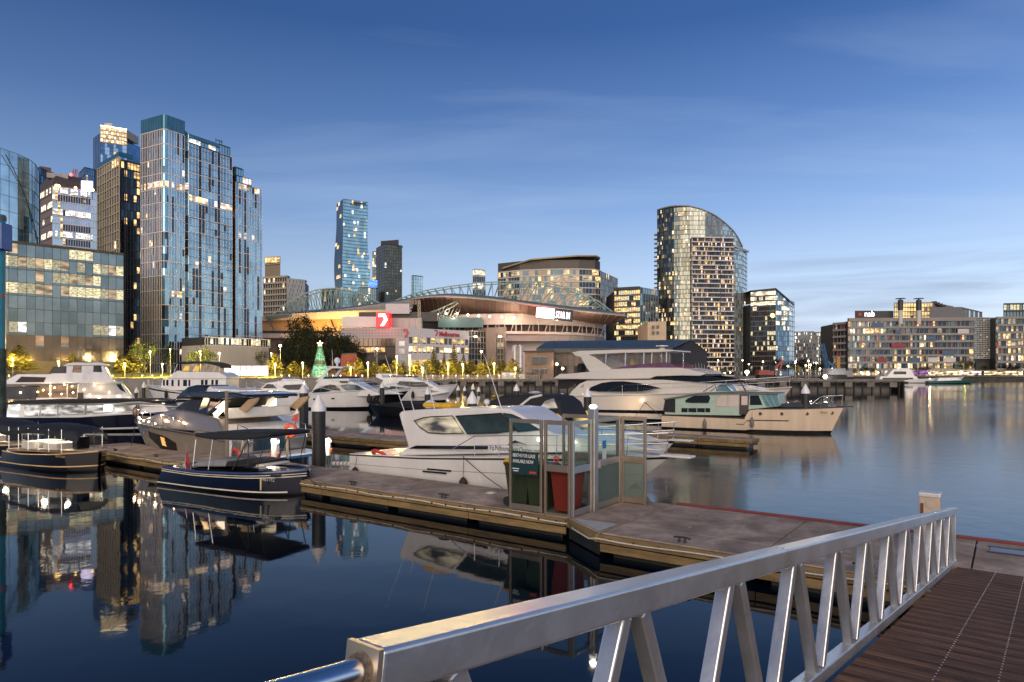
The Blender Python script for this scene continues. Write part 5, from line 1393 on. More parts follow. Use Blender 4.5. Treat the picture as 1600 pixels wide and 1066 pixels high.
q = MB(); q.beam((*V2(189, 277), QZ(248, 275)), (*Rt, QZ(248, 275)), 1.4, .5); q.build('roof_edge', fdark, b.t)
b.done()

# --- big stepped blue glass tower
b = Bld('apartment_tower', 'big stepped blue glass apartment tower with pale grid lines, left of centre', 320, 245)
fd = Vector((.47, .883, 0)); bk = Vector((-.883, .47, 0))
def Pv(px, Y): return Vector((*V2(px, Y), 0))
fpink = M('facade_pinkish', (.70, .63, .60), .55, var=.06, scale=.3)
litrow = lambda j, J: .68 if j == max(J, default=-1) else (.4 if j in J else .012)
def towerface(A, B_, z0, z1, nx, nz, J=(), dark=(), m3=None, **k):
    def pk(i, j):
        if rnd() < litrow(j, J): return ('L', random.choice((0, 0, 1, 2, 3)))
        if i in dark: return 2
        if j < 5: return 2 if rnd() < .75 else 0
        v = math.sin(i * 12.9898 + (j // 5) * 4.13 + nx) * 43758.5453; v -= math.floor(v)      # rooms stacked above each other look alike
        if rnd() < .16: v = rnd()
        return 2 if v < .16 else (0 if v < .62 else 1)
    b.face(A, B_, z0, z1, nx, nz, pk, [gteal, gteal2, gdark] if m3 is None else m3, [LP, LW, LA, LD], cap=95, **k)
c1_ = Pv(257, 230); zA = QZ(201, 230); zAc = QZ(178, 230)
lA = c1_ + bk * 12.6
r1 = 1.6
lc, rc = c1_ + bk * r1, c1_ + fd * r1
slimv, slimh = (.16, .22), (.10, .14)
greyface = [facade_glass('grey_blue_mirror', (.17, .24, .30)), facade_glass('grey_pink_mirror', (.36, .34, .36)), gdark]
towerface(lA, lc, LZ, zA, 12, 34, J=(26, 18), m3=greyface, vm=(.16, .10), hm=(.2, .12), fm=fpink, hskip=2)
arc = [c1_ + (bk + fd) * r1 - (bk * math.sin(a) + fd * math.cos(a)) * 0 - (fd * math.cos(a) + bk * math.sin(a)) * r1 for a in ()]
cc = c1_ + bk * r1 + fd * r1
arc = [cc - fd * r1 * math.cos(a) - bk * r1 * math.sin(a) for a in [math.pi / 2 * k / 4 for k in range(5)]]
for u, v in zip(arc, arc[1:]): towerface(u, v, LZ, zA, 1, 34, J=(26,), vm=(0, 0), hm=(.2, .2), fm=fpink, hskip=2)
eA = c1_ + fd * 7.6
towerface(rc, eA, LZ, zA, 6, 34, J=(26, 11), vm=(.13, .08), hm=(.18, .10), fm=fpink, hskip=2)
# recess and second slab, set back a little
s2 = c1_ + fd * 9.2 + bk * .0; e2 = s2 + fd * 18.2; zB = QZ(226, 240)
rec = s2 + bk * 2.6 - fd * 1.6
towerface(eA, eA + bk * 2 + fd * .9, LZ, zA, 1, 34, J=(26,), vm=(0, 0), hm=slimh, fm=fdark)
towerface(rec, s2, LZ, zB + 3, 2, 30, J=(23,), m3=[gdark, gteal, gdark], vm=(0, 0), hm=slimh, fm=fwhite)
towerface(s2, e2, LZ, zB, 14, 32, J=(24,), dark=(3, 9), vm=(.13, .08), hm=(.18, .10), fm=fpink, hskip=2)
q = MB()
for j in range(30):
    zz = LZ + (zB - LZ) * (j + .5) / 30; m_ = (s2 + e2) / 2; q.box((m_.x, m_.y, zz), (18.2, .16, .10), math.atan2(fd.y, fd.x))
q.build('mid_rail', fdark, b.t)
s3 = e2 + fd * 1.6; e3 = s3 + fd * 12.4; zC = QZ(285, 256)
towerface(e2, e2 + bk * 2 + fd * 1.2, LZ, zB - 6, 1, 28, J=(22,), m3=[gdark, gdark, gdark], vm=(0, 0), hm=slimh, fm=fwhite)
towerface(s3, e3, LZ, zC, 10, 28, J=(27, 20), dark=(3,), vm=(.13, .08), hm=(.18, .10), fm=fpink, hskip=2)
D_ = 15
b.mass([lA + fd * .3, c1_ + (fd + bk) * 1.0, eA + bk * .3, eA + bk * D_, lA + fd * D_ * .4 + bk * 1], 0, zA - .1, fdark)
b.mass([s2 + bk * .3, e2 + bk * .3, e2 + bk * D_, s2 + bk * D_], 0, zB - .1, fdark); b.mass([s3 + bk * .3, e3 + bk * .3, e3 + bk * D_, s3 + bk * D_], 0, zC - .1, fdark)
# blue crowns
def crown(pts, z0, z1, nm='crown'):
    pts = [Vector(p) for p in pts]
    q = MB(); q.prism([(p.x, p.y, z0) for p in pts], (0, 0, z1 - z0)); o = q.build(nm, fblue_t, b.t)
    q = MB()
    for A_, B2_ in zip(pts, pts[1:]):
        n_ = max(1, round((B2_ - A_).length / 1.4))
        for i in range(n_ + 1):
            p = A_.lerp(B2_, i / n_); q.box((p.x, p.y, (z0 + z1) / 2), (.08, .08, z1 - z0 + .02), math.atan2(fd.y, fd.x))
    q.build('panel_joint', fdark, o)
fblue_t = facade_glass('crown_teal', (.07, .20, .27), .2, .5)
crown([lA] + arc + [eA, eA + bk * 14, lA + fd * 5], zA, zAc)
crown([eA + bk * .4 + fd * .1, eA + bk * .9 + fd * 1.5, eA + bk * 10 + fd * 1.5, eA + bk * 10], zA - 3, zAc - 3, 'crown')
crown([rec, s2 - fd * .4 + bk * .2, s2 + fd * 12.6, s2 + fd * 12.6 + bk * 9, rec + bk * 8], zB + 1.8, QZ(208, 238) - 0)
# glazed penthouses
zq = QZ(222, 240)
def pent(A_, B2_, z0, z1, nx, p):
    b.face(A_, B2_, z0, z1, nx, 1, lambda i, j: ('L', random.randrange(2)) if rnd() < p else 0, [gteal2], [LW, LC], vm=(.12, .1), hm=(.15, .3), fm=fdark, cap=99)
pent(s2, s2 + fd * 12.6, zB, zB + 1.8 if zB + 1.8 > zB else zB + 2, 8, .45)
pent(s2 + fd * 12.6, s2 + fd * 17.2, zB - .2, zB + 3.2, 4, 0)
b.mass([s2 + fd * 12.8 + bk * .4, s2 + fd * 17 + bk * .4, s2 + fd * 17 + bk * 9, s2 + fd * 12.8 + bk * 9], zB, zB + 3.0, fdark, 'plant_room')
pent(s3 + fd * .3, s3 + fd * 7.2, zC, zC + 2.6, 5, .5); pent(s3 + fd * .2, s3 + fd * 3.4, zC + 2.6, zC + 5.4, 3, 0)
b.mass([s3 + fd * .4 + bk * .5, s3 + fd * 7.1 + bk * .5, s3 + fd * 7.1 + bk * 9, s3 + fd * .4 + bk * 9], zC, zC + 2.7, fdark, 'plant_room')
b.mass([s3 + fd * .3 + bk * .4, s3 + fd * 3.3 + bk * .4, s3 + fd * 3.3 + bk * 9, s3 + fd * .3 + bk * 9], zC + 2.7, zC + 6.0, fblue_t, 'crown')
q = MB()
for k_ in (13.5, 15, 16): p = s2 + fd * k_ + bk * 3; q.cyl((p.x, p.y, zB + 3), (p.x, p.y, zB + 6.2), .12, n=6)
q.beam(s2 + fd * 13.5 + bk * 3 + Vector((0, 0, zB + 5.6)), s2 + fd * 16.4 + bk * 3 + Vector((0, 0, zB + 5.6)), .2, .2); q.build('roof_rig', fdark, b.t)
b.done()
# carpark podium with lit colonnade, right of the tower foot
pd = Bld('podium', 'grey ribbed carpark podium with a lit glass strip on top, below the stepped tower', 390, 220)
A, B_ = V2(318, 214), V2(420, 232); zt = QZ(541, 222)
ribm = M('ribbed_cladding', (.34, .33, .34), .6, .2, var=.05, scale=.1, stretch=(6, 6, .2))
a1, b1, c1, d1 = inset_back(A, B_, 14); pd.mass([Vector((*A, 0)), Vector((*B_, 0)), c1, d1], 0, zt, ribm)
q = MB()
for k in range(70): p = Vector((*A, 0)).lerp(Vector((*B_, 0)), k / 70); q.box((p.x, p.y - .06, zt / 2), (.1, .16, zt - .2))
q.build('rib', ribm, pd.t)
pd.face((A[0], A[1] + 1, 0), (B_[0], B_[1] + 1, 0), zt, zt + 2.6, 26, 1, lambda i, j: ('L', i % 2) if rnd() < .75 else 0, [gdark], [LW, LY], vm=(.15, .15), hm=(.25, .5), fm=fwhite, cap=40)
pd.mass([a1 + Vector((0, 1.2, 0)), b1 + Vector((0, 1.2, 0)), c1, d1], zt, zt + 2.6, fdark, 'plant_room'); pd.done()
sc_ = thing('screen_hoarding', 'long low screen of bright pinkish-white lit panels in front of the carpark podium', 'screen', (QX(385, 180), 180, LZ))
q = MB(); q.box((QX(385, 180), 180, LZ + 2.1), (11.5, .3, 2.6)); so_ = q.build('lit_panel', E('pink_white_screen', (1, .80, .80), 1.7, noise=.35, lo=.5), sc_)
q = MB(); [q.box((QX(385, 180) - 5.75 + k * 1.44, 179.8, LZ + 1.9), (.12, .2, 3.2)) for k in range(9)]; q.build('frame', M('mast_red', (.30, .05, .04)), sc_)
# --- tan apartment blocks right of the big tower
b, zt = slab('apartment_block', 'tan apartment block with dark balconies, right behind the big stepped tower', [(412, 425), (449, 418)], 432, 17, [10], mixpick(.10, 2, 2, (1, 2)), [gbrown, gdark], [LA, LW], fm=fbeige, vm=(.5, .4), hm=(1.1, .9), wallm=fconc, cap=20)
b.mass([(*V2(414, 424), 0), (*V2(438, 420), 0), (*V2(438, 432), 0), (*V2(414, 434), 0)], zt, QZ(412, 424), M('crown_tan', (.25, .2, .13), .5), 'crown')
b.face(V2(414, 423.5), V2(438, 419.5), QZ(414, 424), QZ(403, 424), 5, 1, lambda i, j: ('L', 0), [gdark], [LA], vm=(.3, .3), hm=(.4, .4), fm=fbeige); b.done()
b, zt = slab('apartment_block', 'pale apartment block with a maze-like white panel pattern, beside the tan block', [(449, 416), (476, 424)], 436, 22, [13], lambda i, j: 0 if (i * 7 + j * 3) % 5 < 2 else 1, [gbrown, fpale], [LD], fm=fpale, vm=(.35, .25), hm=(.5, .25), wallm=fconc); b.done()

# --- wavy blue-green skyscraper
b = Bld('skyscraper', 'tall wavy blue-green glass skyscraper with scattered lit windows', 550, 700)
ys = [311, 330, 350, 368, 385, 400, 415, 430, 445, 460, 478, 500, 540]
xl = [526, 526, 525.5, 524.5, 523.2, 522.2, 522, 522.3, 523.5, 524.5, 524, 523, 523]
xm = [536, 536, 536, 536, 535.5, 535, 535, 535, 535, 536, 536, 536, 536]
xr = [575, 574.5, 574.5, 574, 575, 577, 578.2, 578.6, 578.4, 577, 573, 571, 571]
zt = QZ(311, 700)
def xi(tab, z):
    y = HY - (z - H) / 700 * F
    for (a, va), (c_, vc) in zip(zip(ys, tab), zip(ys[1:], tab[1:])):
        if y <= c_: return va + (vc - va) * max(0, y - a) / (c_ - a)
    return tab[-1]
nz = 52; gm, gs = MB(), MB(); lw = []
for j in range(nz):
    z0, z1 = LZ + (zt - LZ) * j / nz, LZ + (zt - LZ) * (j + 1) / nz
    for i in range(14):
        def pt(u, z):
            a_, c_ = xi(xm, z), xi(xr, z); yy = 700 + 14 * u + 1.5 * math.sin(u * 3.1); return Vector((QX(a_ + (c_ - a_) * u, yy), yy, z))
        vs = [pt(i / 14, z0), pt((i + 1) / 14, z0), pt((i + 1) / 14, z1), pt(i / 14, z1)]
        if rnd() < (.10 if 4 < i < 13 else .04): lw.append((vs, rnd() < .6))
        else: gm.add(vs, [(0, 1, 2, 3)], random.choice((0, 0, 1)))
    for i in range(4):
        def pt(u, z):
            a_, c_ = xi(xl, z), xi(xm, z); return Vector((QX(a_ + (c_ - a_) * u, 722 - 22 * u), 722 - 22 * u, z))
        vs = [pt(i / 4, z0), pt((i + 1) / 4, z0), pt((i + 1) / 4, z1), pt(i / 4, z1)]
        if rnd() < .09: lw.append((vs, False))
        else: gs.add(vs, [(0, 1, 2, 3)])
wavy = facade_glass('wavy_teal', (.40, .60, .62), .1)
gm.build('glazing', [wavy, facade_glass('wavy_teal_b', (.42, .62, .62), .25)], b.t); gs.build('side_glazing', gdark, b.t)
for vs, wht in lw[:90]: MB().add(vs, [(0, 1, 2, 3)]).build('lit_window', LC if wht else LA, b.t)
q = MB()
for j in range(0, nz + 1): 
    z0 = LZ + (zt - LZ) * j / nz; q.beam((QX(xi(xm, z0), 700), 699.6, z0), (QX(xi(xr, z0), 714), 713.6, z0), .3, .35)
q.build('floor_line', M('mullion_green', (.10, .16, .17)), b.t)
q = MB(); q.add([Vector((QX(xi(xl, z), 723), 723, z)) for z in (LZ, zt)] + [Vector((QX(xi(xr, z), 716), 716, z)) for z in (LZ, zt)] + [Vector((QX(xi(xr, z), 745) , 745, z)) for z in (LZ, zt)] + [Vector((QX(xi(xl, z), 745), 745, z)) for z in (LZ, zt)], [(2, 4, 5, 3), (4, 6, 7, 5), (6, 0, 1, 7), (1, 3, 5, 7)]); q.build('back_wall', gdark, b.t)
q = MB(); q.beam((QX(551, 700), 703, zt - 3), (QX(569, 700), 709, zt - 3), .6, 1.7); q.build('top_louvre', fdark, b.t)

b, zt = slab('skyscraper', 'plain dark grey-green tower right of the wavy skyscraper', [(588, 590), (601, 570), (628, 578)], 382, 44, [5, 10], [mixpick(.01, 1, 1), mixpick(.02, 2, 2)], [facade_glass('dull_green', (.11, .12, .10), .3, .3), facade_glass('dull_green_b', (.14, .15, .125), .3, .3)], [LD, LC], fm=fdark, vm=(.15, .15), hm=(.15, .15), cap=30)
b.mass([(*V2(595, 580), 0), (*V2(623, 574), 0), (*V2(623, 590), 0), (*V2(595, 592), 0)], zt, QZ(375, 575), fdark, 'plant_room'); b.done()
b, _ = slab('skyscraper', 'thin sliver of a lit tower between the wavy skyscraper and the dark one', [(582, 640), (590, 640)], 394, 40, [3], mixpick(.25, 2, 1), [gdark], [LW, LA], cap=25); b.done()
b, _ = slab('office_block', 'low building with a blue lit roof sign behind the arched roof truss', [(560, 560), (588, 560)], 450, 12, [9], mixpick(.3, 2, 1), [gdark], [LW, LC], cap=20)
MB().box(D(583, 444, 558), (7, .6, 6)).build('blue_sign', E('blue_sign', (.03, .22, 1), 1.3, noise=.4), b.t); b.done()
b, _ = slab('office_block', 'dark building with a stepped top behind the left end of the roof truss', [(503, 560), (524, 552)], 452, 14, [7], mixpick(.15, 2, 2), [gdark, gbrown], [LA, LW], cap=20); b.done()
b, _ = slab('skyscraper', 'small pale glass tower with a dark slanted top, right of the dark grey-green tower', [(643, 604), (646, 600), (660, 606)], 431, 30, [1, 4], mixpick(.02, 1, 1), [gpale], [LW], cap=6, vm=(.3, .3), hm=(.15, .1), fm=ggrey); b.done()
b, _ = slab('skyscraper', 'small slim tower ringed with lit white floors above the stadium roof', [(739, 604), (744, 600), (758, 606)], 421, 16, [2, 5], lambda i, j: ('L', j % 2) if j % 2 else 0, [gdark], [LC, LW], cap=40, vm=(.2, .2), hm=(1.0, .5), fm=fpale); b.done()

# --- curved office with flat oversailing roof
b = Bld('office_block', 'broad curved office block with an oversailing yellowish roof, behind the stadium', 860, 455)
cp_ = [V2(778, 470), V2(812, 460), V2(860, 455), V2(905, 454), V2(930, 456), V2(938, 462), V2(965, 500)]
zt = QZ(421, 455)
for k, (A, B_) in enumerate(zip(cp_, cp_[1:])):
    nx = max(1, round(math.dist(A, B_) / 2.2))
    b.face(A, B_, 20, zt, nx, 13, mixpick(lambda i, j: ((.75 if j == 11 and k > 1 else (.5 if j == 12 and k < 3 else .28)) if k < 5 else .03), 4, 2), [gbrown, gdark] if k < 5 else [ggrey, gdark], [LY, LD, LA, LD], vm=(.16, .15), hm=(.75, .5) if k < 5 else (.1, .1), fm=M('slab_edge', (.50, .47, .42), .6) if k < 5 else fgrey, cap=80)
pp = [Vector((*p, 0)) for p in cp_]
b.mass([p + Vector((0, .6, 0)) for p in pp] + [(pp[-1].x - 10, 530, 0), (pp[0].x, 530, 0)], 0, zt - .2, fdark)
b.mass([p + Vector((0, 1.5, 0)) for p in pp[:6]] + [(pp[5].x, 500, 0), (pp[0].x, 500, 0)], zt, zt + 6.5, M('plant_brown', (.07, .055, .045), .5), 'plant_room')
q = MB(); rp = [Vector((*V2(785, 466), QZ(418, 460))), Vector((*V2(830, 456), QZ(406, 455))), Vector((*V2(900, 452), QZ(402, 455))), Vector((*V2(931, 454), QZ(401, 455))), Vector((*V2(938, 470), QZ(404, 470)))]
rp2 = [p + Vector((0, 40, 0)) for p in rp]
q.loft([[p for p in rp], [p + Vector((0, 0, .9)) for p in rp], [p + Vector((0, 0, .9)) for p in rp2], rp2, rp], False); q.build('roof', M('roof_mustard', (.30, .25, .13), .5), b.t); b.done()

b = Bld('office_block', 'stepped office block with yellow-lit floors, left of the oval tower', 985, 430)
A, B_, C_ = V2(960, 432), V2(1000, 425), V2(1028, 440); zt = QZ(452, 425)
b.face(A, B_, LZ, zt, 12, 15, mixpick(lambda i, j: .75 if j > 6 else .3, 2, 1), [gdark], [LY, LA], vm=(.15, .2), hm=(.8, .6), fm=M('slab_brown', (.12, .09, .07), .6), cap=60)
b.face(B_, C_, LZ, QZ(449, 425), 7, 15, mixpick(.2, 2, 2), [gteal, gdark], [LW, LD], vm=(.4, .3), hm=(.2, .2), fm=fgrey, cap=75)
b.mass([(*A, 0), (B_[0], B_[1] + .4, 0), (*C_, 0), (C_[0], 470, 0), (A[0], 470, 0)], 0, zt - .2, fdark); 
q = MB(); q.beam((*A, zt + .8), (*B_, zt + .8), 4, 1.6); q.build('roof', fdark, b.t); b.done()
b, _ = slab('apartment_block', 'small beige block with square punched windows in front of the oval tower', [(1012, 330), (1041, 326)], 504, 7, [5], lambda i, j: 0, [fbeige], [], vm=(.0, .2), hm=(.0, .2), wallm=fbeige)
for i in range(3):
    for j in range(2):
        MB().box((QX(1021 + i * 7.2, 327), 327.6, QZ(511 + j * 9, 327)), (1.25, .4, 1.5)).build('window', gblack, b.t)

# --- oval residential tower
b = Bld('apartment_tower', 'tall oval apartment tower with a curved sloping top and lit balconies, right of centre', 1095, 460)
YF = 455
def topf(px):   # outline of the top in the picture
    tab = [(1027, 322), (1050, 320.5), (1075, 322), (1095, 327), (1115, 335), (1130, 345), (1145, 357), (1155, 370), (1160, 380), (1167, 381)]
    for (a, va), (c_, vc) in zip(tab, tab[1:]):
        if px <= c_: return va + (vc - va) * max(0, px - a) / (c_ - a)
    return tab[-1][1]
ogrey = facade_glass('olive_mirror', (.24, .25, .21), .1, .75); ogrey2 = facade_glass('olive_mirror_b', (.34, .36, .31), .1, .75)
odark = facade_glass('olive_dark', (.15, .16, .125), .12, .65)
def ov(A_, B2_, nx, zmaxf, pick, mats, **k):
    z1 = max(zmaxf(0), zmaxf(1), zmaxf(.5)); nz = round((z1 - LZ) / 3.05)
    b.face(V2(*A_), V2(*B2_), LZ, LZ + nz * 3.05, nx, nz, pick, mats, [LA, LD, LW, LD], top=zmaxf, cap=95, **k)
fz = lambda p0, p1: (lambda u: QZ(topf(p0 + (p1 - p0) * u), YF))
def oY(p): u = abs(p - 1092) / 76.; return 455 + 26 * (1 - math.sqrt(max(.02, 1 - min(1, u) ** 2.4)))
opx = [1027, 1032, 1038, 1045, 1053, 1062, 1071, 1080, 1091, 1102, 1113, 1124, 1134, 1143, 1150, 1155, 1160]
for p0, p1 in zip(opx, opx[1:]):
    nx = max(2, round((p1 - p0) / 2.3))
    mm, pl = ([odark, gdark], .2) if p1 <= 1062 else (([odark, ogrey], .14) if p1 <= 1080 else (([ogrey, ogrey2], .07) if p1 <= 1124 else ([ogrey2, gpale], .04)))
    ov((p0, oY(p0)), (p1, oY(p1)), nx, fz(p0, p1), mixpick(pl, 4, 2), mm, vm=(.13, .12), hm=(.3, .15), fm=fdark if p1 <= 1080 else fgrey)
ov((1160, oY(1160)), (1167, 482), 3, lambda u: QZ(382, YF), mixpick(.02, 3, 1), [gpale], vm=(.15, .15), hm=(.3, .2), fm=fgrey)
# projecting balcony bay
zb = QZ(373, YF); A_, B2_ = V2(1080, YF - 2.2), V2(1146, 455.5)
nzb = round((zb - LZ) / 3.05)
b.face(A_, B2_, LZ, zb, 30, nzb, mixpick(.30, 4, 2), [gbrown, gdark], [LP, LD, LA, LD], vm=(.12, .15), hm=(0, 0), fm=fdark, cap=98, name='balcony_glazing')
q = MB(); x_ = (Vector((*B2_, 0)) - Vector((*A_, 0))); 
for j in range(nzb + 1):
    zz = LZ + (zb - LZ) * j / nzb; m_ = (Vector((*A_, 0)) + Vector((*B2_, 0))) / 2
    for k, (u0, u1) in enumerate(((0, .66), (.68, 1))):
        c_ = Vector((*A_, 0)) + x_ * (u0 + u1) / 2; q.box((c_.x, c_.y - .9 + .35 * (k == 1), zz + .30), (x_.length * (u1 - u0), 1.9, .62), math.atan2(x_.y, x_.x))
q.build('balcony_slab', M('balcony_pale', (.60, .55, .51), .6, var=.06), b.t)
q = MB(); q.box((QX(1080, YF), YF - 1.4, zb / 2), (.5, 1.8, zb)); q.build('bay_edge', fpale, b.t)
pts = [V2(p + (.35 if p < 1092 else -.35), oY(p) + .5) for p in opx] + [V2(1166, 482.5)]
b.mass([Vector((*p, 0)) + Vector((0, .5, 0)) for p in pts] + [(QX(1160, 500), 500, 0), (QX(1032, 500), 500, 0)], 0, QZ(383, YF), fdark)
q = MB(); ring = [Vector((QX(p_, oY(p_)), oY(p_) + .3, QZ(topf(p_), YF) + .1)) for p_ in range(1027, 1161, 7)]
q.loft([ring, [Vector((p.x * 1.048, p.y + 22, p.z)) for p in ring], [Vector((p.x * 1.048, p.y + 22, QZ(384, YF))) for p in ring], [Vector((p.x, p.y + .4, QZ(384, YF))) for p in ring]], False); q.build('curved_roof', fdark, b.t)
q = MB(); q.tube([p - Vector((0, .6, 0)) for p in ring], .45, 6); q.build('roof_trim', fgrey, b.t)
q = MB(); q.beam((*V2(1146, 459), QZ(383, YF)), (*V2(1168, 480), QZ(383, YF)), 2.4, 1.2); q.build('cornice', fpale, b.t)
# side balconies on the left edge
q = MB(); [q.box((QX(1026, 472), 472, LZ + 3.05 * j), (3.0, 3, .8)) for j in range(2, 33)]; q.build('side_balcony', fgrey, b.t)
b.done()

b, zt = slab('apartment_block', 'grey block with stepped balconies between the oval tower and the bright-topped office', [(1169, 470), (1176, 462), (1192, 468)], 497, 14, [3, 7], mixpick(.1, 2, 2), [gdark, gbrown], [LD, LW], hm=(.9, .8), fm=fgrey, cap=20)
b.mass([(*V2(1168, 472), 0), (*V2(1178, 466), 0), (*V2(1178, 480), 0), (*V2(1168, 482), 0)], zt, QZ(478, 470), fdark, 'plant_room'); b.done()
b = Bld('office_tower', 'office tower with bright gold-lit top floors and rounded shoulder, right of the oval tower', 1207, 455)
A, B_, C_, D2 = V2(1173, 458), V2(1212, 450), V2(1233, 456), V2(1241, 470)
tp = lambda a, c_: (lambda u: QZ(a + (c_ - a) * u, 450))
nz = 17
b.face(A, B_, LZ, QZ(454, 450), 12, nz, lambda i, j: ('L', 0 if j > 12 else 1) if (rnd() < (.95 if 13 < j else .08) or (j in (5, 6, 7, 8) and i > 7 and rnd() < .6)) else random.randrange(2), [gdark, gblack], [LW, LY], top=tp(455, 453.5), vm=(.12, .15), hm=(.6, .4), fm=M('slab_brown', (.12, .09, .07), .6), cap=60)
b.face(B_, C_, LZ, QZ(454, 450), 7, nz, lambda i, j: ('L', 0) if rnd() < (.6 if j > 9 else .15) else random.randrange(2), [gteal, gblue], [LW, LA], top=tp(453.5, 472), vm=(.12, .15), hm=(.4, .3), fm=fgrey, cap=90)
b.face(C_, D2, LZ, QZ(468, 450), 3, 15, mixpick(.08, 1, 1), [gpale], [LW], vm=(.15, .15), hm=(.3, .2), fm=fgrey)
b.mass([(*A, 0), (B_[0], B_[1] + .4, 0), (C_[0], C_[1] + .4, 0), (*D2, 0), (D2[0], 490, 0), (A[0], 490, 0)], 0, QZ(474, 450), fdark)
q = MB(); rr = [Vector((*A, QZ(455, 450))), Vector((*B_, QZ(453.5, 450))), Vector((*C_, QZ(470, 450))), Vector((*D2, QZ(474, 450)))]
q.loft([[p - Vector((0, .4, 0)) for p in rr], [p + Vector((0, -.4, 1.4)) for p in rr], [p + Vector((0, 25, 1.4)) for p in rr], [p + Vector((0, 25, -6)) for p in rr]], False); q.build('roof', fdark, b.t)
MB().ball(D(1207, 493, 449), 1.3).build('flood_lamp', E('yellow_flood', (1, .75, .12), 9), b.t); b.done()
b, _ = slab('apartment_block', 'distant dark apartment slabs with scattered lit windows under the pale sky gap', [(1240, 560), (1272, 556)], 519, 12, [18], mixpick(.17, 2, 2), [fgrey, gdark], [LC, LW], fm=fgrey, vm=(.3, .2), hm=(.5, .3), cap=60); b.done()
b, _ = slab('apartment_block', 'second distant apartment slab with a bright vertical stair light', [(1272, 556), (1306, 560)], 520, 12, [18], lambda i, j: ('L', 1) if i == 3 else (('L', 0) if rnd() < .2 else random.randrange(2)), [fgrey, gdark], [LC, LY], fm=fgrey, vm=(.3, .2), hm=(.5, .3), cap=60); b.done()

# --- long bank office with balconies on the right shore
slabg = M('slab_pale', (.24, .215, .20), .7, var=.15, scale=.1)
cols = [gdark, gbrown, ggrey, M('panel_red', (.22, .03, .04), .5), M('panel_blue', (.05, .10, .17), .5), M('panel_green', (.06, .12, .07), .5)]
def bank(b, A, B_, z0, z1, nx, nz, p, cap=90):
    b.face(A, B_, z0, z1, nx, nz, mixpick(p, 4, 6, (9, 3, 2, .8, .8, .5)), cols, [LW, LD, LA, LD], vm=(.22, .25), hm=(1.1, 1.1), fm=slabg, cap=cap, vskip=2)
b = Bld('office_block', 'long eight-storey bank office with pale slabs, red sign and two black-topped chimneys on its roof', 1440, 350)
A, B_ = V2(1325, 352), V2(1521, 346); zt = QZ(500, 346)
pf = lambda i, j: {0: .8, 1: .5, 2: .42, 3: .14, 4: .10, 5: .10, 6: .15, 7: .14}.get(j, .1) if not (j == 6 and 5 < i < 18) else .7
bank(b, A, B_, LZ, zt, 56, 8, pf)
a1, b1, c1, d1 = inset_back(A, B_, 40); b.mass([a1, b1, c1, d1], 0, zt - .2, fdark)
q = MB(); q.beam((A[0], A[1] - .2, zt + .5), (B_[0], B_[1] - .2, zt + .5), 2, 1.6); q.build('cornice', slabg, b.t)
# random screens standing proud of the slabs
for k in range(12):
    i = random.uniform(.03, .95); j = random.randrange(1, 8); p = Vector((*A, 0)).lerp(Vector((*B_, 0)), i)
    MB().box((p.x, p.y - 1.3, LZ + (zt - LZ) / 8 * j + 1.4), (random.uniform(2.5, 7), .2, 2.4), -.09).build('screen_panel', random.choice((M('screen_white', (.5, .48, .46), .6), cols[3], cols[4], fgrey)), b.t)
b.mass([(*V2(1337, 356), 0), (*V2(1396, 354), 0), (*V2(1396, 372), 0), (*V2(1337, 374), 0)], zt, QZ(486, 355), fdark, 'plant_room')
sg = MB(); p = D(1350.5, 491.5, 353.5); sg.box(p, (9.2, .6, 3.9), -.08); so_ = sg.build('sign', M('sign_black', (.012, .012, .014), .4), b.t)
lettering('lettering', 'nab', 4.3, E('sign_white', (1, 1, 1), 1.6), so_, (p.x - .2, p.y - .42, p.z - 1.1), (1, -.08, 0), .05, squash=.85, bold=.05)
q = MB(); c_ = Vector((p.x - 2.6, p.y - .5, p.z)); st = [c_ + Vector((math.sin(a) * r_, 0, math.cos(a) * r_)) for k in range(10) for a, r_ in [(k * math.pi / 5, 1.3 if k % 2 == 0 else .62)]]; q.prism(st, (0, .1, 0)); q.build('star', E('sign_red', (1, .03, .04), .9), so_)
b.face(V2(1397, 353), V2(1457, 351), zt, QZ(474, 352), 14, 4, lambda i, j: ('L', 0) if rnd() < .9 else 0, [gbrown], [E('atrium_amber', (1, .70, .28), .95, noise=.25, lo=.4)], vm=(.2, .25), hm=(.15, .2), fm=M('atrium_frame', (.25, .2, .13), .5), cap=96)
b.mass([(*V2(1397, 355), 0), (*V2(1457, 353), 0), (*V2(1490, 375), 0), (*V2(1397, 375), 0)], zt, QZ(472, 352), M('atrium_roof', (.2, .17, .12), .6), 'atrium')
for k in range(4): MB().box((QX(1461 + 4.5 * k, 355), 356, QZ(472 + 1.8 * k, 352)), (1.5, 3, 1.4)).build('roof_light', fdark, b.t)
b.mass([(*V2(1453, 350), 0), (*V2(1502, 349), 0), (*V2(1530, 372), 0), (*V2(1453, 372), 0)], zt, QZ(480, 350), M('roof_slate', (.12, .125, .13), .5), 'plant_room')
b.face(V2(1502, 349), V2(1534, 372), zt, QZ(482, 350), 9, 1, lambda i, j: i % 2, [fgrey, gpale], [], vm=(.2, .2), hm=(.3, .3), fm=fgrey)
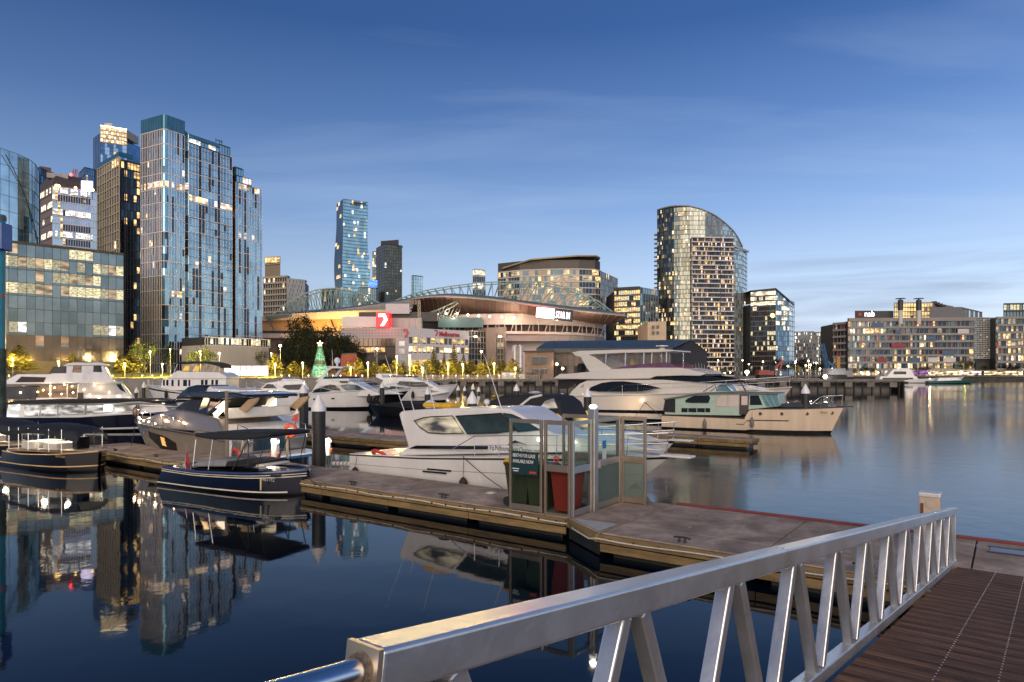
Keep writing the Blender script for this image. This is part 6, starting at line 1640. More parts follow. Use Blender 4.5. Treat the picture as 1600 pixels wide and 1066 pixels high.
for px_ in (1407, 1435.5):
    c_ = Vector((QX(px_, 348), 348, 0)); q = MB(); q.cyl(c_ + Vector((0, 0, zt - 2)), c_ + Vector((0, 0, QZ(485, 348))), 1.05, n=14); ch = q.build('chimney', fpale, b.t, smooth=40)
    q = MB(); q.cyl(c_ + Vector((0, 0, QZ(485, 348))), c_ + Vector((0, 0, QZ(469, 348))), 1.25, n=14); q.build('black_top', fdark, ch, smooth=40)
    q = MB(); q.cyl(c_ + Vector((0, 0, QZ(467, 348))), c_ + Vector((0, 0, QZ(466.4, 348))), 2.4, n=16); q.cyl(c_ + Vector((0, 0, QZ(469.5, 348))), c_ + Vector((0, 0, QZ(466.6, 348))), .4, n=6); q.build('cap', fdark, ch)
b.done()
b = Bld('office_block', 'narrow blue-grey balcony block at the left end of the bank office', 1314, 358)
bank(b, V2(1303, 362), V2(1325, 355), LZ, QZ(505, 356), 8, 8, .12, 30); a1, b1, c1, d1 = inset_back(V2(1303, 362), V2(1325, 355), 20); b.mass([a1, b1, c1, d1], 0, QZ(505, 356), fdark); b.done()
b = Bld('stair_tower', 'grey glazed link block with a fine white grid between the two right-hand offices', 1537, 352)
A, B_ = V2(1521, 350), V2(1556, 352); b.face(A, B_, 12, QZ(496, 350), 14, 22, mixpick(.05, 1, 2), [ggrey, gdark], [LD], vm=(.12, .15), hm=(.2, .2), fm=fpale, cap=20); a1, b1, c1, d1 = inset_back(A, B_, 20); b.mass([a1, b1, c1, d1], 10, QZ(496, 350), fdark)
b.mass([(QX(1525, 351), 351, 0), (QX(1552, 352), 352, 0), (QX(1552, 360), 360, 0), (QX(1525, 360), 360, 0)], 0, 12.2, M('entry_dark', (.05, .045, .04), .6), 'entrance'); b.done()
b = Bld('office_block', 'second balcony office block cut off by the right edge of the picture', 1600, 346)
A, B_ = V2(1556, 346), V2(1690, 340); bank(b, A, B_, LZ, QZ(497, 346), 34, 8, lambda i, j: .45 if j in (4, 5, 6) else .2, 70); a1, b1, c1, d1 = inset_back(A, B_, 30); b.mass([a1, b1, c1, d1], 0, QZ(497, 346), fdark)
b.face(V2(1568, 350), V2(1690, 344), QZ(497, 346), QZ(474, 346), 24, 2, lambda i, j: ('L', 0) if j == 1 and rnd() < .6 else 0, [gdark], [LY], vm=(.2, .2), hm=(.8, .5), fm=fdark, cap=90); b.mass([(*V2(1568, 352), 0), (*V2(1690, 346), 0), (*V2(1690, 366), 0), (*V2(1568, 370), 0)], QZ(497, 346), QZ(473, 346), fdark, 'plant_room'); b.done()
# ------------------------------------------------------------------ stadium
b = Bld('stadium', 'big oval stadium with a brown oversailing roof, red-lit screen and green arched roof trusses', 700, 345)
tealst = M('truss_green', (.34, .46, .42), .5, .3, var=.1); pinkc = M('pink_concrete', (.56, .47, .42), .7, var=.12, scale=.15); brn = M('roof_soffit', (.24, .15, .12), .6, var=.25, scale=.2, stretch=(1, 8, 1))
orangec = M('orange_cladding', (.50, .28, .10), .6, var=.15, scale=.1)
def W3(px, py, Y): return D(px, py, Y)
def ribbon(name, tab, y0, y1, mat, back=0., dY=0.):
    """wall that follows the bowl: tab of (px, Y); y0,y1 heights in the picture at the first point's depth"""
    q = MB(); Yr = 340
    z0, z1 = QZ(y0, Yr), QZ(y1, Yr)
    r = [[Vector((QX(p, Y), Y + dY, z)) for p, Y in tab] for z in (z0, z1)]
    q.loft(r, False)
    if back: q.loft([r[1], [p + Vector((0, back, 0)) for p in r[1]]], False); q.loft([[p + Vector((0, back, 0)) for p in r[0]], r[0]], False)
    return q.build(name, mat, b.t)
bowl = [(690, 356), (705, 350), (722, 346), (742, 343), (765, 341), (790, 340), (815, 340), (840, 341), (865, 344), (890, 348), (912, 354), (930, 362), (942, 374), (944, 392)]
ribbon('upper_wall', bowl, 507, 490, pinkc, 3); ribbon('concourse_wall', [(p, Y + 9) for p, Y in bowl], 521, 506, M('concourse_dark', (.12, .10, .10), .7)); ribbon('ledge', bowl, 522, 518, pinkc, 9, -1)
ribbon('drum', bowl, 533, 522, fconc, 2); ribbon('lower_wall', [(p, Y + 6) for p, Y in bowl], 592, 532, M('pale_lower_wall', (.50, .46, .44), .7, var=.1, scale=.1))
q = MB()
for k in range(34):
    u = k / 34 * (len(bowl) - 2); i = int(u); p0, Y0 = bowl[i]; p1, Y1 = bowl[i + 1]; p = p0 + (p1 - p0) * (u - i); Y = Y0 + (Y1 - Y0) * (u - i)
    q.beam((QX(p, Y), Y - .6, QZ(521, 340)), (QX(p + (5 if k % 3 == 0 else 0), Y) , Y - .6, QZ(506, 340)), .35, .35)
q.build('strut', pinkc, b.t)
q = MB(); q.box((QX(719, 338), 339, QZ(504, 338)), (22, 1.5, 4.8)); q.build('glass_lounge', facade_glass('aqua_glazing', (.06, .11, .115), .35, .4), b.t)
eave = [(636, 470, 350), (655, 466.5, 345), (675, 464.5, 341), (698, 464, 337), (730, 466, 334), (765, 469, 331), (800, 473.5, 329), (838, 479, 328), (870, 483, 329), (905, 487, 332), (940, 490.5, 337), (975, 494, 344), (978, 495, 352)]
inner = [(640, 490, 366), (660, 492, 366), (680, 493, 364), (700, 493.5, 360), (730, 494, 355), (765, 494.5, 350), (800, 496, 347), (838, 498.5, 346), (870, 500.5, 348), (905, 503, 354), (935, 506, 362), (955, 508, 372), (958, 507, 380)]
E1 = [W3(*p) for p in eave]; I1 = [W3(*p) for p in inner]
q = MB(); q.loft([I1, E1], False); q.build('roof_soffit', brn, b.t)
q = MB(); q.loft([E1, [p + Vector((0, 0, 1.0)) for p in E1], [p + Vector((0, 45, 7)) for p in E1]], False); q.build('roof', M('roof_green_grey', (.13, .17, .165), .5, .2, var=.15, scale=.1), b.t)
q = MB(); q.tube([p - Vector((0, .3, -.2)) for p in E1], .42, 6); q.build('eave_trim', M('eave_pale', (.46, .38, .32), .5), b.t)
q = MB()
for p, i_ in zip([E1[0].lerp(E1[1], .5)] + [E1[k].lerp(E1[k + 1], u) for k in range(12) for u in (.0, .33, .66)], [I1[0].lerp(I1[1], .5)] + [I1[k].lerp(I1[k + 1], u) for k in range(12) for u in (.0, .33, .66)]):
    q.beam(p - Vector((0, 0, .3)), i_ - Vector((0, .3, .3)), .3, .6)
q.build('soffit_rib', M('rib_pale', (.30, .22, .19), .6), b.t)
q = MB()
for px_, py_ in ((697, 490), (714, 491), (731, 492.5), (748, 494), (765, 495), (784, 496), (803, 497)): q.ball(D(px_, py_ - .5, 336), .45, 8)
q.build('soffit_lamp', lampc, b.t)
for px_, py_ in ((705, 492), (800, 499), (870, 506), (920, 511)): lamp('soffit_light', D(px_, py_, 333), (1, .80, .58), 2200, .5, b.t)
# screen under the eave
p0, p1 = D(837, 488, 327), D(895, 494, 329.5); dv_ = (p1 - p0); m_ = (p0 + p1) / 2
scr_ = MB(); scr_.beam(p0, p1, .8, 5.6); so_ = scr_.build('led_screen', M('screen_off', (.02, .02, .025), .3), b.t)
q = MB(); a_, c_ = p0 + dv_ * .02, p0 + dv_ * .50; q.beam(a_ - Vector((0, .45, 0)), c_ - Vector((0, .45, 0)), .1, 4.9); q.build('lit_half', E('led_white', (1, .86, .86), 3.2), so_)
lettering('lettering', 'STAR IN', 4.6, E('led_text', (1, .95, .95), 2.6), so_, p0 + dv_ * .53 + Vector((0, -.6, -1.7)), dv_, .05, squash=.42, bold=.07)
lamp('screen_glow', D(850, 484, 318), (1, .12, .10), 7000, 2.0, so_)
# left stand
lb = [(405, 385), (420, 374), (440, 364), (465, 355), (495, 347), (525, 342), (560, 338), (605, 334)]
def lband(name, y0s, y1s, mat, dY=0):
    q = MB(); n = len(lb)
    r = [[W3(p, ys[0] + (ys[1] - ys[0]) * k / (n - 1), Y + dY) for k, (p, Y) in enumerate(lb)] for ys in (y0s, y1s)]
    q.loft(r, False); q.loft([r[1], [p + Vector((0, 12, .3)) for p in r[1]]], False); return q.build(name, mat, b.t)
lband('fascia', (502, 497), (494, 484), M('fascia_beige', (.56, .42, .26), .6, var=.1, scale=.1), -1.5)
lband('orange_wall', (517, 517), (500, 494), orangec, 2); lband('dark_band', (524, 524), (516, 516), fdark, 3); lband('ledge', (528, 530), (521, 522), pinkc, 0); lband('lower_wall', (592, 592), (527, 528), M('lower_brown', (.16, .12, .09), .7), 4)
for px_ in (425, 455, 490, 530): lamp('wall_lamp', D(px_, 512, 330), (1, .62, .25), 9000, .8, b.t)
q = MB()
for px_ in (424, 452, 520): q.beam(D(px_ - 3, 500, 345), D(px_ + 4, 517, 341), .5, .5)
q.build('strut', fdark, b.t)
rl = [(414, 494.5, 372), (450, 491, 358), (500, 487, 347), (550, 481, 340), (600, 474, 336), (645, 467.5, 345)]
R0 = [W3(*p) for p in rl]; q = MB(); q.loft([[p - Vector((0, 0, 1.6)) for p in R0], R0, [p + Vector((0, 40, 6)) for p in R0]], False); q.build('roof', MATS['roof_green_grey'], b.t)
q = MB(); q.loft([R0[2:], [W3(500, 489, 346.5), W3(550, 487, 339.5), W3(605, 485, 335.5), W3(645, 482, 344)]], False); q.build('roof_edge_wall', fgrey, b.t)
def truss(tops, bots, nm, back=9, n=24, r=.34):
    T = [W3(*p) for p in tops]; Bt = [W3(*p) for p in bots]
    def at(P_, u):
        u *= len(P_) - 1; i = min(int(u), len(P_) - 2); return P_[i].lerp(P_[i + 1], u - i)
    q = MB()
    for dy in (0, back):
        o = Vector((0, dy, 0))
        q.tube([at(T, k / n) + o for k in range(n + 1)], r, 6)
        if dy == 0: q.tube([at(Bt, k / n) + Vector((0, back / 2, 0)) for k in range(n + 1)], r, 6)
        for k in range(n):
            q.beam(at(T, k / n) + o, at(Bt, (k + .5) / n) + Vector((0, back / 2, 0)), r * .9, r * .9); q.beam(at(Bt, (k + .5) / n) + Vector((0, back / 2, 0)), at(T, (k + 1) / n) + o, r * .9, r * .9)
    for k in range(n + 1): q.beam(at(T, k / n), at(T, k / n) + Vector((0, back, 0)), r * .7, r * .7)
    return q.build(nm, tealst, b.t)
Yt = 372
truss([(p, y, Yt) for p, y in ((422, 496), (432, 487), (445, 476), (460, 466.5), (476, 459), (493, 453.5), (508, 451), (525, 450.5), (542, 452.5), (558, 457), (574, 463.5), (588, 471), (603, 481))], [(p, 495 - (p - 422) * .075, Yt) for p in range(422, 605, 15)], 'roof_truss')
truss([(p, y, Yt) for p, y in ((618, 470), (640, 461), (665, 454), (700, 448), (740, 443), (775, 440.5), (810, 439.5), (845, 441), (887, 449), (915, 460), (935, 471), (958, 488))], [(p, 468 + max(0, p - 800) * .12, Yt) for p in range(618, 960, 28)], 'roof_truss', n=32)
q = MB()
for k in range(9): q.beam(D(672 + k * 5, 497, 338), D(676 + k * 5 + 3, 480 + abs(4 - k), 338), .3, .3)
q.tube([D(p, y, 338) for p, y in ((668, 498), (680, 493), (695, 486), (710, 478), (716, 473))], .4); q.tube([D(p, y, 338) for p, y in ((668, 490), (685, 484), (700, 477), (714, 471))], .4); q.build('end_truss', M('truss_pale', (.20, .22, .19), .5), b.t)
MB().box((QX(925, 385), 386, 20), (3, 1, 38)).build('pylon', fgrey, b.t)
b.mass([(QX(420, 400), 400, 0), (QX(640, 372), 372, 0), (QX(700, 378), 378, 0), (QX(930, 395), 395, 0), (QX(930, 430), 430, 0), (QX(420, 440), 440, 0)], 0, QZ(497, 390), fdark, 'bowl')

# ------------------------------------------------------------------ broadcaster building in front of the stadium
b = Bld('broadcast_building', 'grey and white television building with a red glowing 7 cube on its roof', 640, 285)
pan = M('grey_panel', (.33, .30, .31), .5, .2, var=.06, scale=.2); wpan = M('white_panel', (.56, .54, .55), .5, .1, var=.05, scale=.2)
A, B_, C_ = V2(533, 287), V2(638, 285), V2(732, 306)
b.mass([(*A, 0), (*B_, 0), (*C_, 0), (C_[0], 330, 0), (A[0] - 5, 325, 0)], 0, QZ(527, 285), M('recess_dark', (.05, .042, .04), .6))
q = MB(); q.prism([(A[0], A[1] - .6, QZ(529, 285)), (B_[0], B_[1] - 1.0, QZ(529, 285)), (B_[0], B_[1] + 6, QZ(529, 285)), (A[0], A[1] + 6, QZ(529, 285))], (0, 0, QZ(512, 285) - QZ(529, 285))); q.build('fascia', pan, b.t)
jn = MB()
for k in range(22): p = Vector((*A, 0)).lerp(Vector((*B_, 0)), k / 21); jn.box((p.x, p.y - .98 + .4 * (1 - k / 21), QZ(520.5, 285)), (.07, .06, 4.4))
for yy in (516, 520.5, 525): jn.beam((A[0], A[1] - .62, QZ(yy, 285)), (B_[0], B_[1] - 1.02, QZ(yy, 285)), .06, .07)
jn.build('panel_joint', fdark, b.t)
b.face((*V2(540, 286.6),), (*V2(618, 285.2),), QZ(541, 285), QZ(528, 285), 11, 1, lambda i, j: 0, [gbrown], [], fm=fdark)
b.face((*V2(556, 286.2),), (*V2(602, 285.4),), QZ(552, 285), QZ(542, 285), 6, 1, lambda i, j: ('L', 0), [gbrown], [LD if False else E('orange_room', (1, .55, .18), .8, noise=.4)], fm=fdark)
q = MB(); q.box((QX(628, 284.5), 285.4, QZ(527, 285) / 2), (5.2, 2.6, QZ(527, 285))); q.build('corner_pillar', pan, b.t)
for yy in (537, 549, 561): MB().box(D(628, yy, 284), (2.4, .2, 2.0)).build('window', M('pale_window', (.40, .43, .46), .2, .5), b.t)
# white wing
for (y0, y1) in ((526.5, 512.5), (541, 537), (562, 551.5)):
    q = MB(); n_ = Vector((*C_, 0)) - Vector((*B_, 0)); z0, z1 = QZ(y0, 285), QZ(y1, 285)
    q.prism([(B_[0], B_[1] - 1.2, z0), (C_[0], C_[1] - 1.2, z0), (C_[0], C_[1] + 3, z0), (B_[0], B_[1] + 3, z0)], (0, 0, z1 - z0)); q.build('white_band', wpan, b.t)
b.face((B_[0], B_[1] - .6), (C_[0], C_[1] - .6), QZ(537, 285), QZ(526.5, 285), 14, 1, lambda i, j: 0 if i in (0, 4, 8, 9, 13) else ('L', i in (2, 3, 6)), [gbrown], [E('amber_office', (1, .68, .22), 1.1, noise=.5, lo=.15), LD], fm=wpan, vm=(.35, .3))
b.face((B_[0], B_[1] - .6), (C_[0], C_[1] - .6), QZ(551.5, 285), QZ(541, 285), 14, 1, lambda i, j: ('L', i % 3 == 1) if i not in (6, 12) else 0, [gbrown], [LW, LA], fm=wpan, vm=(.35, .3))
b.face((B_[0], B_[1] - .6), (C_[0], C_[1] - .6), LZ, QZ(562, 285), 14, 2, lambda i, j: ('L', 0) if j == 1 and i not in (5, 6) else 0, [gbrown], [LA], fm=wpan, vm=(.35, .3))
wd = (Vector((*C_, 0)) - Vector((*B_, 0))).normalized()
lp = Vector((*B_, 0)).lerp(Vector((*C_, 0)), .43); lp.z = QZ(523.5, 296); redl = M('red_letter', (.40, .03, .03), .4)
lettering('lettering', 'Melbourne', 2.9, redl, b.t, lp + wd * 2.2 + Vector((0, -1.5, -.6)), wd, .12, squash=.86, bold=.06)
def seven(c_, hgt, mat, parent, xd, nm='seven_mark', dep=.15):
    """the ribbon-like figure 7"""
    k = hgt / 10; o = Vector(c_); x_ = Vector(xd).normalized()
    P_ = lambda u, v: o + x_ * (u * k) + Vector((0, 0, v * k))
    q = MB()
    q.prism([P_(0, 10), P_(5.5, 10), P_(7.5, 5.2), P_(4.8, 5.2), P_(4.2, 7.6), P_(0, 7.6)], Vector((0, -dep, 0))); q.prism([P_(4.7, 5.0), P_(7.5, 5.0), P_(4.2, 0), P_(1.4, 0), P_(3.4, 3.0)], Vector((0, -dep, 0)))
    return q.build(nm, mat, parent)
seven(lp + Vector((-.2, -1.35, -.6)), 2.6, redl, b.t, wd)
seven(D(632 - 2.5, 527, 283.6), 3.4, redl, b.t, (1, 0, 0))
# roof boxes and the cube
MB().box((QX(561, 290), 291.5, QZ(503, 290)), (14.4, 3, 4.4)).build('white_screen', wpan, b.t)
q = MB(); q.box((QX(634, 290), 292, QZ(505, 290)), (13.5, 3, 4.4)); [q.box((QX(634, 290) - 6.5 + k * 2.6, 290.4, QZ(505, 290)), (.2, .3, 4.6)) for k in range(6)]; q.build('roof_screen', pan, b.t)
MB().box((QX(621, 294), 297, QZ(482.5, 294)), (10.2, 6, 4.3)).build('plant_room', M('lilac_grey', (.40, .39, .43), .5, .2), b.t); MB().box((QX(622, 296), 300, QZ(495, 296)), (34, 8, 4)).build('plant_base', fdark, b.t)
cb = MB(); c_ = D(598, 500, 284); cb.box(c_ + Vector((0, 2.6, 0)), (5.6, 5.2, 6.3)); co_ = cb.build('sign_cube', E('cube_red', (1, .012, .02), 1.0, base=.01), b.t, bevel=.15)
seven(c_ + Vector((-1.75, -.02, -2.5)), 5.0, E('cube_white', (1, .95, .95), 3.2), co_, (1, 0, 0), dep=.12); lamp('cube_glow', c_ + Vector((0, -3.5, 0)), (1, .05, .06), 1800, 1.2, co_)
b.done()
b = Bld('glass_hall', 'dark glass hall with a brown stair tower and wall uplights, right of the television building', 760, 320)
A, B_ = V2(732, 308), V2(760, 316); b.face(A, B_, LZ, QZ(517, 308), 6, 8, mixpick(.12, 2, 2), [gbrown, gdark], [LD, LA], fm=fgrey, vm=(.2, .2), hm=(.3, .25)); 
brw = M('brown_render', (.20, .155, .14), .7, var=.12, scale=.15)
b.mass([(QX(760, 314), 314, 0), (QX(775, 312), 312, 0), (QX(775, 330), 330, 0), (QX(745, 330), 330, 0)], 0, QZ(511.5, 312), brw); b.mass([(QX(775, 313), 313, 0), (QX(791, 311), 311, 0), (QX(791, 330), 330, 0), (QX(775, 330), 330, 0)], 0, QZ(511, 312), brw, 'stair_tower'); b.mass([(*A, 0), (*B_, 0), (B_[0], 335, 0), (A[0], 335, 0)], 0, QZ(518, 308), fdark)
b.face(V2(777, 311.5), V2(787, 310.5), LZ, QZ(527, 311), 2, 7, lambda i, j: ('L', 0) if j == 5 else 0, [gbrown], [LD], fm=fgrey, vm=(.2, .2), hm=(.3, .25))
for px_, py_ in ((743, 523), (781, 523)): u_ = D(px_, py_ + 3, 307); MB().box(u_, (1.2, .8, .5)).build('uplight', lampw, b.t); lamp('wall_light', u_ + Vector((0, .0, 1.6)), (1, .78, .5), 900, .3, b.t)
b.done()
sl_ = M('silo_steel', (.50, .47, .45), .4, .5, var=.08)
for px_ in (804.5, 813.5):
    c_ = Vector((QX(px_, 300), 300, LZ)); t = thing('silo', 'pale upright storage silo, one of two behind the pines left of the shed', 'silo', c_, 0, 'pair of silos'); q = MB(); q.lathe(c_, [(1.05, 0), (1.05, QZ(541, 300) - LZ), (.7, QZ(539.5, 300) - LZ), (.05, QZ(539, 300) - LZ)], 16); q.build('tank', sl_, t, smooth=40)
    q = MB(); [q.torus(c_ + Vector((0, 0, z_)), 1.06, .05, ax='z') for z_ in (3, 6, 9)]; q.build('hoop', fgrey, t)
# lattice lighting mast
t = thing('light_mast', 'tall lattice lighting mast in front of the television building', 'mast', (QX(655, 240), 240, LZ)); c_ = Vector((QX(655, 240), 240, 0)); zt = QZ(470, 240); q = MB()
for sx, sy in ((-1, -1), (1, -1), (1, 1), (-1, 1)): q.beam(c_ + Vector((sx * .42, sy * .42, LZ)), c_ + Vector((sx * .36, sy * .36, zt)), .13, .13)
for k in range(22):
    z0 = LZ + (zt - LZ) * k / 22; z1 = LZ + (zt - LZ) * (k + 1) / 22; s_ = 1 if k % 2 else -1
    q.beam(c_ + Vector((-.4 * s_, -.42, z0)), c_ + Vector((.4 * s_, -.42, z1)), .08, .08); q.beam(c_ + Vector((-.42, -.4 * s_, z0)), c_ + Vector((-.42, .4 * s_, z1)), .08, .08); q.beam(c_ + Vector((-.4, -.42, z1)), c_ + Vector((.4, -.42, z1)), .08, .08)
q.build('lattice', M('mast_grey', (.30, .29, .28), .5, .4), t)
for k in range(4): MB().box(c_ + Vector((-3.0 + k * .95, 0, zt - .6)), (.7, .5, 1.5)).build('flood_unit', M('flood_dark', (.14, .09, .08), .5), t)
MB().beam(c_ + Vector((-3.6, 0, zt + .4)), c_ + Vector((.6, 0, zt + .4)), .2, .2).build('cross_arm', fdark, t)

# ------------------------------------------------------------------ shed and brick house on the wharf
b = Bld('shed', 'long dark wharf shed with a blue-grey metal roof, behind the big motor yacht', 960, 178)
roofm = M('blue_grey_roof', (.085, .125, .16), .45, .35, var=.15, scale=.3, stretch=(3, .3, 1)); e0, e1 = D(838, 546, 178), D(1051, 543, 172); r0, r1 = D(856, 535.5, 192), D(1080, 528.5, 186)
zE = (e0.z + e1.z) / 2; zR = (r0.z + r1.z) / 2
for p in (e0, e1): p.z = zE
for p in (r0, r1): p.z = zR
bk0, bk1 = r0 * 2 - e0, r1 * 2 - e1
for p in (bk0, bk1): p.z = zE
q = MB(); q.loft([[e0, e1], [r0, r1], [bk0, bk1], [bk0 - Vector((0, 0, .5)), bk1 - Vector((0, 0, .5))], [r0 - Vector((0, 0, .5)), r1 - Vector((0, 0, .5))], [e0 - Vector((0, 0, .5)), e1 - Vector((0, 0, .5))], [e0, e1]], False); q.build('roof', roofm, b.t)
q = MB()
for k in range(60): u = k / 59; q.beam(e0.lerp(e1, u) + Vector((0, 0, .05)), r0.lerp(r1, u) + Vector((0, 0, .05)), .06, .08)
q.build('roof_rib', roofm, b.t); MB().beam(e0 + Vector((0, -.1, -.5)), e1 + Vector((0, -.1, -.5)), .3, 1.0).build('gutter', fdark, b.t)
f0, f1 = e0 + Vector((.6, 1, 0)), e1 + Vector((-.3, 1, 0))
b.face((f0.x, f0.y), (f1.x, f1.y), LZ, zE - 1, 22, 2, lambda i, j: 1 if (j == 1 or i % 5 == 0) else 0, [M('shed_dark', (.025, .022, .022), .8), M('shed_wall', (.11, .095, .09), .7, var=.2)], vm=(.25, .3), hm=(.2, .2), fm=M('shed_frame', (.10, .08, .07), .7))
g_ = [Vector((p.x, p.y, LZ)) for p in (f1, bk1)] + [bk1 - Vector((0, 0, .2)), r1 - Vector((0, 0, .2)), f1 + Vector((0, 0, -.6))]
q = MB(); q.add(g_, [(0, 1, 2, 3, 4)]); q.build('gable', M('shed_gable', (.03, .028, .03), .8), b.t)
q = MB(); ba = Vector((bk0.x, bk0.y, LZ)); q.add([ba, Vector((bk1.x, bk1.y, LZ)), bk1, bk0], [(0, 1, 2, 3)]); q.build('back_wall', fdark, b.t)
q = MB()
for k in range(14): u = k / 14; p = f1.lerp(bk1, .1 + u * .85); q.tube([p + Vector((.5 + k * .22, 0, zE - 3.5 - abs(k - 7) * .25 - p.z)), p + Vector((.9 + k * .2, 0, zE - 6 - p.z)), p + Vector((1.2 + k * .25, .1, zE - 8.5 - p.z + k * .1))], .06, 4)
q.build('hanging_strips', M('strip_pale', (.42, .42, .42), .5), b.t); b.done()
for px_, py_ in ((870, 569), (879, 576)): u_ = D(px_, py_, 170); t = thing('wall_lamp', 'bright lamp hanging at the shed front by the brick house', 'lamp', u_, 0, 'lamps at the shed front'); MB().ball(u_, .32, 8).build('bulb', lampw, t); MB().cyl(u_ + Vector((0, 0, .2)), u_ + Vector((0, 2.0, 1.4)), .06).build('arm', fdark, t); lamp('light', u_ + Vector((0, -.8, 0)), (1, .75, .45), 700, .3, t)
b = Bld('brick_house', 'small brown brick wharf house with a big upper window left of the shed', 842, 171)
brick = M('brown_brick', (.22, .155, .12), .8, var=.2, scale=1.2, bump=.2)
A, B_ = V2(820, 171.5), V2(865, 169.5); b.mass([(*A, 0), (*B_, 0), (B_[0] + .6, 182, 0), (A[0] + .8, 182, 0)], LZ, QZ(549.5, 170), brick)
q = MB(); q.beam((A[0], A[1] + 1, QZ(549, 170)), (B_[0], B_[1] + 1, QZ(549, 170)), 3, .35); q.build('roof', fdark, b.t)
for (x0_, x1_, y0_, y1_, nm) in ((831.5, 854, 569, 558, 'window'), (832, 838.5, 584, 577, 'window'), (847.5, 854, 584, 577, 'window'), (840.5, 845.5, 592.5, 578, 'door'), (824, 829, 592.5, 582, 'door')):
    c_ = (D(x0_, y0_, 170.2) + D(x1_, y1_, 170.2)) / 2; q = MB(); q.box((c_.x, 170.2, c_.z), (QX(x1_, 170) - QX(x0_, 170), .5, QZ(y1_, 170) - QZ(y0_, 170)), -.05); o = q.build(nm, gblack, b.t)
    q = MB(); q.box((c_.x, 169.85, c_.z), (.08, .1, QZ(y1_, 170) - QZ(y0_, 170))); q.box((c_.x, 169.85, QZ(y1_, 170) + .1), (QX(x1_, 170) - QX(x0_, 170) + .3, .2, .18)); q.build('window_frame', fgrey, o)
for px_, w_, h_ in ((794, 3.2, 1.7), (816, 1.4, 1.3)):
    c_ = Vector((QX(px_, 172), 172, LZ)); t = thing('kiosk', 'white lit kiosk on the wharf, ' + ('the wider one left' if w_ > 2 else 'the narrow one right beside the brick house'), 'kiosk', c_); q = MB(); q.box(c_ + Vector((0, 0, h_ / 2)), (w_, 1.5, h_)); q.build('wall', M('kiosk_white', (.7, .68, .64), .5), t); MB().box(c_ + Vector((0, -.78, h_ * .55)), (w_ * .8, .06, h_ * .5)).build('lit_front', E('kiosk_lit', (1, .82, .62), .9, noise=1.5), t); MB().box(c_ + Vector((0, 0, h_ + .06)), (w_ + .3, 1.8, .12)).build('roof', fgrey, t)
fn = thing('fence', 'low pale picket fence along the promenade between the pines and the wharf', 'fence', (QX(730, 172), 172, LZ)); q = MB()
for k in range(90): x_ = QX(642, 171) + k * .36; q.box((x_, 171 - k * .02, LZ + .55), (.10, .06, 1.1))
q.build('picket', M('picket_pale', (.42, .36, .28), .7), fn); MB().beam((QX(642, 171), 171.1, LZ + .9), (QX(842, 169), 169.3, LZ + .9), .06, .08).build('fence_rail', fgrey, fn)

# ------------------------------------------------------------------ red pavilion, Christmas tree, building machines
t = thing('pavilion', 'dark red slanted pavilion behind the lit pines', 'pavilion', (QX(548, 225), 225, LZ)); q = MB(); q.loft([[D(p, y, Y) for p, y in pl] for pl, Y in (([(531, 590), (533, 554), (557, 553), (564, 590)], 225), ([(533, 590), (538, 556), (560, 555), (568, 590)], 238))], True, caps=True); q.build('wall', M('pavilion_red', (.20, .035, .03), .6, var=.2, scale=.3), t); MB().beam(D(533, 553.6, 225), D(557, 552.6, 225), .4, .4).build('roof_edge', fdark, t)
tx = Vector((QX(500, 200), 200, LZ)); t = thing('christmas_tree', 'green lit Christmas tree of light strings with a golden star', 'christmas tree', tx)
q = MB(); hT = QZ(541, 200) - LZ; gl_ = E('green_lights', (.30, 1, .50), .62, noise=2.5, lo=.35)
q.lathe(tx, [(2.5, .3), (2.2, 2.4), (1.5, 5.2), (.55, hT)], 16); q.build('light_skin', gl_, t)
q = MB()
for k in range(16): a_ = 2 * math.pi * k / 16; q.beam(tx + Vector((2.55 * math.cos(a_), 2.55 * math.sin(a_), .3)), tx + Vector((.6 * math.cos(a_), .6 * math.sin(a_), hT)), .11, .11)
for z_, r_ in ((1, 2.5), (2.4, 2.25), (3.8, 1.9), (5.2, 1.55), (6.6, 1.15), (8, .8)): q.torus(tx + Vector((0, 0, z_)), r_, .06, ax='z')
q.build('frame', M('dark_green_frame', (.02, .07, .035), .5), t); MB().lathe(tx, [(1.80, 4.0), (1.60, 5.1)], 16).build('dark_band', M('band_dark', (.05, .07, .06), .5), t)
q = MB(); c_ = tx + Vector((0, 0, hT + .7)); q.prism([c_ + Vector((math.sin(k * math.pi / 5) * (1.0 if k % 2 == 0 else .42), -.1, math.cos(k * math.pi / 5) * (1.0 if k % 2 == 0 else .42))) for k in range(10)], (0, .2, 0)); q.build('star', E('gold_star', (1, .72, .30), 4), t)
MB().box(tx + Vector((0, 0, .2)), (5.4, 5.4, .5)).build('plinth', fgrey, t)
mred = M('machine_red', (.25, .06, .05), .5, var=.3); t = thing('excavator', 'red excavator with raised arm on the wharf end', 'excavator', D(1197, 591, 163)); c_ = D(1197, 590, 163); c_.z = LZ
q = MB(); [q.box(c_ + Vector((0, sy * 1.1, .45)), (4.2, .7, .9)) for sy in (-1, 1)]; q.build('track', rubber, t, bevel=.2); MB().box(c_ + Vector((-.3, 0, 1.6)), (3.6, 2.6, 1.3)).build('body', mred, t, bevel=.15); MB().box(c_ + Vector((.9, -.7, 2.7)), (1.4, 1.2, 1.5)).build('cab', gblack, t, bevel=.1)
q = MB(); q.beam(c_ + Vector((1.2, .3, 1.8)), D(1213, 573, 163), .5, .6); q.beam(D(1213, 573, 163), D(1223, 563.5, 163), .4, .5); q.build('boom', mred, t); MB().beam(D(1223, 563.5, 163), D(1217, 582, 163), .3, .35).build('dipper', mred, t)
